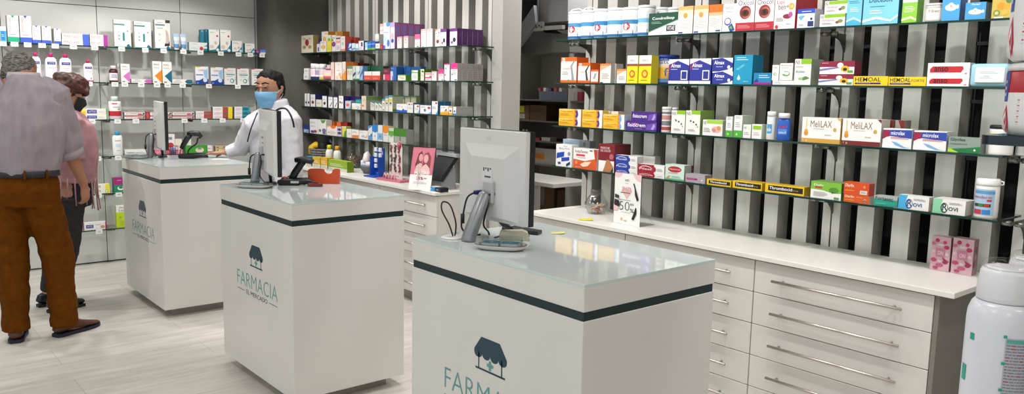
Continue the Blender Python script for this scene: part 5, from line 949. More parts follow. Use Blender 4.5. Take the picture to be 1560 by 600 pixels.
stock('L1', [
 (0, 9, 40, .05, '#4fb4e4', '#d9dcde', W_, [P([(0, .72), (1, .72), (1, 1), (0, 1)], '#eef2f4'), R(.1, .1, .7, .68, '#1f86d8'), L(.2, .3, .6, .5, 2, '#dfeef8')], 'white-topped bright blue carton at the frame edge'),
 (10, 27.7, 23, .07, '#f3f0ef', '#b4b2b0', W_, _pa('#1fae84'), 'tall white carton with a green foot'),
 (29, 47, 23.5, .07, '#f3f0ef', '#b4b2b0', W_, _pa('#3f5fd0'), 'tall white carton with a blue foot'),
 (48.5, 61.5, 38.8, .06, '#f3f0ef', '#b4b2b0', W_, _pa('#3f5fd0'), 'short white blue-footed carton touching the tall one'),
 (63, 77, 39.5, .06, '#f3f0ef', '#b4b2b0', W_, _pa('#3f5fd0'), 'short white blue-footed carton, middle of three short ones'),
 (81.5, 92.3, 43.5, .06, '#f3f0ef', '#b4b2b0', W_, _pa('#3f5fd0'), 'smallest white carton with a blue foot', {'turn': .12}),
 (94, 136, 59.5, .05, '#f3f0ef', '#b4b2b0', W_, _pf('#4a6ae0'), 'flat white carton with a blue end, lower of two'),
 (94, 135, 50.5, .05, '#f3f0ef', '#b4b2b0', W_, _pf('#4a6ae0'), 'flat white carton with a blue end, upper of two', {'up': 1}),
 (137, 164, 61, .05, '#f3f0ef', '#b4b2b0', W_, _pf('#b03a9c'), 'flat white carton with a magenta end, lower of two'),
 (137, 163.5, 52, .05, '#f3f0ef', '#b4b2b0', W_, _pf('#b03a9c'), 'flat white carton with a magenta end, upper of two', {'up': 1}),
 (173, 198.5, 29.5, .05, '#f2efe9', '#cfccc6', W_, _tb2, 'tall cream carton with a teal brush handle, nearer the joint'),
 (204, 229.5, 32, .05, '#f2efe9', '#cfccc6', W_, _tb2, 'tall cream carton with a teal brush handle, second one'),
 (235, 258.5, 29.5, .05, '#f2efe9', '#cfccc6', W_, [R(.04, .8, .66, .85, '#4f8a9c'), L(.14, .88, .6, .92, 1), R(.7, .9, 1, 1, '#3a342f'), L(.14, .68, .6, .74, 1), P([(.66, .18), (.94, .18), (.9, .5), (.78, .66), (.7, .66), (.72, .4)], '#c9b9b0'), P([(.6, .1), (.95, .12), (.94, .3), (.86, .2), (.64, .2)], '#2f2a2a'), B(0, .03, '#1f7a84'), C(.3, .5, .03, '#c4c0ba'), C(.3, .3, .03, '#c4c0ba'), P([(.7, .04), (.84, .12), (.98, .04), (.84, 0)], '#1f6a84')], 'tall cream carton with a hand picture and dark corner'),
 (288, 315.5, 69.5, .05, '#e6ebe9', '#8ab0bc', '#cfdcd9', [C(.68, .5, .4, '#c23a48'), R(.8, 0, 1, .5, '#0f7a8c'), L(.1, .3, .5, .7, 2, '#b9c9c8')], 'flat pale carton with a red spot, lower of two'),
 (288, 315.5, 63.8, .05, '#e9edea', '#8ab0bc', '#cfdcd9', [P([(.8, 0), (1, .4), (1, 0)], '#0f7a8c'), L(.1, .3, .5, .7, 2, '#b9c9c8')], 'flat pale carton, upper of two', {'up': 1}),
 (305.5, 309.8, 45, .05, '#1f86a0', '#17708a', '#1f86a0', [C(.5, .93, .03, '#a9d4de')], 'teal carton spine behind the pale flat pair, first', {'back': .07}),
 (312.8, 316.6, 44.5, .05, '#1f86a0', '#17708a', '#1f86a0', [C(.5, .93, .03, '#a9d4de')], 'teal carton spine behind the pale flat pair, second', {'back': .07}),
 (317.8, 334, 44.7, .05, '#f2efea', '#0f7a8c', '#e9e6e0', _kn(), 'tall cream-teal carton with red dot, nearer the tubes'),
 (335, 351.3, 45.2, .05, '#f2efea', '#0f7a8c', '#e9e6e0', _kn(), 'tall cream-teal carton with red dot, beside short ones'),
 (353.3, 368.5, 62, .05, '#f2efea', '#0f7a8c', '#e9e6e0', [P([(.0, .05), (.6, .12), (.95, .5), (1, .0), (0, 0)], '#0f7a8c'), P([(.95, .5), (1, .9), (1, 0)], '#0f7a8c'), E(.3, .34, .16, .1, '#dccabb'), E(.66, .42, .12, .1, '#dcb9a4'), L(.1, .74, .7, .88, 2), C(.86, .16, .12, '#cfe6ea')], 'short cream and teal carton, taller of the short pair'),
 (373, 387.5, 66, .05, '#f2efea', '#0f7a8c', '#e9e6e0', [P([(.0, .05), (.6, .12), (.95, .6), (1, .0), (0, 0)], '#0f7a8c'), E(.3, .3, .16, .1, '#dccabb'), E(.6, .36, .14, .12, '#e0c4b4'), L(.1, .74, .7, .88, 2), C(.88, .16, .13, '#cfe6ea')], 'short cream and teal carton, lower of the short pair'),
 (388.5, 396, 75.5, .05, '#4a3f78', '#2a2a5a', '#4a4a8a', [C(.5, .5, .34, '#d05a7a')], 'tiny violet carton near the wall end'),
 (396.5, 411, 75.5, .05, '#5f8ad8', '#8a9ac0', '#5f8ad8', [B(0, .35, '#e9e9ec'), R(.84, .0, 1, 1, '#e8a83a')], 'tiny flat blue carton with an orange end'),
])
def tube_pack(sh, x0, x1, yt, desc):
    base, w, h, rz, tail, grp = spot(sh, x0, x1, yt, .02)
    root = empty('squeeze_tube', base, rz, desc + ' ' + tail, 'tube', grp)
    m = MB(); n = 16; hb = h * .14; rings = []
    for t in [0, .25, .5, .75, 1]:
        a = w * .36 + (w * .5 - w * .36) * t; b_ = .016 * (1 - t) + .0015
        rings.append([(a * math.cos(2 * PI * i / n), .018 + b_ * math.sin(2 * PI * i / n), hb + (h - hb) * t) for i in range(n)])
    vs = [v for r_ in rings for v in r_]
    cols = ['#5f9ad4', '#cfe0ee', '#eef3f6', '#b9d4ea']
    for k in range(4):
        m.add(rings[k] + rings[k + 1], [(i, (i + 1) % n, n + (i + 1) % n, n + i) for i in range(n)], mat(cols[k], .3), True)
    m.add(rings[-1], [tuple(range(n))], mat('#b9d4ea', .3))
    m.build('sleeve', root)
    m = MB(); m.lathe([(w * .34, 0), (w * .36, hb), (0, hb)], mat('#f1f4f6', .35), (0, .018, 0), 16, sy=.5); m.build('cap', root)
tube_pack('L1', 264.3, 274.2, 50.5, 'white and blue upright squeeze tube, first of two')
tube_pack('L1', 275.2, 285, 51.2, 'white and blue upright squeeze tube, second of two')
_vb = [(.94, 0), (1, .03), (1, .07), (1, .55), (1, .72), (.9, .8), (.5, .87)]
_vz = ['#c0256a', '#c0256a', '#f2eff2', '#f2eff2', '#f2eff2', '#f2eff2']
for k, (x0, x1, yt, d_) in enumerate([(46.5, 62, 80, 'pink-capped white mouthwash bottle partly behind the man\'s head'), (68.5, 86.7, 81, 'pink-capped white mouthwash bottle, middle of the three large ones'), (90.5, 109, 82, 'pink-capped white mouthwash bottle just above the woman\'s hair'), (127, 142, 91.3, 'smaller pink-capped white mouthwash bottle standing apart')]):
    bottle('L2', x0, x1, yt, _vb, (.4, .87, '#d01f74'), '#f2eff2', d_, zones=_vz, flat=.55, label=[(-.75, .60, .75, .70, '#2a2f8c'), (-.5, .625, .5, .68, '#e4e4f0', 'VITIS'), (-.5, .46, .5, .49, '#e0b4c4'), (.3, .12, .6, .2, '#a9a0b4')])
bottle('L2', 166.5, 180, 99.7, [(.94, 0), (1, .03), (1, .12), (1, .56), (1, .7), (.62, .8)], (.62, .8, '#f2f1ef'), '#4a1a1c', 'dark brown bottle with a white cap and white label', zones=['#4a1a1c', '#4a1a1c', '#f0edf0', '#4a1a1c', '#4a1a1c'], flat=.7, label=[(-.7, .3, .7, .34, '#8a6a7a'), (-.6, .38, .6, .48, '#b9b4c4')])
stock('L2', [
 (178.5, 183, 97, .05, '#d9d6d2', '#b4b2b0', W_, [C(.6, .8, .03, '#5a5a5a')], 'grey-white carton edge behind the pink triangle one', {'back': .05}),
 (183.5, 197.3, 97, .05, '#f2f0ed', '#b4b2b0', W_, _ki('#d87ac4', 0), 'tall white carton with a pink triangle'),
 (200, 231, 120.3, .05, '#f2f0ed', '#b4b2b0', W_, _kf('#d060b8'), 'flat white carton with a pink arrow end'),
 (231.8, 246, 93, .05, '#f2f0ed', '#b4b2b0', W_, _ki('#f08a14', 0), 'tall white carton with an orange triangle'),
 (246.8, 261.3, 94, .05, '#f2f0ed', '#b4b2b0', W_, _ki('#176a80', 0), 'tall white carton with a teal triangle'),
 (262.3, 293, 120.5, .05, '#f2f0ed', '#b4b2b0', W_, _kf('#17687c'), 'flat white carton with a teal arrow end'),
 (297.3, 317, 101, .05, '#f0f1f4', '#b4b2b0', W_, _co, 'white and royal blue denture-care carton, first of two'),
 (320.7, 339.7, 102, .05, '#f0f1f4', '#b4b2b0', W_, _co, 'white and royal blue denture-care carton, second of two'),
 (341.3, 359, 103.3, .05, '#f2f0ed', '#b4b2b0', W_, _cw, 'white denture-care carton with a teal ring, first of three'),
 (361, 379, 104, .05, '#f2f0ed', '#b4b2b0', W_, _cw, 'white denture-care carton with a teal ring, second of three'),
 (383, 400.5, 104.6, .05, '#f2f0ed', '#b4b2b0', W_, _cw, 'white denture-care carton, last one, partly behind the pharmacist'),
])
_vf = [R(0, 0, .2, .5, '#f0c41c'), R(0, .5, .2, 1, '#efdf7a'), R(.24, .2, .6, .82, '#2f3494'), T('VITIS', .28, .34, .56, .68, '#e4e4f0'), L(.66, .3, .9, .6, 2, '#d4d0cc'), R(.95, 0, 1, 1, '#5fae6a')]
stock('L3', [
 (110, 120.5, 173.5, .05, '#f2efee', '#b4b2b0', W_, [R(.8, .2, 1, .9, '#c02a6a'), L(.1, .3, .6, .6, 2)], 'flat white carton with a crimson end beside the woman'),
 (122.3, 164, 174.8, .05, '#f0eee2', '#7a7a5a', W_, _vf, 'flat white yellow-ended carton with navy badge, lower one'),
 (122.3, 163.3, 165.5, .05, '#f0eee2', '#7a7a5a', W_, _vf, 'flat white yellow-ended carton with navy badge, upper one', {'up': 1}),
 (189.3, 221, 177, .05, '#f0eceb', '#5a5654', W_, _pd, 'flat white and dark red carton, lower, first pair'),
 (189.3, 221, 170.3, .05, '#f0eceb', '#5a5654', W_, _pd, 'flat white and dark red carton, upper, first pair', {'up': 1}),
 (222, 227.5, 170, .05, '#b83a40', '#8a2a30', '#c86a6a', [E(.5, .5, .3, .34, '#c85a5a')], 'small upright red carton between the dark red pairs'),
 (228.5, 261.5, 177, .05, '#f0eceb', '#5a5654', W_, _pd, 'flat white and dark red carton, lower, second pair'),
 (228.5, 261.5, 170.3, .05, '#f0eceb', '#5a5654', W_, _pd, 'flat white and dark red carton, upper, second pair', {'up': 1}),
 (262.5, 296.3, 177, .05, '#f0eceb', '#5a5654', W_, _pd, 'flat white and dark red carton, lower, third pair'),
 (262.5, 296.3, 170, .05, '#f0eceb', '#5a5654', W_, _pd, 'flat white and dark red carton, upper, third pair', {'up': 1}),
 (298, 322.7, 176.5, .05, '#f0eceb', '#5a5654', W_, _cr('#b8403c', '#8a6a62'), 'flat carton half white half red, lower of two'),
 (298, 322.7, 169.5, .05, '#f0eceb', '#5a5654', W_, _cr('#b8403c', '#8a6a62'), 'flat carton half white half red, upper of two', {'up': 1}),
 (324, 354, 176, .05, '#f0eceb', '#5a5654', W_, _cr('#b8443c', '#7a5a54') + [R(.78, 0, 1, 1, '#ecd42a')], 'flat carton with red middle and yellow end, bottom of three'),
 (324, 354, 169.3, .05, '#f0eceb', '#5a5654', W_, _cr('#b8443c', '#7a5a54') + [R(.78, 0, 1, 1, '#ecd42a')], 'flat carton with red middle and yellow end, middle of three', {'up': 1}),
 (324, 354, 162.7, .05, '#f0eceb', '#5a5654', W_, _cr('#b8443c', '#7a5a54') + [R(.78, 0, 1, 1, '#ecd42a')], 'flat carton with red middle and yellow end, top of three', {'up': 1}),
 (357, 380.5, 176, .05, '#f0eceb', '#5a5654', W_, _cr('#3a9aa8', '#1f7080'), 'flat carton half white half teal, bottom of three'),
 (357, 380.5, 169.3, .05, '#f0eceb', '#5a5654', W_, _cr('#3a9aa8', '#1f7080'), 'flat carton half white half teal, middle of three', {'up': 1}),
 (357, 380.5, 162.7, .05, '#f0eceb', '#5a5654', W_, _cr('#3a9aa8', '#1f7080'), 'flat carton half white half teal, top of three', {'up': 1}),
 (382, 395, 170, .05, '#e6c9c4', '#a98a84', W_, [fine()], 'pinkish carton just behind the pharmacist\'s shoulder'),
])
bottle('L3', 165.5, 185.3, 146.8, [(.94, 0), (1, .03), (1, .14), (1, .36), (1, .66), (.98, .78), (.56, .8)], (.56, .8, '#d9e6e0'), '#f1efee', 'white mouthwash bottle with a red band and pale green cap', zones=['#e2e0e4', '#d9d9e0', '#c02a34', '#f1efee', '#f1efee', '#e9e9ea'], flat=.6, label=[(-.6, .66, .3, .71, '#c83a48'), (-.4, .52, .8, .55, '#8a94a4'), (.3, .42, .8, .48, '#6fae6a')])
def brush_pack(x0, x1, yt, col, desc):
    base, w, h, rz, tail, grp = spot('L4', x0, x1, yt)
    root = empty('toothbrush_pack', base, rz, desc + ' ' + tail, 'toothbrush', grp)
    m = MB(); m.box(-w / 2, w / 2, .016, .018, 0, h, mat('#e6e6e6'), {'-y': mat('#dfe2e6')}); m.quad((-w / 2, .0155, h * .72), (w / 2, .0155, h * .72), (w / 2, .0155, h), (-w / 2, .0155, h), mat(col)); m.build('backing_card', root)
    m = MB(); m.tube([(0, .008, .01), (0, .006, h * .4), (0, .008, h * .78)], [.005, .006, .004], mat('#2a2a30', .4), 8); m.rbox(-.006, .006, .004, .013, h * .74, h * .9, mat('#f2f2f2'), .002, 1); m.build('toothbrush', root)
brush_pack(131, 136.5, 196.5, '#8a5a2a', 'toothbrush card with a brown-orange header, next to the woman')
brush_pack(137, 141, 196.5, '#3a7a4a', 'toothbrush card with a green header')
brush_pack(141.5, 146.5, 196.5, '#2a7ac8', 'toothbrush card with a bright blue header')
bottle('L4', 171.3, 187.3, 200.5, [(.94, 0), (1, .03), (1, .3), (1, .74), (.86, .82), (.5, .85)], (.48, .85, '#3aa4cc'), '#f1f2f3', 'tall white lotion bottle with a light blue cap', flat=.6, label=[(-.6, .6, .6, .65, '#5a5f66', 'Bexident'), (-.5, .36, .5, .5, '#cfe2f0'), (-.3, .2, .4, .23, '#a9b4bc')])
stock('L4', [
 (190, 232, 228.5, .05, '#f0eeea', '#b4b2b0', W_, [T('Bexident', .06, .4, .34, .66, '#4a4a4e'), L(.4, .4, .7, .6, 1)], 'flat white carton partly behind the far monitor stand'),
 (236, 249.5, 228, .05, '#e07a94', '#b05a70', '#e89ab0', [L(.1, .3, .8, .6, 2, '#f4c9d4')], 'low pink carton seen beyond the far monitor'),
 (252.5, 266, 204.5, .05, '#f0ecea', '#b4b2b0', W_, [R(.3, .72, .7, .86, '#8a8aa4'), E(.5, .44, .38, .14, '#c0323c'), B(0, .3, '#c84a54'), L(.15, .06, .8, .22, 2, '#f0c0c0')], 'tall white and red carton with a red dome, taller one'),
 (266.5, 277, 212, .05, '#e9e4d4', '#b4b2b0', W_, [B(0, .3, '#d8909a'), fine()], 'cream carton between the two red-dome ones'),
 (280, 291, 211.5, .05, '#f0ecea', '#b4b2b0', W_, [E(.5, .4, .38, .16, '#c0323c'), L(.2, .7, .8, .84, 2)], 'white carton with a red dome, shorter one', {'back': .05}),
 (282.5, 315, 222, .05, '#3f9a2f', '#2f7a24', '#4fae3a', [E(.66, .4, .2, .34, '#d9d4c4'), E(.66, .6, .1, .14, '#8a8a7a')], 'green flat carton with a grey oval behind the scanner', {'back': -.006}),
 (315.8, 323, 221.8, .05, '#f0ecea', '#b4b2b0', W_, [L(.1, .5, .8, .7, 1, '#5a3a50'), B(.05, .2, '#c05a6a')], 'small white carton next to the green flat one'),
 (328, 345, 222.5, .05, '#c9b48a', '#8a7448', '#d9c49a', [E(.5, .36, .3, .2, '#e4d4b0'), E(.5, .36, .34, .24, '#8a6a3a'), E(.5, .36, .26, .18, '#e4d4b0'), E(.2, .8, .12, .1, '#8a6a3a'), E(.8, .8, .12, .1, '#8a6a3a')], 'brown patterned carton near the pharmacist\'s hand'),
 (346, 356, 222, .05, '#3a3458', '#2a2440', '#4a4468', [L(.2, .4, .8, .6, 1, '#8a84a8')], 'dark violet carton behind the pharmacist\'s hand'),
])
stock('L5', [
 (145.5, 167.7, 288.3, .05, '#f0eee2', '#8a8a5a', W_, [R(.68, 0, 1, 1, '#efe23a'), C(.76, .5, .34, '#8ac05a'), C(.76, .5, .24, '#e6ecd8'), T('vit', .06, .4, .36, .8, '#5a5a5e')], 'flat white and yellow carton with green ring, lower of two'),
 (145.5, 167, 281, .05, '#f0eee2', '#8a8a5a', W_, [R(.68, 0, 1, 1, '#efe23a'), T('vit', .06, .3, .36, .8, '#5a5a5e')], 'flat white and yellow carton with green ring, upper of two', {'up': 1}),
 (172.5, 190, 271, .05, '#1f8a64', '#17604a', '#8a1f6a', [B(.52, 1, '#a82a7c'), L(.3, .76, .8, .86, 1, '#e0b0d0'), E(.62, .28, .3, .14, '#f0f0ee'), E(.62, .33, .18, .09, '#1f8a64')], 'purple over green carton beside the far counter'),
])
stock('L6', [
 (128, 161.5, 339.8, .05, '#f0eeec', '#b04a54', W_, [R(.08, .26, .42, .7, '#3a3a8c'), T('VITIS', .12, .36, .38, .6, '#e4e4f0'), L(.5, .56, .8, .7, 1, '#c05a5a'), E(.84, .34, .1, .2, '#c09a84'), R(.96, 0, 1, 1, '#c02a4a')], 'flat white carton with a navy badge near the woman\'s legs'),
 (176.5, 192, 313.5, .05, '#f0eee8', '#a9c43a', W_, [B(0, .7, '#c4da2a'), T('Oral', .3, .86, .8, .95, '#5a5a5e'), T('Laci', .3, .74, .9, .83, '#3a4a5a'), C(.4, .46, .04, '#8aa42a'), L(.3, .1, .8, .3, 3, '#98b01f')], 'tall white and lime carton beside the far counter'),
])
# ------------------------------------------------------------------ things on the counters
MON = noise_mat('monitor_shell', '#d6d5d3', '#dad9d7', 3, rough=0.35)
COLM = noise_mat('stand_grey', '#8d9094', '#989b9f', 3, rough=0.35, metal=0.6)
CABLE = mat('#141415', 0.5)
BLUEP = mat('#1c2668', 0.4)
def spline(pts, n=6):
    pts = [Vector(p) for p in pts]; out = []
    for i in range(len(pts) - 1):
        p0, p1, p2, p3 = pts[max(i - 1, 0)], pts[i], pts[i + 1], pts[min(i + 2, len(pts) - 1)]
        for k in range(n):
            t = k / n
            out.append(0.5 * ((2 * p1) + (p2 - p0) * t + (2 * p0 - 5 * p1 + 4 * p2 - p3) * t * t + (3 * p1 - p0 - 3 * p2 + p3) * t ** 3))
    return out + [pts[-1]]
def monitor(x, y, turn, w, z0, z1, label, stand_y, stand_x, near):
    """panel centre (x, y); turn: how far its far end swings towards the slatted wall; local: +x = screen side, +y = far end"""
    root = empty('monitor', (x, y, CT), -turn, label, 'monitor', 'computer monitors on the counters')
    h0, h1 = z0 - CT, z1 - CT; tl = math.radians(4)
    m = MB()
    m.rbox(-.012, .012, -w / 2, w / 2, h0, h1, MON, .004, 2)
    # raised middle of the back with soft shoulders
    a, b = w * .25, (h1 - h0)
    q = [(-.012, -w * .42, h0 + .01), (-.012, w * .42, h0 + .01), (-.012, w * .42, h1 - b * .16), (-.012, -w * .42, h1 - b * .16)]
    p = [(-.03, -a, h0 + .02), (-.03, a, h0 + .02), (-.03, a, h1 - b * .30), (-.03, -a, h1 - b * .30)]
    m.add(q + p, [(4, 7, 6, 5), (0, 4, 5, 1), (1, 5, 6, 2), (2, 6, 7, 3), (3, 7, 4, 0)], MON)
    m.build('back_shell', root)
    m = MB(); m.box(.012, .034, -w / 2 - .001, w / 2 + .001, h0 - .001, h1 + .001, BLACK); m.build('screen', root)
    m = MB()
    m.text('LG', (-.0125, w * .06, h1 - b * .11), (0, -1, 0), (0, 0, 1), .022, .014, mat('#c3c2c0'))
    m.build('maker_mark', root); m = MB(); m.box(-.0312, -.030, -.03, .03, h1 - b * .56, h1 - b * .40, mat('#e0dfdd'))
    for k in range(4): m.box(-.0316, -.0312, -.026 + .013 * k, -.018 + .013 * k, h1 - b * (.43 + .02 * (k % 2)), h1 - b * .41, mat('#55555a'))
    m.box(-.0316, -.0312, -.024, .012, h1 - b * .52, h1 - b * .50, mat('#55555a'))
    m.build('rating_label', root)
    m = MB()
    for k in range(3): m.box(-.0322, -.030, -.008 - .022 * k, .002 - .022 * k, h1 - b * .70, h1 - b * .675, BLACK)
    m.build('ports', root)
    sx, sy = stand_x, stand_y
    m = MB(); m.loft([(sx, sy, 0.001), (sx, sy, .008), (sx + .006, sy - .003, .03), (-.052, sy - .012, .17), (-.046, sy - .013, .178)], [(.024, .030), (.024, .030), (.024, .030), (.021, .026), (.014, .018)], (1, 0, 0), COLM, 16)
    m.rbox(-.045, -.028, sy - .045, sy + .012, .14, .22, mat('#b9babb', .35), .003, 1); m.build('stand_column', root)
    m = MB()
    Fm = mat('#26272b', .4)
    if near:
        m.prism([(.13, .10), (.14, .03), (.18, -.06), (.22, -.04), (.20, .10)], 2, .002, .014, Fm)
        m.tube([(.13, .04, .012), (.08, .03, .04), (.03, .02, h0 + .02)], .011, Fm, 10)
    else:
        m.lathe([(0, .0), (.055, .0), (.057, .004), (.05, .009), (0, .01)], Fm, (.025, sy + .045, .001), 28, sx=.6, sy=1.0)
        m.tube([(.025, sy + .045, .008), (.02, sy + .045, h0 + .02)], .010, Fm, 10)
    m.build('stand_foot', root)
    m = MB()
    vp = Vector((-.034, .03, h1 - b * .69))
    m.rbox(vp.x - .03, vp.x + .004, vp.y - .01, vp.y + .01, vp.z - .008, vp.z + .008, BLUEP, .003, 1)
    m.build('video_plug', root)
    m = MB()
    m.tube(spline([(vp.x - .03, vp.y, vp.z), (vp.x - .055, vp.y + .012, vp.z - .02), (vp.x - .06, vp.y + .03, vp.z - .09), (vp.x - .05, vp.y + .05, .035), (vp.x - .03, vp.y + .03, .009), (vp.x + .01, vp.y + .01, .008)]), .0036, CABLE, 6)
    c = Vector((vp.x - .06, vp.y + .032, vp.z - .1)); m.cyl(c + Vector((0, 0, -.018)), c + Vector((0, 0, .018)), .008, CABLE, 10)
    m.build('video_cable', root)
    m = MB(); m.tube(spline([(-.03, -.04, h1 - b * .69), (-.05, -.04, h1 - b * .7), (-.045, -.03, h1 - b * .8), (-.05, -.01, .06), (-.035, -.02, .03), (-.025, -.015, .016)]), .0035, CABLE, 6); m.build('power_cable', root)
    return root
M1_ = monitor(1.86, 6.30, math.radians(9), .37, 1.112, 1.462, 'monitor on the farthest counter, seen almost edge on', .03, -.075, 0)
M2_ = monitor(1.845, 4.30, math.radians(12.5), .385, 1.108, 1.462, 'monitor on the middle counter, seen almost edge on', .03, -.075, 0)
M3_ = monitor(1.885, 2.345, math.radians(0), .392, 1.110, 1.452, 'monitor on the nearest counter, whole white back showing', -.005, -.115, 1)

# white cable outlet and the loop of cable on the nearest counter
root = empty('cable_outlet', onZ(690, 362, CT), 0, 'round white cable outlet on the nearest counter, black cable looping from it', 'cable outlet')
m = MB(); m.lathe([(.045, 0), (.045, .003), (.04, .006), (.018, .007), (.016, .004), (0, .004)], mat('#e6e6e4', .4), n=28); m.build('cover', root)
m = MB(); m.tube(spline([(0, 0, .006), (-.01, .012, .05), (-.02, .045, .10), (-.01, .055, .13), (.01, .035, .12), (.02, .012, .06), (.015, .004, .02), (.008, .0, .007)]), .003, CABLE, 6); m.build('cable', root)

def card_tray(c, rz, label, w=.185, d=.112):
    root = empty('card_tray', c, rz, label, 'tray', 'card trays on the counters')
    m = MB(); a, b = w / 2, d / 2
    m.lathe([(0, .002), (.8, .002), (.95, .008), (1.0, .018), (.97, .020), (.92, .012), (0, .008)], [mat('#c3c3bf', .4)] * 3 + [mat('#5d4c40', .5)] + [mat('#a9a8a4', .4)] * 2, n=36, sx=a, sy=b)
    for i, v in enumerate(m.v):                                   # squarer corners than an ellipse
        x, y, z = v; r_ = math.hypot(x / a, y / b)
        if r_ > 1e-6:
            t = math.atan2(y / b, x / a); k = (abs(math.cos(t)) ** 3 + abs(math.sin(t)) ** 3) ** (-1 / 3)
            m.v[i] = (x * k, y * k, z)
    m.build('dish', root)
    m = MB()
    for s in (-1, 1):
        for k in range(6):
            m.box(s * .034 - .03, s * .034 + .03, -.027, .027, .0105 + .0022 * k, .0124 + .0022 * k, mat('#f0f0ee'), {'+z': mat('#1d5c6c', .35)})
        m.box(s * .034 - .007, s * .034 + .007, -.002, .002, .02345, .0236, mat('#7fb9bd')); m.box(s * .034 - .002, s * .034 + .002, -.007, .007, .02345, .0236, mat('#7fb9bd'))
    m.build('cards', root)
    m = MB(); g = glass_mat('acrylic_card_box', '#eef3f3', base=.06, edge=.5)
    m.box(-.072, .072, -.034, -.032, .0095, .027, g); m.box(-.072, .072, .032, .034, .0095, .042, g)
    for s in (-.072, 0.0, .070): m.box(s, s + .002, -.032, .032, .0095, .03, g)
    m.build('card_box', root)
    return root
tc = onZ(763, 379, CT)
card_tray(tc, math.radians(-52), 'oval tray of teal cards in front of the nearest monitor')
card_tray(onZ(391, 279.5, CT) + Vector((-.08, -.16, 0)), math.radians(-50), 'oval tray of teal cards in front of the middle monitor', .20, .12)
card_tray(onZ(206, 240, CT) + Vector((-.02, -.06, 0)), math.radians(-50), 'oval grey tray in front of the farthest monitor', .19, .12)

# beige card reader by the nearest monitor
c = onZ(779, 362, CT) + Vector((-.012, -.03, 0)); root = empty('card_reader', c, math.radians(-40), 'small beige card reader behind the card tray on the nearest counter', 'card reader')
m = MB(); m.prism([(-.055, .0), (.05, .0), (.058, .008), (.05, .028), (.03, .036), (-.05, .032), (-.055, .02)], 1, -.022, .022, mat('#c9c2ad', .45)); m.build('case', root)
m = MB(); m.box(.0545, .0575, -.012, .012, .010, .016, BLACK); m.build('slot', root)
m = MB(); m.tube(spline([(-.055, 0, .01), (-.066, .0, .006), (-.074, .006, .004)]), .003, CABLE, 6); m.build('cable', root)

def sticky(px, py, z, col, label, w=.05, d=.05, rz=.1):
    m = MB(); n = 6
    vs = [(w * (i / n - .5), y, .0008 + .004 * (i / n) ** 3) for y in (-d / 2, d / 2) for i in range(n + 1)]
    m.add(vs, [(i, i + 1, n + 2 + i, n + 1 + i) for i in range(n)], mat(col, .7))
    m.add([(a, b, c_ - .0005) for a, b, c_ in vs], [(n + 1 + i, n + 2 + i, i + 1, i) for i in range(n)], mat(col, .7))
    return tag(m.build('sticky_note', None, onZ(px, py, z), rz), label, 'note', None)
sticky(850, 355, CT, '#d9cf7a', 'small pale yellow note on the nearest counter glass', .055, .045, -.7)
sticky(892, 334.5, WT, '#e8dc1f', 'bright yellow note on the worktop between candy jar and counter', .08, .065, -.75)

def scanner(px, py, rz, label, leaned):
    """barcode scanner standing in its low cradle"""
    c = onZ(px, py, CT); root = empty('barcode_scanner', c, rz, label, 'barcode scanner', 'barcode scanners on the counters')
    m = MB(); B_ = mat('#17181b', .45)
    m.loft([(-.095, 0, .014), (-.07, 0, .018), (0, 0, .02), (.06, 0, .024), (.1, 0, .016), (.112, 0, .008)], [(.03, .012), (.04, .018), (.036, .02), (.03, .02), (.022, .012), (.014, .006)], (0, 1, 0), B_, 14)
    m.rbox(-.09, .02, -.034, .034, .001, .012, B_, .004, 2)
    m.build('cradle', root)
    if leaned == 'red':
        m = MB(); m.lathe([(0.02, 0), (.018, .012), (.008, .02), (0, .022)], mat('#8c2430', .35), (-.06, 0, .026), 16); m.build('button', root)
        m = MB(); m.box(-.02, .025, -.0408, -.0398, .014, .026, mat('#c9c9cc')); m.build('label_plate', root)
    m = MB()
    if leaned == 'red':
        m.loft([(-.02, 0, .03), (.0, 0, .07), (.03, 0, .115), (.045, 0, .135)], [(.016, .02), (.017, .021), (.018, .02), (.02, .02)], (0, 1, 0), B_, 12)
        m.loft([(.0, 0, .140), (.04, 0, .145), (.085, 0, .138), (.1, 0, .13)], [(.022, .014), (.028, .018), (.03, .019), (.026, .014)], (0, 1, 0), B_, 12)
        m.build('scanner_grip', root)
        m = MB(); m.tube(spline([(-.01, 0, .04), (-.03, .03, .05), (-.06, .045, .03), (-.08, .05, .006)]), .003, CABLE, 6); m.build('cable', root)
    else:
        m.loft([(-.075, 0, .072), (-.06, 0, .10), (-.03, 0, .15), (-.012, 0, .175)], [(.014, .014), (.017, .019), (.018, .02), (.02, .02)], (0, 1, 0), B_, 12)
        m.loft([(-.03, 0, .185), (.0, 0, .186), (.045, 0, .186), (.065, 0, .165), (.055, 0, .15)], [(.02, .014), (.026, .02), (.03, .022), (.026, .016), (.016, .008)], (0, 1, 0), B_, 12)
        m.build('scanner_grip', root)
        m = MB(); m.tube(spline([(-.03, 0, .024), (-.025, 0, .06), (.0, 0, .085), (.032, 0, .11), (.042, 0, .145), (.045, 0, .155)]), .006, B_, 8); m.build('gooseneck', root)
        m = MB(); m.tube(spline([(-.075, 0, .074), (-.085, .008, .05), (-.09, .015, .02), (-.095, .03, .005)]), .003, CABLE, 6); m.build('cable', root)
scanner(450, 281.5, math.radians(-34), 'black barcode scanner with a red button, beside the orange dispenser', 'red')
scanner(293, 241, math.radians(-28), 'black barcode scanner on a bent neck, on the farthest counter', 'neck')

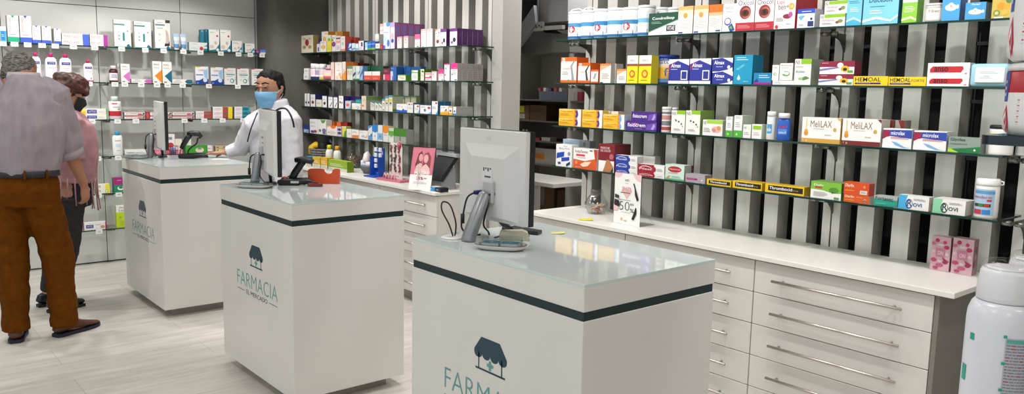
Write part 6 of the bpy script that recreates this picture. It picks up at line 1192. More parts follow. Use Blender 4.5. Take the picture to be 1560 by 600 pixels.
# orange dispenser with a scooped top
c = onZ(494, 279, CT); root = empty('slip_dispenser', c, math.radians(-35), 'orange dispenser with a scooped top on the middle counter', 'dispenser')
m = MB(); OR = mat('#c8481a', .4); w = .088; h = .082
scoop = [(.014 + .027 * math.cos(a), h - .003 - .027 * math.sin(a)) for a in [PI * t / 10 for t in range(11)]]
prof = [(-w, 0), (w, 0), (w, h * .96), (w - .008, h)] + [(.055, h)] + [(x_ + .01, z_) for x_, z_ in scoop] + [(-.02, h), (-w + .008, h), (-w, h * .96)]
m.prism(prof, 1, -.028, -.024, OR); m.prism(prof, 1, .024, .028, OR)
m.box(-w, -w + .004, -.024, .024, 0, h * .96, OR); m.box(w - .004, w, -.024, .024, 0, h * .96, OR); m.box(-w + .004, w - .004, -.024, .024, 0, .004, OR)
m.build('case', root)
m = MB(); m.box(-w + .02, w - .02, -.018, .018, .005, .045, PAPER); m.build('paper_slips', root)
c = onZ(486, 283, CT) + Vector((-.03, -.015, 0)); root = empty('stamp', c, math.radians(-35), 'dark red small stamp in front of the orange dispenser', 'stamp')
m = MB(); m.rbox(-.04, .04, -.014, .014, .0, .02, mat('#6e2420', .3), .004, 2); m.rbox(-.018, .018, -.01, .01, .02, .028, mat('#7e2c26', .3), .003, 1); m.build('case', root)
# paper slip on the far counter
c = onZ(336, 242.5, CT); m = MB(); m.box(-.06, .06, -.03, .03, .0004, .0016, PAPER); tag(m.build('paper_slip', None, c, -.6), 'white paper slip by the pharmacist\'s hand on the farthest counter', 'paper')
# red cable and blue cloth-like bag behind the far monitor
c = onZ(262, 236, CT); root = empty('pen_pot', c + Vector((.01, -.0, 0)), 0, 'wire pot with red and blue things behind the far scanner', 'pot')
m = MB()
for k in range(10):
    a = 2 * PI * k / 10; m.cyl((.03 * math.cos(a), .03 * math.sin(a), .002), (.036 * math.cos(a), .036 * math.sin(a), .07), .0016, mat('#b03040', .4), 6)
for z, r in ((.003, .03), (.036, .033), (.07, .036)): m.tube([(r * math.cos(2 * PI * i / 20), r * math.sin(2 * PI * i / 20), z) for i in range(20)], .002, mat('#b03040', .4), 6, True)
m.build('wire_frame', root)
m = MB(); m.lathe([(0, .004), (.022, .006), (.026, .03), (.016, .058), (0, .062)], mat('#6f86b8', .6), n=14); m.build('wrapped_sweets', root)

# ------------------------------------------------------------------ things on the right-hand worktop
def jar(px, py, z, r, h, label, lid, sweets, fill=.26):
    c = onZ(px, py, z); root = empty('glass_jar', c, 0, label, 'jar')
    m = MB(); g = glass_mat('jar_glass', '#eff3f1', base=.06, edge=.7, power=1.8)
    n = 6; prof = [(.62, 0), (.70, .02), (1.0, .40), (.98, .46), (.62, .74), (.5, .80), (.52, .84), (.56, .88), (.50, .93), (.5, 1.0)]
    m.lathe([(a * r, b * h) for a, b in prof], g, n=24 if not lid else 24)
    m.build('glass', root)
    m = MB()
    cols = ['#d9826a', '#e6b49a', '#efe6dc', '#c9d0cc', '#e07a5a', '#d9cfc4', '#e9c0a8']
    rng = random.Random(int(px))
    for k in range(sweets):
        a = rng.uniform(0, 2 * PI); d = rng.uniform(0, r * .62); zz = .018 + rng.uniform(0, h * fill)
        o = Vector((d * math.cos(a), d * math.sin(a), zz)); dr = Vector((rng.uniform(-1, 1), rng.uniform(-1, 1), rng.uniform(-.5, .5))).normalized()
        m.tube([o - dr * .016, o - dr * .009, o - dr * .006, o + dr * .006, o + dr * .009, o + dr * .016], [.006, .002, .0055, .0055, .002, .006], mat(cols[k % 7], .4), 7)
    o = m.build('sweets', root); o['kind'] = 'stuff'
    if lid:
        m = MB(); m.lathe([(r * .55, h * .97), (r * .56, h * 1.06), (r * .5, h * 1.1), (0, h * 1.1)], mat(lid, .4), n=24); m.build('lid', root)
    return root
jar(908, 325, WT, .072, .148, 'faceted clear jar with a few wrapped sweets on the near worktop', None, 26)

def advert(pos, rz, w, h, lean, label, art, back):
    root = empty('advert_card', pos, rz, label, 'advert card')
    m = MB(); t = math.tan(lean)
    M_ = Matrix.Rotation(-lean, 4, 'X')
    m.box(-w / 2, w / 2, 0, .002, .001, h, PAPER)
    decals(m, art, w, h, lambda x, z, k: (x - w / 2, -.0002 * k, z))
    m.xform(M_); m.build('card', root)
    if back:
        m = MB()
        m.box(-w / 2, w / 2, .004, .0065, .001, h * .42, CLEAR)
        m.box(-w / 2, w / 2, .004, back, .0, .0025, CLEAR)
        m.prism([(.0065, .0025), (back, .0025), (back, .006), (.0065, h * .42)], 0, w / 2 - .004, w / 2, CLEAR)
        m.prism([(.0065, .0025), (back, .0025), (back, .006), (.0065, h * .42)], 0, -w / 2, -w / 2 + .004, CLEAR)
        m.build('acrylic_stand', root)
    else:
        m = MB(); m.prism([(.003, .001), (.07, .001), (.02, h * .6)], 0, -.02, -.018, PAPER); m.xform(Matrix.Identity(4)); m.build('easel_leg', root)
    return root
p0, p1 = onZ(934.5, 338.5, WT), onZ(974, 346, WT)
mid = (p0 + p1) / 2
hh = onX(936, 262, mid.x).z - WT
_fifty = [P([(0, 1), (.3, 1), (.26, .94), (.14, .90), (0, .92)], '#e9c4c4'), P([(.7, 1), (1, 1), (1, .86), (.86, .88), (.76, .93)], '#e9c4c4'), T('HD', .4, .85, .56, .89, '#222222', .01), L(.4, .8, .56, .815, 1), P([(.48, .5), (.28, .66), (.34, .74), (.48, .69), (.62, .74), (.68, .66)], '#e3b9b4'), T('IMD', .3, .64, .64, .74, '#c9a09c'), L(.24, .6, .7, .64, 1, '#555555'),
          L(.16, .47, .74, .49, 1, '#333333'), T('50', .22, .28, .6, .45, '#1c1c1c', -.02), T('%', .62, .25, .78, .33, '#1c1c1c'), T('ens', .62, .39, .76, .43, '#333333'), L(.3, .23, .7, .25, 1), C(.32, .1, .03, '#d9b48a'), T('HD', .42, .06, .52, .09, '#222222', .01), P([(0, .38), (.16, .38), (.2, .32), (.14, .26), (0, .25)], '#e9c4c4'),
          P([(.72, .82), (.76, .83), (.95, .52), (.88, .49), (.8, .6), (.78, .72)], '#2b2224'), P([(.7, .13), (.78, .11), (.88, .24), (.87, .36), (.83, .36), (.8, .28)], '#1d1a1c'), P([(.03, .48), (.2, .46), (.24, .38), (.22, .33), (.02, .36)], '#2b282a'), P([(.04, .58), (.2, .56), (.2, .5), (.04, .51)], '#3b383a')]
advert(mid, math.atan2(p1.y - p0.y, p1.x - p0.x), (p1 - p0).length, hh, .0, 'white offer card with a large 50 in a clear acrylic stand', _fifty, .13)
_pink = [B(0, 1, '#d9b0bb'), C(.3, .88, .06, '#b02a5a'), C(.7, .84, .05, '#c23a6a'), E(.8, .7, .14, .06, '#b8325f'), E(.18, .3, .16, .06, '#c24a74'), E(.78, .26, .14, .05, '#b02a5a'), E(.5, .16, .2, .05, '#c85a84'), R(.26, .4, .74, .66, '#c9829c'), T('ON', .36, .46, .64, .58, '#f0dfe6', .01), P([(.6, .4), (.98, .3), (.8, .2), (.7, .3)], '#a32a56'), E(.14, .56, .1, .05, '#e6c4d0'), E(.5, .76, .18, .04, '#e9d0d9'), E(.5, .28, .12, .04, '#ecd4dc'), E(.86, .5, .1, .05, '#e9d0d9'), E(.12, .78, .1, .05, '#cf6a8c'), E(.3, .08, .14, .04, '#b84470')]
for (x0, x1, yb_, yt, lab) in ((1417.5, 1447.5, 411, 360, 'pink flower-print box on the worktop end, nearer the candy jar'), (1450, 1483, 418, 363.5, 'pink flower-print box on the worktop end, nearer the spray can')):
    a, b = onZ(x0, yb_ - 1, WT), onZ(x1, yb_ + 1.5, WT)
    cX = 3.60; a = onX(x0, 390, cX); b = onX(x1, 390, cX); top = onX((x0 + x1) / 2, yt, cX).z
    w = a.y - b.y
    ob = carton_mesh(w - .002, top - WT, .05, '#d9b0bb', '#b08c95', '#d4b0ba', _pink, (), [E(.3, .3, .2, .1, '#a35a70'), E(.6, .7, .2, .1, '#a35a70'), E(.5, .5, .2, .08, '#cfb0b8')]).build('carton', None, (cX, (a.y + b.y) / 2, WT), -PI / 2)
    tag(ob, lab, 'carton', 'pink flower-print boxes')

# ------------------------------------------------------------------ things on the rear worktop
def at(px, py): return onZ(px, py, WT)
# advert with two women, leaning
p0, p1 = at(643, 287.5), at(668, 290)
mid = (p0 + p1) / 2; ww = .165
_wom = [B(.36, 1, '#c9697c'), R(.05, .38, .95, .97, '#cf7284'),
        P([(.2, .38), (.18, .6), (.28, .86), (.42, .92), (.5, .8), (.44, .6), (.46, .38)], '#6e2a3c'), E(.4, .76, .09, .09, '#dc9a98'), P([(.16, .38), (.22, .56), (.4, .64), (.56, .56), (.6, .38)], '#dfb0ac'),
        P([(.5, .38), (.5, .6), (.56, .86), (.72, .9), (.86, .78), (.86, .5), (.9, .38)], '#8a3a48'), E(.64, .74, .1, .1, '#e2a6a2'), P([(.42, .38), (.52, .56), (.66, .62), (.84, .52), (.9, .38)], '#e4bdb8'),
        T('DIA DE LA', .26, .44, .66, .5, '#f6eeee'), T('MADRE', .2, .36, .86, .44, '#f6eeee', .01), T('25%', .3, .24, .62, .31, '#b02a3c', .015), L(.64, .25, .8, .3, 1, '#c04a5a'), L(.2, .14, .8, .2, 2, '#c9c4e0')]
hh = onX(654, 224, mid.x).z - WT
adv = advert(mid + Vector((-.085, .018, 0)), math.radians(-58), .175, hh * 1.02, math.radians(17), 'pink and white advert card with two women, on the rear worktop corner', _wom, None)
# blue display stand
def pillbox_stand(px, py, w, h, label):
    root = empty('display_stand', (3.395, onX(px, py, 3.42).y, WT), math.radians(-84), label, 'display stand')
    m = MB(); Bc = mat('#1d4db0', .4)
    m.box(-w / 2, w / 2, .03, .045, 0, h, Bc); m.box(-w * .62, w * .62, -.07, .03, 0, .012, Bc); m.box(-w / 2, -w / 2 + .004, -.02, .03, .012, h * .7, Bc); m.box(w / 2 - .004, w / 2, -.02, .03, .012, h * .7, Bc)
    decals(m, [L(.2, .86, .8, .93, 1, '#dfe8f4'), P([(.55, .8), (.9, .92), (.95, .8), (.7, .72)], '#e6c4c8'), L(.2, .08, .8, .14, 1, '#9ab4e0')], w, h, lambda x, z, k: (x - w / 2, .03 - .0003 * k, z))
    m.build('board', root)
    for k in range(8):
        b = MB(); x = -w * .25 if k % 2 else w * .25; z = .07 + .045 * (k // 2)
        b.rbox(x - .016, x + .016, .012, .028, z, z + .034, mat('#e9edf3', .35), .003, 1); b.build('hanging_pack', root)
pillbox_stand(577, 269, .12, .235, 'royal blue display stand with small white packs on the rear worktop')
def pink_stand():
    root = empty('display_stand', (3.375, onX(607, 274, 3.41).y, WT), math.radians(-84), 'white and pink display stand with dark hair clips on the rear worktop', 'display stand')
    m = MB(); m.box(-.15, .16, -.07, .04, 0, .016, mat('#d98090', .4)); m.build('base', root)
    m = MB(); w, h = .16, .315
    pts = [(-w / 2, .016), (w / 2, .016), (w / 2, .26), (w * .42, .29), (w * .3, .315), (.0, .295), (-w * .3, .305), (-w / 2, .285)]
    m.prism(pts, 1, .01, .016, mat('#efe6e2', .45))
    decals(m, [C(.78, .86, .09, '#b8455a'), C(.74, .88, .05, '#d98a94'), L(.12, .80, .55, .86, 2, '#c9888c'), C(.1, .82, .05, '#dfa9b0'), L(.1, .06, .9, .1, 1, '#d98090')], w, h, lambda x, z, k: (x - w / 2, .01 - .0003 * k, z + .01))
    m.build('board', root)
    rng = random.Random(4)
    for k in range(9):
        b = MB(); x = (-.05, 0, .05)[k % 3]; z = .07 + .075 * (k // 3)
        pts = [(x + rng.uniform(-.012, .012), .004, z + .066 * i / 6) for i in range(7)]
        b.tube(pts, [.005, .009, .007, .010, .007, .009, .004], mat(['#7a5a54', '#5f4440', '#8c4048'][k % 3], .4), 7); b.build('hair_clip', root)
    m = MB()
    for s in (-.06, -.02, .02, .06): m.tube([(s - .02, -.05, .018), (s, -.055, .06), (s + .02, -.05, .018)], .006, mat('#e6a9b4', .4), 7)
    m.build('front_rack', root)
pink_stand()
# wrapped gift beside the tall jar
jar(538, 255.5, WT, .078, .21, 'tall round glass jar of beige sweets on the rear worktop', '#6f7a5a', 90, .4)
root = empty('gift_basket', at(564, 264), math.radians(-50), 'wrapped round basket with a white and red topper on the rear worktop', 'gift basket')
m = MB(); m.lathe([(.05, 0), (.075, .03), (.088, .06), (.084, .075), (.06, .04), (0, .03)], mat('#6a6c74', .5), n=20); m.build('bowl', root)
m = MB()
rng = random.Random(9)
for k in range(9):
    a = 2 * PI * k / 9; m.rbox(.05 * math.cos(a) - .028, .05 * math.cos(a) + .028, .05 * math.sin(a) - .02, .05 * math.sin(a) + .02, .045 + .01 * (k % 3), .09 + .012 * (k % 3), mat(['#e9e9ee', '#a9bcdc', '#f0f0f0', '#8a3a4a', '#cfd8e8'][k % 5], .35), .008, 2)
m.build('wrapped_soaps', root)
m = MB(); m.loft([(-.03, 0, .085), (-.03, 0, .12), (-.028, 0, .165), (-.022, 0, .185)], [(.045, .03), (.05, .035), (.034, .026), (.008, .008)], (0, 1, 0), mat('#f0e6e4', .5), 14); m.build('topper', root)
m = MB(); m.rbox(-.06, -.052, -.02, .02, .125, .145, mat('#c23a44', .5), .003, 1); m.build('ribbon', root)
# two white bottles with yellow and orange caps
for k, (px, py, cc, lab) in enumerate([(502, 252, '#d9d02a', 'white drink bottle with a yellow cap beside the wicker basket'), (514, 252.5, '#e8a01f', 'white drink bottle with an orange cap beside the wicker basket')]):
    c = onX(px, 243, 3.455); c.z = WT
    root = empty('bottle', c, 0, lab, 'bottle', 'drink bottles on the rear worktop')
    m = MB(); r = .036; Wb = mat('#eef0ea', .3)
    m.lathe([(r * .9, 0), (r, .006), (r, .12), (r * .9, .145), (r * .55, .165)], Wb, n=20)
    n = 6
    for (a0, v0, a1, v1, c_) in ((-2.4, .03, -.2, .10, '#dfe6c9'), (-2.2, .05, -1.4, .085, ['#8ab04a', '#e68a3a'][k]), (-1.2, .035, -.6, .075, '#3a7a5a')):
        vs = [((r + .0006) * math.cos(a0 + (a1 - a0) * i / n - .6), (r + .0006) * math.sin(a0 + (a1 - a0) * i / n - .6), v) for v in (v0, v1) for i in range(n + 1)]
        m.add(vs, [(i, i + 1, n + 2 + i, n + 1 + i) for i in range(n)], mat(c_))
    m.build('body', root)
    m = MB(); m.lathe([(r * .62, .16), (r * .62, .195), (r * .5, .2), (0, .2)], mat(cc, .35), n=18); m.build('cap', root)
# row of flat boxes with clear stands
for (px0, px1, yt, yb_, cols, lab, X) in [(466, 474, 237.5, 248, ('#3a8ab4', '#2a6a90', '#4a9ac4'), 'small blue box at the basket end of the rear worktop', 3.335),
                             (476, 488, 238.5, 251, ('#e2b42a', '#b98a1a', '#eac84a'), 'small yellow box next to the blue one on the rear worktop', 3.335),
                             (488.5, 499, 239, 253, ('#e8b83a', '#b98a1a', '#eac84a'), 'yellow box touching the long lime one on the rear worktop', 3.335),
                             (500, 529, 242, 256, ('#9ab82a', '#6f8a1a', '#a9c43a'), 'long lime green box on the rear worktop', 3.335)]:
    a, b = onX(px0, yb_, X), onX(px1, yb_, X); h = max(onX(px0, yt, X).z - WT, .05)
    ob = carton_mesh(a.y - b.y - .006, h, .065, *cols, [L(.1, .4, .8, .7, 2, '#f0efdf'), B(0, .3, '#e9ead9')]).build('carton', None, (X, (a.y + b.y) / 2, WT), -PI / 2); tag(ob, lab, 'carton', 'small boxes on the rear worktop')
for k, px in enumerate((472, 483, 493, 503)):
    c = onX(px, 250 + k * 2.2, 3.285); c.z = WT
    m = MB(); m.prism([(-.02, 0), (.02, 0), (.02, .004), (-.012, .05), (-.016, .05)], 1, -.03, .03, CLEAR)
    tag(m.build('price_holder', None, c, 0), ['first', 'second', 'third', 'fourth'][k] + ' clear price holder from the basket along the rear worktop', 'price holder', 'clear price holders')
# wicker basket with black and yellow things
c = onX(474, 236, 3.46); c.z = WT
root = empty('wicker_basket', (3.50, 6.965, WT + .062), 0, 'grey wicker basket with yellow and black things behind the pharmacist', 'basket')
m = MB(); wk = noise_mat('wicker', '#8a8680', '#55524d', 60, rough=.7)
zb = onX(470, 232, 3.4).z - WT
for k in range(4):
    z = .012 + .022 * k; r = .125 + .004 * k
    m.tube([(r * .62 * math.cos(2 * PI * i / 28), r * .92 * math.sin(2 * PI * i / 28), z) for i in range(28)], .012, wk, 6, True)
m.lathe([(0, .002), (.11, .002), (.122, .01)], wk, n=24, sx=.62, sy=.92)
m.build('weave', root)
m = MB(); m.rbox(3.41, 3.60, 6.84, 7.08, WT, WT + .061, WORKTOP, .003, 1); tag(m.build('storage_tray'), 'low white box carrying the wicker basket on the rear worktop', 'box')
m = MB(); m.loft([(-.05, .06, .03), (-.05, .05, .09), (-.04, .02, .12), (-.02, -.03, .10)], [(.05, .04), (.05, .04), (.04, .03), (.02, .02)], (0, 1, 0), mat('#d9b01f', .6), 10); m.build('yellow_pouch', root)
m = MB(); m.rbox(-.05, .07, -.12, -.03, .03, .15, mat('#141416', .6), .02, 2); m.build('black_pouch', root); m = MB(); m.rbox(-.06, .02, .05, .11, .03, .11, mat('#1f1f22', .6), .02, 2); m.build('black_pouch', root)
# black display screen and its grey foot, with small blue boxes, at the storeroom end
root = empty('desk_screen', (3.36, 4.86, WT), math.radians(-4), 'black tilted touch screen with a grey foot behind the pink advert', 'screen')
m = MB(); m.prism([(-.02, .08), (.0, .06), (.13, .225), (.11, .245)], 1, -.11, .13, BLACKM); m.build('display', root)
m = MB(); m.prism([(.0, .0), (.12, .0), (.11, .15), (.09, .17), (.0, .055)], 1, -.10, .10, mat('#8f9092', .45)); m.build('foot', root)
m = MB(); m.rbox(.09, .13, -.14, .14, .235, .262, mat('#a9aaac', .4), .004, 1); m.build('receipt_printer', root)
for k, (dy, w, cs, lab) in enumerate([(.03, .09, ('#2a8ac4', '#1f6a9c', '#e6ecf0'), 'flat bright blue box at the foot of the black screen'), (-.055, .06, ('#22262e', '#1a1d24', '#2a2e38'), 'flat black box at the foot of the black screen')]):
    ob = carton_mesh(w - .004, .03, .07, *cs, [L(.1, .3, .6, .7, 2, '#cfd8e0')]).build('carton', None, (3.262, 4.735 + dy, WT), -PI / 2); tag(ob, lab, 'carton')

# ------------------------------------------------------------------ the storeroom behind the opening
XS = 4.95
def bz(px, py, X=XS): return onX(px, py, X).z
root = empty('storage_shelving', (XS, 4.4, 0), 0, 'grey open storage shelving seen through the storeroom opening', 'shelving')
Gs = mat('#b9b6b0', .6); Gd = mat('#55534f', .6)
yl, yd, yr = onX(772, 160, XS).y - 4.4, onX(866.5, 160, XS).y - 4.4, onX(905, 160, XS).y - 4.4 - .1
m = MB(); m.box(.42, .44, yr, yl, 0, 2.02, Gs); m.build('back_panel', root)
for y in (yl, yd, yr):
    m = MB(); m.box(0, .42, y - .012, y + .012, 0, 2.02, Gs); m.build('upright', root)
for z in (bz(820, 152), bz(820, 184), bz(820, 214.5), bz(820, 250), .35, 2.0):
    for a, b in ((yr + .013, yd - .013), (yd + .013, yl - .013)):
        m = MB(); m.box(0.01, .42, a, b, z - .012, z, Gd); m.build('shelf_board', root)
def stored(px0, px1, yt, yb_, d, cols, label, front=(), X=XS + .05, base=None):
    a, b = onX(px0, yb_, X), onX(px1, yb_, X); zb = a.z if base is None else base; h = onX(px0, yt, X).z - zb
    ob = carton_mesh(a.y - b.y, h, d, *cols, front).build('storage_box', None, (X, (a.y + b.y) / 2, zb + .0015), -PI / 2); return tag(ob, label, 'box')
s1, s2, s3, s4 = bz(820, 152), bz(820, 184), bz(820, 214.5), bz(820, 250)
stored(782, 806, 160, 183, .25, ('#6e5438', '#54402b', '#7a5e40'), 'brown cardboard box with a yellow note in the storeroom', [R(.3, .5, .68, .95, '#d9d22a'), R(.35, .08, .72, .4, '#c9c4bc'), L(.4, .14, .66, .34, 2, '#888888')], base=s2)
stored(807, 832, 160, 183, .25, ('#5f4930', '#4a3826', '#6e5438'), 'brown cardboard box beside the noted one in the storeroom', [L(.2, .5, .8, .7, 1, '#4a3826')], base=s2)
ob = stored(821, 864, 139, 152, .2, ('#5c6470', '#4a515c', '#3a3a40'), 'slate blue open bin on the upper storeroom shelf', base=s1)
for k in range(5):
    a = onX(824 + 8 * k, 140, XS + .1); h = a.z - s1
    c = carton_mesh(.035, .03, .06, ['#8a2a3a', '#d9d4d0', '#3a3a5a', '#b04a4a', '#d9d9d9'][k], None, None, [fine()]).build('carton', None, (XS + .08, a.y, ob.location.z + ob.dimensions.z * 0 + (onX(821, 139, XS + .05).z - s1) + .001), -PI / 2)
    tag(c, ['first', 'second', 'third', 'fourth', 'fifth'][k] + ' small carton on the slate bin from the doorway post', 'carton', 'small cartons on the slate bin')
stored(803, 852, 224, 249, .3, ('#a9a6a0', '#8a8781', '#b9b6b0'), 'big white box with an orange label in the storeroom', [R(.2, .25, .55, .7, '#c8843a'), L(.24, .35, .5, .6, 3, '#8a5a2a')], base=s4)
stored(853, 866, 224, 249, .25, ('#b03a24', '#8a2a1a', '#c04a34'), 'red-orange box beside the big white storeroom box', base=s4)
stored(875, 886, 140, 152.5, .2, ('#9a3a48', '#7a2a38', '#c9c4c4'), 'dark red box on the storeroom shelf by the slats', [R(0, 0, .4, 1, '#c9c4c4')], base=s1)
stored(828, 843, 284, 330, .3, ('#6a4f36', '#54402b', '#7a5e40'), 'tall cardboard box on the storeroom floor shelf', base=.352)
stored(848, 866, 290, 330, .3, ('#54402b', '#43331f', '#6a5138'), 'dark cardboard box low in the storeroom', base=.352)
for k, px in enumerate((797.5, 802.5)):
    c = onX(px, 213, XS + .08); c.z = s3 + .001
    root = empty('bottle', c, 0, ['white small bottle on the storeroom shelf, post side', 'white small bottle on the storeroom shelf, slat side'][k], 'bottle', 'small bottles in the storeroom')
    m = MB(); m.lathe([(.02, 0), (.021, .004), (.021, .06), (.012, .072)], mat('#c9c9c6', .4), n=14); m.build('body', root)
    m = MB(); m.lathe([(.012, .07), (.012, .088), (0, .09)], mat('#dededc', .4), n=12); m.build('cap', root)
stored(811, 822, 209.5, 213.8, .08, ('#b03440', '#8a2430', '#c04a54'), 'low red carton on the storeroom shelf', base=s3)
stored(825, 838, 209, 213.8, .08, ('#c4c0bb', '#9a9691', '#d4d0cb'), 'low white carton on the storeroom shelf', base=s3)
# white desk end
root = empty('desk', (4.45, 4.40, 0), 0, 'white desk end in the storeroom opening', 'desk')
zt = .85
m = MB(); m.rbox(0, .45, .345, 1.2, zt - .035, zt, mat('#d4d2cd', .4), .003, 1); m.build('desktop', root)
m = MB(); m.box(.03, .05, .56, 1.158, 0, zt - .036, mat('#c9c6c0', .5)); m.box(.03, .42, 1.16, 1.18, 0, zt - .036, mat('#b9b6b0', .5)); m.build('side_panel', root)

# robot delivery chute high in the opening
root = empty('delivery_chute', (4.3, 4.4, 0), 0, 'dark grey delivery hopper with a tilted flap above the storeroom opening', 'delivery chute')
XC = 4.3
def c3(px, py, X=XC): v = onX(px, py, X); return (v.x - 4.3, v.y - 4.4, v.z)
m = MB(); Cg = mat('#77777a', .5); Cd = mat('#0f1116', .7); Cp = mat('#83848a', .45)
a, b = c3(776, 2), c3(818, 38)
y1, y0, z1, z0 = a[1], b[1], a[2] + .02, b[2]
yR = c3(862, 20)[1]
m.box(.0, .5, y0 - .006, y0 + .006, z0, z1, Cg); m.box(0, .5, y1 - .006, y1 + .006, z0, z1, Cg); m.box(.48, .5, y0, y1, z0, z1, Cd); m.box(0, .5, y0, y1, z1 - .012, z1, Cg); m.box(.02, .5, y0, y1, z0, z0 + .012, Cd)
m.build('hopper', root)
m = MB(); zz0 = c3(840, 33)[2]
m.box(.02, .5, yR, y0 - .008, zz0, z1 + .01, mat('#8a8a8b', .5)); m.build('housing', root)
def plate(pts, t, mm, name, X0):
    m = MB(); q = [c3(px, py, X0) for px, py in pts]
    n = len(q); q2 = [(x + t, y, z) for x, y, z in q]
    m.add(q + q2, [tuple(range(n)), tuple(range(n, 2 * n))[::-1]] + [(i, (i + 1) % n, n + (i + 1) % n, n + i) for i in range(n)], mm)
    return m.build(name, root)
plate([(813, 8), (816, 37), (790, 72), (786, 70), (770, 80), (770, 66), (781, 56)], .03, Cp, 'flap', XC - .06)
plate([(770, 66), (781, 55), (788, 70), (791, 80), (770, 112)], .03, mat('#6c6d72', .45), 'chute_side', XC + .02)
plate([(791, 68), (816, 42), (832, 50), (866, 52), (868, 79), (791, 81.5)], .2, mat('#66645f', .35), 'underside', XC + .10)
plate([(771, 40), (789, 37), (771, 64)], .02, mat('#c9c8c6', .4), 'deflector', XC + .02)
m = MB()
p = c3(826, 38); m.box(-.05, -.03, p[1] - .06, p[1] + .05, p[2] - .05, p[2] + .02, mat('#a9a8a5', .35, .6))
for k in range(4): m.cyl((-.055, p[1] - .05 + .03 * k, p[2] - .02 + .01 * (k % 2)), (-.03, p[1] - .05 + .03 * k, p[2] - .02 + .01 * (k % 2)), .008, mat('#55555a', .4, .6), 8)
m.build('hinge', root)
m = MB(); q = c3(862, 48); m.box(-.04, -.01, q[1], p[1] - .06, p[2] - .045, p[2] - .015, mat('#b0afab', .35, .6)); m.build('rail', root)
# speaker-like grey disc on the post near the opening
root = empty('wall_knob', onX(776, 180, 3.87) , 0, 'dark grey rounded bracket on the doorway post', 'bracket')
m = MB(); m.lathe([(.0, -.02), (.085, -.02), (.09, 0), (.07, .02), (0, .025)], mat('#5d6168', .5), ax=1, n=24, sx=.55); m.build('cover', root)

# dim furniture behind the slats
for k, (y, lab) in enumerate([(1.35, 'dark storage rack behind the slats, frame edge side'), (2.45, 'dark storage rack behind the slats, middle of the near worktop')]):
    root = empty('storage_rack', (4.9, y, 0), 0, lab, 'rack', 'dark racks behind the slats')
    for z in (.3, .62, .94, 1.26, 1.58, 1.9):
        m = MB(); m.box(0, .45, -.48, .48, z, z + .02, mat('#3a3b3e', .6)); m.build('shelf_board', root)
    for yy in (-.49, .47):
        for xx in (0, .43):
            m = MB(); m.box(xx, xx + .02, yy, yy + .02, 0, 2.0, mat('#3a3b3e', .6)); m.build('post', root)

# ------------------------------------------------------------------ display in the foreground, cut by the frame edge
NX = .80
yE = onX(1489, 210, NX).y
zs = onX(1489, 205, NX).z
m = MB()
n = 6; r = .012
pts = [(NX, -.42), (NX + .32, -.42), (NX + .32, yE)] + [(NX + r - r * math.sin(a), yE - r + r * math.cos(a)) for a in [PI / 2 * t / n for t in range(n + 1)]]
NG = glass_mat('display_glass', '#b9c6c4', base=.05, edge=.6)
m.prism(pts, 2, zs - .0085, zs, GDARK, caps=NG)
sh = tag(m.build('glass_shelf'), 'thick dark-edged glass shelf close to the camera, carrying white pouches', 'shelf')
m = MB(); m.prism([(x if x > NX + .1 else x - .10, y) for x, y in pts], 2, 1.185, 1.193, GDARK, caps=NG); tag(m.build('glass_shelf'), 'lower glass shelf close to the camera, carrying the spray cans', 'shelf')
m = MB()
m.box(NX + .335, NX + .36, -.42, yE - .02, 0, 2.1, mat('#8a8a88', .5))
tag(m.build('display_unit'), 'grey back board of the display close to the camera', 'display')
def near_tub(cx, cy, zb, h, r, label):
    root = empty('tub', (cx, cy, zb), 0, label, 'tub', 'white tubs close to the camera')
    m = MB(); Wp = mat('#ecebea', .3); Rd = mat('#b21f2c', .35)
    m.lathe([(r * .9, 0), (r * .98, .004), (r, .01), (r, h * .66), (r, h * .97), (r * .97, h)], [Wp, Wp, Wp, Rd, Rd], n=48)
    def pt(a, v, k=1): return ((r + .0003 * k) * math.cos(a), (r + .0003 * k) * math.sin(a), v * h)
    def patch(ps, c_, k=1): m.add([pt(a, v, k) for a, v in ps], [tuple(range(len(ps)))], mat(c_, .4))
    # blue strip and red loop at the left-hand edge of the view
    A = 2.02
    patch([(A + .05, .52), (A + .20, .52), (A + .24, .99), (A + .06, .99)], '#23459c', 1)
    for k in range(3): patch([(A + .10, .60 + .1 * k), (A + .15, .61 + .1 * k), (A + .15, .66 + .1 * k), (A + .10, .65 + .1 * k)], '#c9d4f0', 2)
    lo = [(A - .02 + .17, .08), (A + .24, .16), (A + .13, .48), (A + .0, .30)]
    patch([(A + .26, .02), (A + .30, .18), (A + .19, .47), (A + .02, .28)], '#c22736', 1)
    patch([(A + .24, .10), (A + .25, .18), (A + .18, .38), (A + .08, .27)], '#ecebea', 2)
    patch([(A + .235, .14), (A + .225, .22), (A + .19, .30), (A + .17, .20)], '#c22736', 3)
    for k in range(5):
        v = .54 - .085 * k
        patch([(A + .5, v), (A + .9, v), (A + .9, v + .016), (A + .5, v + .016)], '#d0505a', 1)
        patch([(A + .5, v - .03), (A + .95, v - .03), (A + .95, v - .024), (A + .5, v - .024)], '#b9b9b9', 1)
    m.build('body', root)
    m = MB(); m.lathe([(r * .99, h), (r * .99, h + .004), (r * .93, h + .007), (0, h + .007)], mat('#e0dedd', .35), n=48); m.build('lid', root)
rt = .058
pE = onX(1527, 160, NX + .06)
near_tub(pE.x, pE.y - rt - .004, zs + .0005, onX(1534, 96, pE.x).z - zs - .009, rt, 'white tub with a red upper band, standing on the near glass shelf')
near_tub(pE.x, pE.y - rt - .002, onX(1534, 96, pE.x).z + .0005, .085, rt, 'white tub with a red upper band, stacked on the lower tub')
OVERCAP = glass_mat('clear_overcap_plastic', '#ffffff', base=.02, edge=.35)
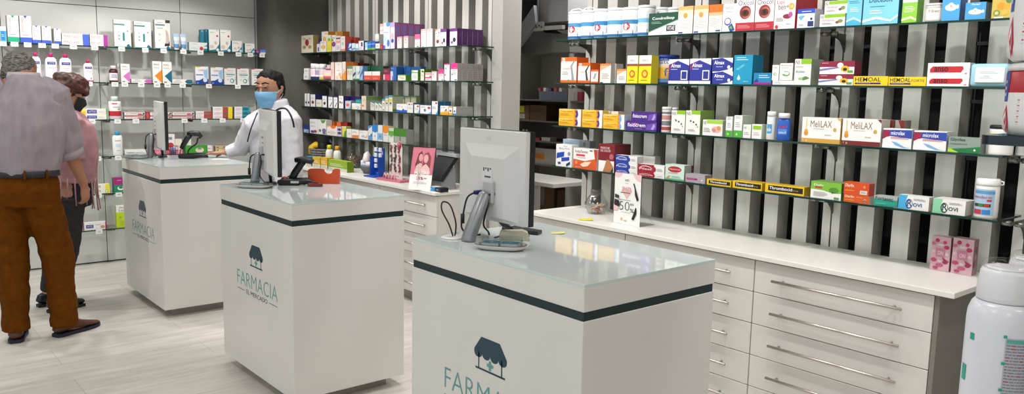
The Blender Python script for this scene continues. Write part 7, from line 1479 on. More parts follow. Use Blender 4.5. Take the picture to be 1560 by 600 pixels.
def spray_can(c, r, h, cap_h, label, front):
    root = empty('spray_can', c, 0, label, 'spray can', 'white spray cans close to the camera')
    m = MB(); Wc = mat('#e4e5ec', .22); hb = h - cap_h
    m.lathe([(r * .94, 0), (r, .004), (r, hb * .925), (r * .98, hb * .955), (r * .90, hb * .985), (r * .80, hb)], Wc, n=48)
    def pt(a, v, k=1): return ((r + .0003 * k) * math.cos(a), (r + .0003 * k) * math.sin(a), v)
    def patch(a0, v0, a1, v1, c_, k=1):
        n = 10; vs = [pt(a0 + (a1 - a0) * i / n, v, k) for v in (v0, v1) for i in range(n + 1)]
        m.add(vs, [(i, i + 1, n + 2 + i, n + 1 + i) for i in range(n)], mat(c_, .35))
    if front:
        V = math.atan2(-c.y, -c.x)                         # bearing of the camera from the can
        top = hb * .905
        patch(V - .95, top - .012, V - .78, top - .006, '#2aa58f')
        patch(V - 1.25, top - .05, V - 1.0, top - .036, '#2aa58f', 1)
        a0, a1 = V + .1, V + 1.25
        rng = random.Random(3)
        patch(a0, .0, a1, top - .004, '#c3c4cc', 1)
        for k in range(44):
            v = top - .008 - .0026 * k
            if v < .004: break
            x = a0 + .03
            while x < a1 - .06:
                wl = rng.uniform(.04, .16); patch(x, v, min(x + wl, a1 - .02), v + .0011, '#8a8b96' if rng.random() > .15 else '#b0606e', 2); x += wl + .02
        for k in range(5):
            v = top - .004 - .023 * k
            patch(a0 - .06, v, a0 + .03, v + .0024, '#2aa58f', 3)
            if k in (0, 2, 3): patch(a0 + .03, v - .004, a1 - .03, v - .001, '#59b5a6', 3)
    m.build('body', root)
    m = MB(); rc = r * .80
    m.lathe([(rc, hb + .0005), (rc * 1.0, hb + cap_h * .12), (rc * .93, hb + cap_h * .72), (rc * .86, hb + cap_h * .82)], mat('#ececee', .3), n=40)
    m.lathe([(rc * .86, hb + cap_h * .82), (rc * .6, hb + cap_h * .86), (0, hb + cap_h * .84)], mat('#ececee', .3), n=40)
    m.build('cap', root)
    m = MB(); m.lathe([(rc * 1.03, hb + cap_h * .1), (rc * .97, hb + cap_h * .74), (rc * .88, hb + cap_h * .95), (rc * .78, hb + cap_h), (0, hb + cap_h)], OVERCAP, n=40); m.build('clear_overcap', root)
    return root
cd = ray(1531, 470); r = .0285
t = .80 / math.hypot(cd.x, cd.y)
cc = CAM + cd * t
ztop = (CAM + ray(1528, 398) * (t * .99)).z
spray_can(Vector((cc.x, cc.y, 1.1935)), r, ztop - 1.1935, .034, 'white spray can with small grey print, cap fully in view', True)
cd = ray(1572, 470); cc2 = CAM + cd * (.86 / math.hypot(cd.x, cd.y))
spray_can(Vector((cc2.x, cc2.y, 1.1935)), r, ztop - 1.1935, .034, 'second white spray can, mostly outside the frame edge', False)
# ------------------------------------------------------------------ people
def V(*a): return Vector(a)
def basis(fwd, up=(0, 0, 1)):
    f = Vector(fwd).normalized(); u = Vector(up); u = (u - f * u.dot(f)).normalized(); r = f.cross(u)
    return f, r, u                                         # forward, own right-hand side, up
HEAD = [(-.118, .052, .022, .024), (-.108, .046, .040, .040), (-.085, .032, .064, .054), (-.05, .016, .084, .066), (-.015, .004, .094, .073), (.02, .0, .099, .077), (.055, -.004, .097, .077), (.085, -.006, .084, .067), (.108, -.008, .058, .047), (.120, -.008, .024, .020)]
def head_shapes(m, c, fwd, up, mm, s=1.0):
    f, r, u = basis(fwd, up); c = Vector(c)
    pts = [c + f * (fc * s) + u * (z * s) for z, fc, a, b in HEAD]
    m.loft([pts[0] - u * .004 * s] + pts + [pts[-1] + u * .004 * s], [(.01 * s, .01 * s)] + [(b * s, a * s) for z, fc, a, b in HEAD] + [(.008 * s, .008 * s)], r, mm, 20)
    P_ = lambda a, b, z: c + f * (a * s) + r * (b * s) + u * (z * s)
    m.loft([P_(.088, 0, .03), P_(.104, 0, .0), P_(.118, 0, -.022), P_(.104, 0, -.034)], [(.007 * s, .008 * s), (.010 * s, .012 * s), (.015 * s, .012 * s), (.010 * s, .006 * s)], r, mm, 10)      # nose
    m.loft([P_(.094, -.045, .026), P_(.101, 0, .03), P_(.094, .045, .026)], [(.006 * s, .007 * s)] * 3, u, mm, 8)                                                                        # brow ridge
    m.loft([P_(.096, -.024, -.062), P_(.104, 0, -.064), P_(.096, .024, -.062)], [(.007 * s, .006 * s)] * 3, u, mm, 8)                                                                    # lips
    for sd in (-1, 1):
        m.loft([P_(-.008, sd * .074, -.034), P_(-.014, sd * .083, -.012), P_(-.018, sd * .086, .014), P_(-.012, sd * .078, .028)], [(.008 * s, .005 * s), (.015 * s, .007 * s), (.018 * s, .008 * s), (.008 * s, .005 * s)], f, mm, 10)
    return f, r, u
def hand_shapes(m, wrist, along, palm, thumb_side, mm, curl=.5, s=1.0):
    """palm and five bent fingers; along = wrist to knuckles, palm = direction the palm faces"""
    a = Vector(along).normalized(); n = Vector(palm); n = (n - a * n.dot(a)).normalized(); w = a.cross(n) * thumb_side
    wrist = Vector(wrist)
    m.loft([wrist - a * .02 * s, wrist + a * .02 * s, wrist + a * .055 * s, wrist + a * .088 * s], [(.024 * s, .018 * s), (.032 * s, .016 * s), (.040 * s, .014 * s), (.040 * s, .011 * s)], w, mm, 12)
    for k, (off, L, rr) in enumerate([(.030, .070, .0088), (.010, .078, .0090), (-.010, .073, .0086), (-.029, .058, .0078)]):
        p = wrist + a * .082 * s + w * off * s; d = a.copy(); pts = [p - a * .02 * s, p]; ang = 0
        for j, fr in enumerate((.45, .32, .23)):
            ang += curl * (.55 if j == 0 else .8)
            d = a * math.cos(ang) + n * math.sin(ang)
            p = p + d * L * fr * s; pts.append(p)
        m.tube(pts, [rr * s, rr * s, rr * .95 * s, rr * .9 * s, rr * .7 * s], mm, 8)
    p = wrist + a * .025 * s + w * .026 * s
    d1 = (a * .6 + w * .7 + n * .35).normalized(); d2 = (a * .9 + w * .15 + n * .45).normalized()
    m.tube([p - d1 * .015 * s, p + d1 * .03 * s, p + d1 * .03 * s + d2 * .03 * s, p + d1 * .03 * s + d2 * .052 * s], [.012 * s, .0115 * s, .010 * s, .007 * s], mm, 8)
def limb(m, pts, rad, mm, side=(1, 0, 0)):
    m.loft(pts, rad, side, mm, 14)
def mid(a, b, t=.5): return Vector(a) * (1 - t) + Vector(b) * t
def person_body(J, skin, voxel=.006):
    """one continuous skinned figure from the joints in J"""
    m = MB()
    f, r, u = basis(J['face'], J.get('head_up', (0, 0, 1)))
    s = J.get('head_scale', 1.0)
    head_shapes(m, J['head'], J['face'], J.get('head_up', (0, 0, 1)), skin, s)
    side = (J['sh_r'] - J['sh_l']).normalized()
    neck = J['neck']
    limb(m, [neck - V(0, 0, .05), neck + V(0, 0, .02), J['head'] - u * .07 * s - f * .012 * s, J['head'] - u * .02 * s - f * .012 * s], [(.075, .06), (.058, .058), (.055, .057), (.05, .055)], skin, side)
    pel, chest = J['pelvis'], J['chest']
    limb(m, [pel - V(0, 0, .07), pel, mid(pel, chest, .45), chest, mid(chest, neck, .6), neck - V(0, 0, .01)], [(.13, .10), (.155, .115), (.135, .10), (.165, .115), (.15, .09), (.07, .06)], skin, side)
    for k in ('l', 'r'):
        sh, el, wr = J['sh_' + k], J['el_' + k], J['wr_' + k]
        limb(m, [mid(neck, sh, .35), sh, mid(sh, el, .5), el, mid(el, wr, .35), wr], [.055, .052, .046, .038, .038, .026], skin, side)
        hd = J['hand_' + k]
        hand_shapes(m, wr, hd[0], hd[1], hd[2], skin, hd[3] if len(hd) > 3 else .5)
        hp, kn, an = J['hip_' + k], J['kn_' + k], J['an_' + k]
        limb(m, [hp + V(0, 0, .08), hp - V(0, 0, .04), mid(hp, kn, .5), kn, mid(kn, an, .3), an], [.08, .085, .07, .055, .055, .036], skin, side)
        td = Vector(J['toe_' + k]).normalized()
        limb(m, [an + V(0, 0, .02), an - V(0, 0, .03), an - V(0, 0, .045) + td * .06, an - V(0, 0, .055) + td * .14], [.036, .038, (.035, .026), (.03, .014)], skin, td.cross(V(0, 0, 1)))
    return remeshed(m.build('body'), voxel, 4)
def shoe(parent, an, td, upper, sole, ground=0.0, L=.315, w=.05, laces=False):
    td = Vector((td[0], td[1], 0)).normalized(); sd = td.cross(V(0, 0, 1)); heel = Vector((an.x, an.y, ground)) - td * .07
    m = MB()
    P_ = lambda t, z: heel + td * t + V(0, 0, z)
    m.loft([P_(.0, .04), P_(.02, .056), P_(.07, .066), P_(.13, .060), P_(.19, .046), P_(.25, .036), P_(L - .012, .028), P_(L, .022)], [(.022, .012), (w * .8, .036), (w * .84, .044), (w * .92, .036), (w, .024), (w * .95, .016), (w * .55, .010), (w * .2, .006)], sd, upper, 16)
    m.loft([P_(.06, .06), P_(.055, .095)], [(.038, .046), (.036, .042)], sd, upper, 14)
    o = remeshed(m.build('shoe', parent), .005, 3)
    m = MB(); n = 20; ring = []
    prof = [(0, .55), (.03, .86), (.1, .86), (.16, .95), (.2, 1.03), (.25, .95), (L - .02, .62), (L + .004, .2)]
    pts = [heel + td * t + sd * (w * k) for t, k in prof] + [heel + td * t - sd * (w * k) for t, k in reversed(prof)]
    m.prism([(p.x, p.y) for p in pts], 2, ground + .001, ground + .022, sole)
    m.build('sole', o)
    if laces:
        m = MB()
        for k in range(4):
            t = .10 + .022 * k; z = .094 - .012 * k
            m.tube([P_(t, z - .008) + sd * .022, P_(t + .006, z), P_(t, z - .008) - sd * .022], .0025, BLACKM, 5)
        m.build('laces', o)
    return o
def noisy(o, amp, scale, seed=0, zs=(1, 1)):
    ns = [d.vector.copy() for d in o.data.vertex_normals]
    for v, q in zip(o.data.vertices, ns):
        c = v.co; k = Vector((c.x * scale * zs[0], c.y * scale * zs[0], c.z * scale * zs[1]))
        v.co += q * ((noise.noise(k + Vector((seed, 0, 0))) + .45 * noise.noise(k * 2.3)) * amp)
    return o
def to_root(o, root):
    o.parent = root; o.matrix_parent_inverse = root.matrix_world.inverted(); return o
def person_root(name, loc, label, group=None):
    r = empty(name, loc, 0, label, 'person', group); bpy.context.view_layer.update(); return r
def cloth(root, name, shapes, mm, voxel=.008, smooth=5, folds=0.0, fscale=9.0, label=None):
    m = MB()
    for pts, rad, side in shapes: m.loft(pts, rad, side, mm, 16)
    o = remeshed(m.build(name), voxel, smooth)
    if folds: noisy(o, folds, fscale, 0, (.6, 1.9) if 'trousers' in name else (1.4, .75))
    o.data.update()
    if label: o['label'] = label
    return to_root(o, root)
SKIN1 = noise_mat('skin_tanned', '#a87058', '#b37c62', 14, rough=.55)
SKIN2 = noise_mat('skin_light', '#b98a72', '#c4947c', 14, rough=.55)
SKIN3 = noise_mat('skin_olive', '#a87a62', '#b5866c', 14, rough=.55)

# --- the man in the pale shirt, seen from behind
Y0 = 5.62
def W(px, py, dy=0.0): return onY(px, py, Y0 + dy)
ROOT = person_root('person', (0.93, 5.60, 0), 'person with grey hair, pale shirt and brown trousers, back turned, facing the shelves')
F = V(.36, .93, 0).normalized(); S = V(.93, -.36, 0)          # facing, own right-hand side
J = dict(head=W(31, 110, .10), face=(.62, .70, -.40), head_up=(.25, .30, .92), neck=W(36, 122, .03),
         pelvis=W(38, 282), chest=W(44, 190, .0), sh_l=W(-18, 146, .10), sh_r=W(84, 146, -.04),
         el_l=W(-28, 222, .20), wr_l=W(-8, 262, .36), el_r=W(104, 226, -.02), wr_r=W(128, 282, .06),
         hip_l=W(14, 296, .05), hip_r=W(60, 296, -.03), kn_l=W(20, 392, .02), kn_r=W(88, 388, -.01),
         an_l=W(24, 492, .02), an_r=W(98, 488, -.02), toe_l=(.25, .97, 0), toe_r=(.90, .43, 0),
         hand_l=((.2, .5, -.8), (.5, .3, 0), 1, .5), hand_r=((.10, .15, -1), (-.6, .8, 0), 1, .75))
J['an_l'].z = J['an_r'].z = .085
to_root(person_body(J, SKIN1), ROOT)
shirt = noise_mat('pale_mauve_shirt', '#938990', '#9f959b', 30, rough=.8, stretch=(1, 1, .2), bump=.15)
n_ = J['neck']
arm_r = [mid(n_, J['sh_r'], .45), J['sh_r'] + V(0, 0, .005), mid(J['sh_r'], J['el_r'], .5) + S * .01, mid(J['sh_r'], J['el_r'], .92) + S * .008, J['el_r'] + (J['wr_r'] - J['el_r']) * .10]
arm_l = [mid(n_, J['sh_l'], .45), J['sh_l'], mid(J['sh_l'], J['el_l'], .5), J['el_l'], mid(J['el_l'], J['wr_l'], .2)]
cloth(ROOT, 'shirt', [
    ([W(39, 268), W(39, 255), W(41, 225, -.01), W(44, 190, -.01), W(44, 160, .0), W(42, 140, .01), W(37, 124, .03), W(36, 117, .04)],
     [(.172, .135), (.185, .15), (.20, .158), (.21, .155), (.205, .14), (.17, .118), (.105, .095), (.078, .076)], S)], shirt, .008, 5, .012, 7)
cloth(ROOT, 'sleeve', [(arm_r, [(.085, .072), (.092, .090), (.084, .082), (.088, .078), (.080, .068)], S)], shirt, .007, 4, .010, 11)
cloth(ROOT, 'sleeve', [(arm_l, [(.085, .072), (.092, .090), (.08, .078), (.078, .072), (.070, .062)], S)], shirt, .007, 4, .010, 11)
# collar and rolled cuff
m = MB(); cpt = W(36, 116, .045)
m.lathe([(.080, -.04), (.097, -.036), (.088, .022), (.078, .024), (.080, -.04)], noise_mat('shirt_collar', '#b5acb2', '#bfb6bc', 30, rough=.8), tuple(cpt), 24, sx=1.0, sy=1.0); o = m.build('collar'); to_root(o, ROOT)
m = MB(); e0 = J['el_r']; dr = (J['wr_r'] - e0).normalized()
m.loft([e0 + dr * .0, e0 + dr * .05], [(.083, .070), (.080, .068)], S, noise_mat('shirt_cuff', '#a0969b', '#aaa0a5', 30, rough=.8), 18); to_root(m.build('rolled_cuff'), ROOT)
trouser = noise_mat('brown_chino', '#5a3000', '#683a02', 26, rough=.9, bump=.15, spec=.12)
cloth(ROOT, 'trousers', [
    ([W(39, 262), W(39, 272), W(38, 292), W(38, 312)], [(.168, .125), (.176, .135), (.19, .145), (.18, .135)], S),
    ([J['hip_l'] + V(0, 0, .03), mid(J['hip_l'], J['kn_l'], .35), J['kn_l'], mid(J['kn_l'], J['an_l'], .5), J['an_l'] + V(0, 0, .05), J['an_l'] + V(0, 0, -.02)], [(.105, .12), (.105, .11), (.088, .095), (.082, .09), (.078, .085), (.08, .085)], S),
    ([J['hip_r'] + V(0, 0, .03), mid(J['hip_r'], J['kn_r'], .35), J['kn_r'], mid(J['kn_r'], J['an_r'], .5), J['an_r'] + V(0, 0, .05), J['an_r'] + V(0, 0, -.02)], [(.105, .12), (.108, .115), (.095, .10), (.085, .09), (.08, .088), (.084, .09)], S)], trouser, .008, 5, .009, 7)
m = MB(); bc = W(39, 263)
m.lathe([(.180, -.018), (.186, -.018), (.186, .018), (.180, .018)], mat('#22222c', .5), (0, 0, 0), 36, sx=1.0, sy=.78)
m.xform(Matrix.Translation(bc) @ Matrix.Rotation(math.atan2(S.y, S.x), 4, 'Z')); to_root(m.build('belt'), ROOT)
m = MB()
for t in (-.9, .15, .8):
    m = MB(); a = -PI / 2 + t; p = bc + S * (.190 * math.cos(a)) + F * (.150 * math.sin(a)); m.rbox(p.x - .006, p.x + .006, p.y - .006, p.y + .006, p.z - .03, p.z + .026, trouser, .003, 1); to_root(m.build('belt_loop'), ROOT)
lea = noise_mat('brown_leather', '#4a2814', '#5a3218', 30, rough=.5); sol = mat('#161a2e', .55)
for k in ('l', 'r'):
    o = shoe(None, J['an_' + k], J['toe_' + k], lea, sol, laces=True); to_root(o, ROOT)
# grey hair round a thinning crown
hf, hr, hu = basis(J['face'], J['head_up']); hc = J['head']
m = MB(); hairg = noise_mat('grey_hair', '#3f3c39', '#8a8680', 55, rough=.8, stretch=(1, 1, 2.5), bump=.5, detail=9)
for z, fc, a, b in [(0, 0, 0, 0)]: pass
m.loft([hc + hu * z + hf * fc for z, fc in ((-.07, -.05), (-.05, -.046), (-.01, -.036), (.04, -.030), (.08, -.024), (.095, -.022))], [(.055, .035), (.074, .062), (.085, .076), (.087, .080), (.076, .074), (.058, .060)], hr, hairg, 20)
o = remeshed(m.build('hair'), .006, 3); noisy(o, .010, 45, 3); to_root(o, ROOT)
for sd in (-1, 1):                                      # eyes and brows, on the far side of the head
    m = MB(); e = hc + hf * .088 + hr * (sd * .032) + hu * .008; m.lathe([(0, -.011), (.008, -.008), (.011, 0), (.008, .008), (0, .011)], mat('#e9e4de', .3), tuple(e), 12); to_root(m.build('eye'), ROOT)

# --- the woman beyond him
Y1 = 6.24
def W2(px, py, dy=0.0): return onY(px, py, Y1 + dy)
ROOT = person_root('person', (1.17, 6.28, 0), 'person with auburn bobbed hair, black mask and fringed pink shawl, beside the man')
F = V(.80, .60, 0).normalized(); S = V(.60, -.80, 0)
J = dict(head=W2(104, 143, .02), face=(.93, .06, -.36), head_up=(.32, .12, .94), neck=W2(98, 174, .02),
         pelvis=W2(104, 282), chest=W2(104, 212), sh_l=W2(104, 188, .14), sh_r=W2(110, 188, -.12),
         el_l=W2(108, 240, .17), wr_l=W2(112, 288, .18), el_r=W2(112, 244, -.13), wr_r=W2(118, 288, -.02),
         hip_l=W2(104, 300, .07), hip_r=W2(106, 300, -.07), kn_l=W2(86, 372, .10), kn_r=W2(104, 380, -.06),
         an_l=W2(72, 448, .18), an_r=W2(88, 462, -.02), toe_l=(.97, .25, 0), toe_r=(.93, .36, 0),
         hand_l=((.2, .1, -.95), (.1, -1, 0), -1, .4), hand_r=((.35, .1, -.9), (-.5, .6, 0), 1, .6))
J['an_l'].z = J['an_r'].z = .08
to_root(person_body(J, SKIN2), ROOT)
pants = noise_mat('dark_patterned_trousers', '#1c1a1e', '#2c282c', 40, rough=.8)
cloth(ROOT, 'trousers', [
    ([W2(104, 250), W2(105, 272), W2(105, 300), W2(105, 312)], [(.15, .13), (.165, .14), (.165, .14), (.15, .13)], S),
    ([J['hip_l'], mid(J['hip_l'], J['kn_l'], .5), J['kn_l'], mid(J['kn_l'], J['an_l'], .5), J['an_l'] + V(0, 0, .03)], [.095, .085, .066, .062, .05], S),
    ([J['hip_r'], mid(J['hip_r'], J['kn_r'], .5), J['kn_r'], mid(J['kn_r'], J['an_r'], .5), J['an_r'] + V(0, 0, .03)], [.1, .09, .07, .064, .052], S)], pants, .009, 4, .004, 10)
shawl = noise_mat('dusty_pink_shawl', '#a4787c', '#b4888c', 18, rough=.85, bump=.2)
cloth(ROOT, 'shawl', [
    ([W2(106, 276), W2(106, 262), W2(105, 236), W2(104, 210), W2(104, 190), W2(101, 176), W2(99, 170)], [(.18, .16), (.19, .165), (.20, .165), (.20, .15), (.175, .13), (.11, .095), (.07, .07)], S),
    ([mid(J['neck'], J['sh_r'], .5), J['sh_r'], mid(J['sh_r'], J['el_r'], .6), J['el_r'] + V(0, 0, -.0)], [.08, .085, .085, .088], S),
    ([mid(J['neck'], J['sh_l'], .5), J['sh_l'], mid(J['sh_l'], J['el_l'], .6), J['el_l']], [.08, .085, .08, .08], S)], shawl, .009, 5, .008, 10)
m = MB(); rng = random.Random(5); base = W2(106, 272)
for k in range(26):
    a = 2 * PI * k / 26
    p = base + S * (.178 * math.cos(a)) + F * (.158 * math.sin(a)); l = rng.uniform(.14, .24); dx = rng.uniform(-.015, .015)
    m.tube([p + V(0, 0, .02), p + V(dx * .4, dx * .3, -l * .5), p + V(dx, -dx, -l)], [.006, .005, .004], shawl, 5)
to_root(m.build('fringe'), ROOT)
shb = mat('#15161c', .35)
for k in ('l', 'r'):
    o = shoe(None, J['an_' + k], J['toe_' + k], shb, mat('#0e0f13', .5), L=.25, w=.04); to_root(o, ROOT)
hf, hr, hu = basis(J['face'], J['head_up']); hc = J['head']
hairr = noise_mat('auburn_hair', '#2c120b', '#5a2616', 30, rough=.5, stretch=(1, 1, .4), bump=.5, detail=8)
m = MB()
m.loft([hc + hu * z + hf * fc for z, fc in ((-.115, -.088), (-.08, -.078), (-.03, -.072), (.02, -.044), (.07, -.006), (.115, -.010), (.142, -.016), (.150, -.018))], [(.04, .03), (.07, .042), (.086, .056), (.104, .092), (.110, .126), (.088, .104), (.045, .055), (.012, .014)], hr, hairr, 22)
m.loft([hc + hf * .085 + hr * b + hu * z for b, z in ((-.07, .03), (-.035, .068), (.0, .078), (.035, .068), (.07, .03))], [.022, .03, .032, .03, .022], hu, hairr, 10)
o = remeshed(m.build('hair'), .007, 4); noisy(o, .010, 24, 8); to_root(o, ROOT)
def face_mask(root, hc, hf, hr, hu, mm, s=1.0, pleats=True):
    """cloth mask wrapped over nose and mouth, with ear loops"""
    m = MB(); nu, nv = 14, 10; vs = []
    for j in range(nv + 1):
        t = j / nv; z = (-.004 - .112 * t)
        for i in range(nu + 1):
            a = -1.25 + 2.5 * i / nu
            bul = math.cos(a) ** 2
            fr = .108 + (.020 * math.exp(-((t - .25) / .22) ** 2) + .004) * bul - .014 * max(0, t - .65) * 2
            rr = .080 - .012 * max(0, t - .5) * 2
            x = fr * math.cos(a * .9) * (.94 if abs(a) > .9 else 1); y = rr * math.sin(a) / math.sin(1.25) * (1 - .12 * t)
            zz = z + .012 * (1 - bul) * (0.5 - t) * -1
            off = .0022 * math.sin(t * 9 * PI / 1.5) if pleats else 0
            vs.append(hc + hf * ((x + off) * s) + hr * (y * s) + hu * (zz * s))
    fs = [(j * (nu + 1) + i, j * (nu + 1) + i + 1, (j + 1) * (nu + 1) + i + 1, (j + 1) * (nu + 1) + i) for j in range(nv) for i in range(nu)]
    b = len(vs); vs2 = vs + [v - hf * .003 for v in vs]
    fs2 = fs + [tuple(b + k for k in f_[::-1]) for f_ in fs]
    m.add(vs2, fs2, mm, True)
    o = to_root(m.build('face_mask'), root)
    for sd in (-1, 1):
        m = MB(); i = nu if sd > 0 else 0
        for j in (1, nv - 1):
            p = vs[j * (nu + 1) + i]; q = hc + hr * (sd * .086 * s) + hu * ((.012 if j == 1 else -.03) * s) - hf * .022 * s
            m.tube([p, mid(p, q) + hr * (sd * .006), q], .0016, mat('#dfe6ea' if pleats else '#15151a', .6), 5)
        to_root(m.build('ear_loop'), root)
    return o
face_mask(ROOT, hc, hf, hr, hu, mat('#15151a', .75), 1.0, False)
for sd in (-1, 1):
    m = MB(); e = hc + hf * .088 + hr * (sd * .032) + hu * .012; m.lathe([(0, -.011), (.008, -.008), (.011, 0), (.008, .008), (0, .011)], mat('#e9e4de', .3), tuple(e), 12); to_root(m.build('eye'), ROOT)
    m = MB(); m.tube([hc + hf * .101 + hr * (sd * .016) + hu * .034, hc + hf * .099 + hr * (sd * .034) + hu * .039, hc + hf * .088 + hr * (sd * .052) + hu * .032], .0035, mat('#2c120b'), 6); to_root(m.build('eyebrow'), ROOT)

# --- the pharmacist behind the counters
X2 = 2.52
def W3(px, py, dx=0.0): return onX(px, py, X2 + dx)
ROOT = person_root('person', (2.58, 5.75, 0), 'person with black hair, blue surgical mask and white coat, standing behind the counters')
F = V(-.91, -.41, 0).normalized(); S = V(-.41, .91, 0)
J = dict(head=W3(411, 136, -.02), face=(-.80, -.52, -.10), head_up=(-.10, -.06, 1), neck=W3(424, 164, .03), head_scale=1.10,
         pelvis=W3(418, 292, .06), chest=W3(418, 222, .02), sh_l=W3(441, 187, .05), sh_r=W3(388, 192, -.12),
         el_l=W3(446, 262, .05), wr_l=W3(420, 285, -.05), el_r=W3(366, 226, -.16), wr_r=W3(345, 239.5, -.24),
         hip_l=W3(432, 305, .10), hip_r=W3(404, 305, .0), kn_l=V(2.60, 5.62, .5), kn_r=V(2.52, 5.84, .5),
         an_l=V(2.62, 5.62, .085), an_r=V(2.55, 5.86, .085), toe_l=(-.9, -.4, 0), toe_r=(-.95, -.2, 0),
         hand_l=((-.8, .1, -.3), (0, 0, -1), 1, .4), hand_r=((-.75, .55, -.05), (.0, .0, -1), -1, .15))
J['wr_r'] = V(2.27, J['wr_r'].y, 1.082)
to_root(person_body(J, SKIN3), ROOT)
coat = noise_mat('white_coat', '#d2d0d6', '#dcdae0', 24, rough=.8, bump=.12)
pr = J['pelvis']
cloth(ROOT, 'coat', [
    ([V(pr.x, pr.y, .55), V(pr.x, pr.y, .75), pr, mid(pr, J['chest'], .55), J['chest'], mid(J['chest'], J['neck'], .5), mid(J['chest'], J['neck'], .84), J['neck'] + V(0, 0, .0), J['neck'] + V(-.010, -.004, .062)],
     [(.22, .17), (.215, .165), (.205, .16), (.20, .16), (.205, .155), (.19, .135), (.135, .105), (.086, .082), (.076, .074)], S)], coat, .008, 5, .010, 8)
cloth(ROOT, 'sleeve', [
    ([mid(J['neck'], J['sh_l'], .4), J['sh_l'], mid(J['sh_l'], J['el_l'], .5), J['el_l'], mid(J['el_l'], J['wr_l'], .8)], [(.085, .078), (.092, .094), (.084, .084), (.079, .079), (.06, .057)], S)], coat, .007, 4, .008, 12)
cloth(ROOT, 'sleeve', [
    ([mid(J['neck'], J['sh_r'], .4), J['sh_r'], mid(J['sh_r'], J['el_r'], .5), J['el_r'], mid(J['el_r'], J['wr_r'], .85)], [(.085, .078), (.090, .092), (.078, .078), (.066, .066), (.048, .046)], S)], coat, .007, 4, .008, 12)
# navy piping over the shoulder and down the front edge
m = MB(); nv = mat('#1d1d2a', .6)
ch, nk, sl = J['chest'], J['neck'], J['sh_l']
def piping(pts, r=.006): m.tube(spline(pts, 5), r, nv, 6)
to_p = lambda px, py, dx: W3(px, py, dx)
piping([to_p(421, 168, -.105), to_p(428, 165, -.095), to_p(436, 166, -.085), to_p(442, 174, -.08), to_p(446, 184, -.07), to_p(448, 194, -.06)], .007)
to_root(m.build('shoulder_piping'), ROOT); m = MB()
piping([to_p(392, 172, -.165), to_p(387, 184, -.20), to_p(381, 200, -.235), to_p(377, 216, -.25)], .005)
to_root(m.build('front_piping'), ROOT)
cloth(ROOT, 'trousers', [([J['hip_l'], J['kn_l'], J['an_l'] + V(0, 0, .02)], [.10, .075, .065], S), ([J['hip_r'], J['kn_r'], J['an_r'] + V(0, 0, .02)], [.10, .075, .065], S)], mat('#e0e0e2', .8), .01, 3)
for k in ('l', 'r'):
    o = shoe(None, J['an_' + k], J['toe_' + k], mat('#dcdcdc', .5), mat('#b9b9b9', .5)); to_root(o, ROOT)
hf, hr, hu = basis(J['face'], J['head_up']); hc = J['head']; s = 1.10
hairb = noise_mat('black_hair', '#090808', '#151211', 40, rough=.7, spec=.25, stretch=(1, 1, .5), bump=.4, detail=8)
m = MB()
m.loft([hc + (hu * z + hf * fc) * s for z, fc in ((-.075, -.075), (-.05, -.062), (-.01, -.048), (.03, -.034), (.065, -.016), (.095, -.008), (.118, -.008), (.132, -.010))], [(.03 * s, .022 * s), (.068 * s, .045 * s), (.084 * s, .062 * s), (.087 * s, .078 * s), (.086 * s, .093 * s), (.077 * s, .092 * s), (.054 * s, .066 * s), (.015 * s, .018 * s)], hr, hairb, 20)
for sd in (-1, 1): m.loft([hc + (hf * .01 + hr * (sd * .079) + hu * .05) * s, hc + (hf * .004 + hr * (sd * .080) + hu * .0) * s], [.016, .008], hu.cross(hr), hairb, 8)
o = remeshed(m.build('hair'), .006, 3); noisy(o, .004, 50, 2); to_root(o, ROOT)
face_mask(ROOT, hc, hf, hr, hu, noise_mat('surgical_blue', '#79b4dc', '#8ac0e4', 8, rough=.7), s)
for sd in (-1, 1):
    e = hc + (hf * .0885 + hr * (sd * .032) + hu * .022) * s
    m = MB(); m.lathe([(0, -.0115), (.008, -.008), (.0115, 0), (.008, .008), (0, .0115)], mat('#8f8078', .3), tuple(e), 14); eye = to_root(m.build('eye'), ROOT)
    m = MB(); m.lathe([(.0074, .0), (.0055, .0018), (0, .0024)], mat('#17100c', .2), (0, 0, 0), 12)
    gz = (CAM - e).normalized(); q = (hf * .7 + gz * .5).normalized()
    m.xform(Matrix.Translation(e + q * .0105) @ q.to_track_quat('Z', 'Y').to_matrix().to_4x4()); to_root(m.build('iris'), ROOT)
    m = MB(); m.tube([hc + (hf * .103 + hr * (sd * .012) + hu * .046) * s, hc + (hf * .101 + hr * (sd * .034) + hu * .054) * s, hc + (hf * .086 + hr * (sd * .056) + hu * .046) * s], [.0045, .0055, .003], hairb, 7); to_root(m.build('eyebrow'), ROOT)
    m = MB(); m.tube([hc + (hf * .098 + hr * (sd * .018) + hu * .034) * s, hc + (hf * .100 + hr * (sd * .033) + hu * .0385) * s, hc + (hf * .089 + hr * (sd * .049) + hu * .033) * s], .0026, SKIN3, 6); to_root(m.build('eyelid'), ROOT)
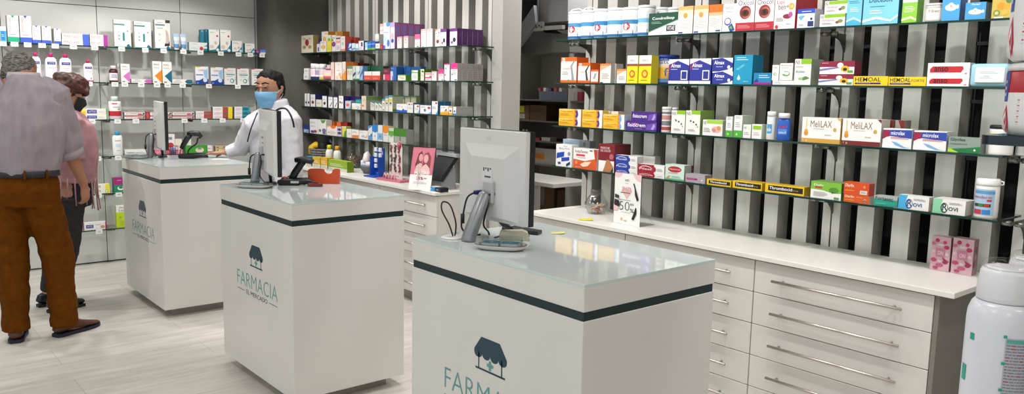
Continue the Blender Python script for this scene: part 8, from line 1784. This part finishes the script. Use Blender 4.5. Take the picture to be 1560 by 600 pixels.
# ------------------------------------------------------------------ light: ceiling lamps, shop-front daylight, added storeroom fill
def area(name, loc, size, power, col, rot=(0, 0, 0), sy=None, spread=PI):
    d = bpy.data.lights.new(name, 'AREA'); d.energy = power; d.color = col; d.size = size; d.spread = spread
    if sy: d.shape = 'RECTANGLE'; d.size_y = sy
    else: d.shape = 'DISK'
    o = bpy.data.objects.new(name, d); COL.objects.link(o); o.location = loc; o.rotation_euler = rot; return o
def spotlight(name, loc, target, power, col, size, blend=.35, r=.05):
    d = bpy.data.lights.new(name, 'SPOT'); d.energy = power; d.color = col; d.spot_size = math.radians(size); d.spot_blend = blend; d.shadow_soft_size = r
    o = bpy.data.objects.new(name, d); COL.objects.link(o); o.location = loc
    o.rotation_euler = (Vector(target) - Vector(loc)).to_track_quat('-Z', 'Y').to_euler(); return o
WARM = (1.0, .978, .952); COOL = (.92, .962, 1.0)
for x in (-1.6, .4, 1.95):
    for y in (-1.2, 1.0, 3.2, 5.2):
        area('ceiling_lamp', (x, y, ZC - .01), .62, 34, WARM)
for y in (.4, 1.55, 2.7, 3.85, 5.0, 6.1):
    spotlight('ceiling_spot', (2.45, y, ZC - .03), (3.45, y, 1.1), 165, WARM, 104, .25)
for x in (.2, 1.25, 2.3):
    spotlight('ceiling_spot', (x, 6.35, ZC - .03), (x, 7.45, .0), 230, WARM, 104, .3)
area('daylight', (-3.02, 2.0, 1.45), 9.6, 172, COOL, (0, -PI / 2, 0), 2.2)
bpy.data.objects['daylight'].data.size = 2.2; bpy.data.objects['daylight'].data.size_y = 9.6
for q in ((4.6, 4.15), (4.6, 6.35)): area('storeroom_fill', (*q, ZC - .01), .6, 110, WARM)  # added fill lights without fixtures, to brighten the dark storeroom

w = bpy.data.worlds.new('daylight_sky'); scene.world = w; w.use_nodes = True
w.node_tree.nodes['Background'].inputs['Color'].default_value = (.75, .82, .92, 1)
w.node_tree.nodes['Background'].inputs['Strength'].default_value = 1.0

# ------------------------------------------------------------------ camera
cd = bpy.data.cameras.new('camera'); cam = bpy.data.objects.new('camera', cd); COL.objects.link(cam)
cd.sensor_width = 36; cd.sensor_fit = 'HORIZONTAL'; cd.lens = FPX / 1560 * 36; cd.clip_start = .02; cd.clip_end = 60
Mx = Matrix(((_r.x, -_d.x, -_f.x, CAM.x), (_r.y, -_d.y, -_f.y, CAM.y), (_r.z, -_d.z, -_f.z, CAM.z), (0, 0, 0, 1)))
cam.matrix_world = Mx
scene.camera = cam

scene.view_settings.view_transform = 'Standard'; scene.view_settings.look = 'None'
scene.view_settings.gamma = 1.0; scene.view_settings.use_curve_mapping = False
scene.view_settings.exposure = -1.76
cy = scene.cycles
cy.use_denoising = True; cy.denoiser = 'OPENIMAGEDENOISE'
cy.max_bounces = 8; cy.diffuse_bounces = 4; cy.glossy_bounces = 4; cy.transmission_bounces = 4; cy.transparent_max_bounces = 24
cy.sample_clamp_indirect = 6.0; cy.caustics_reflective = False; cy.caustics_refractive = False
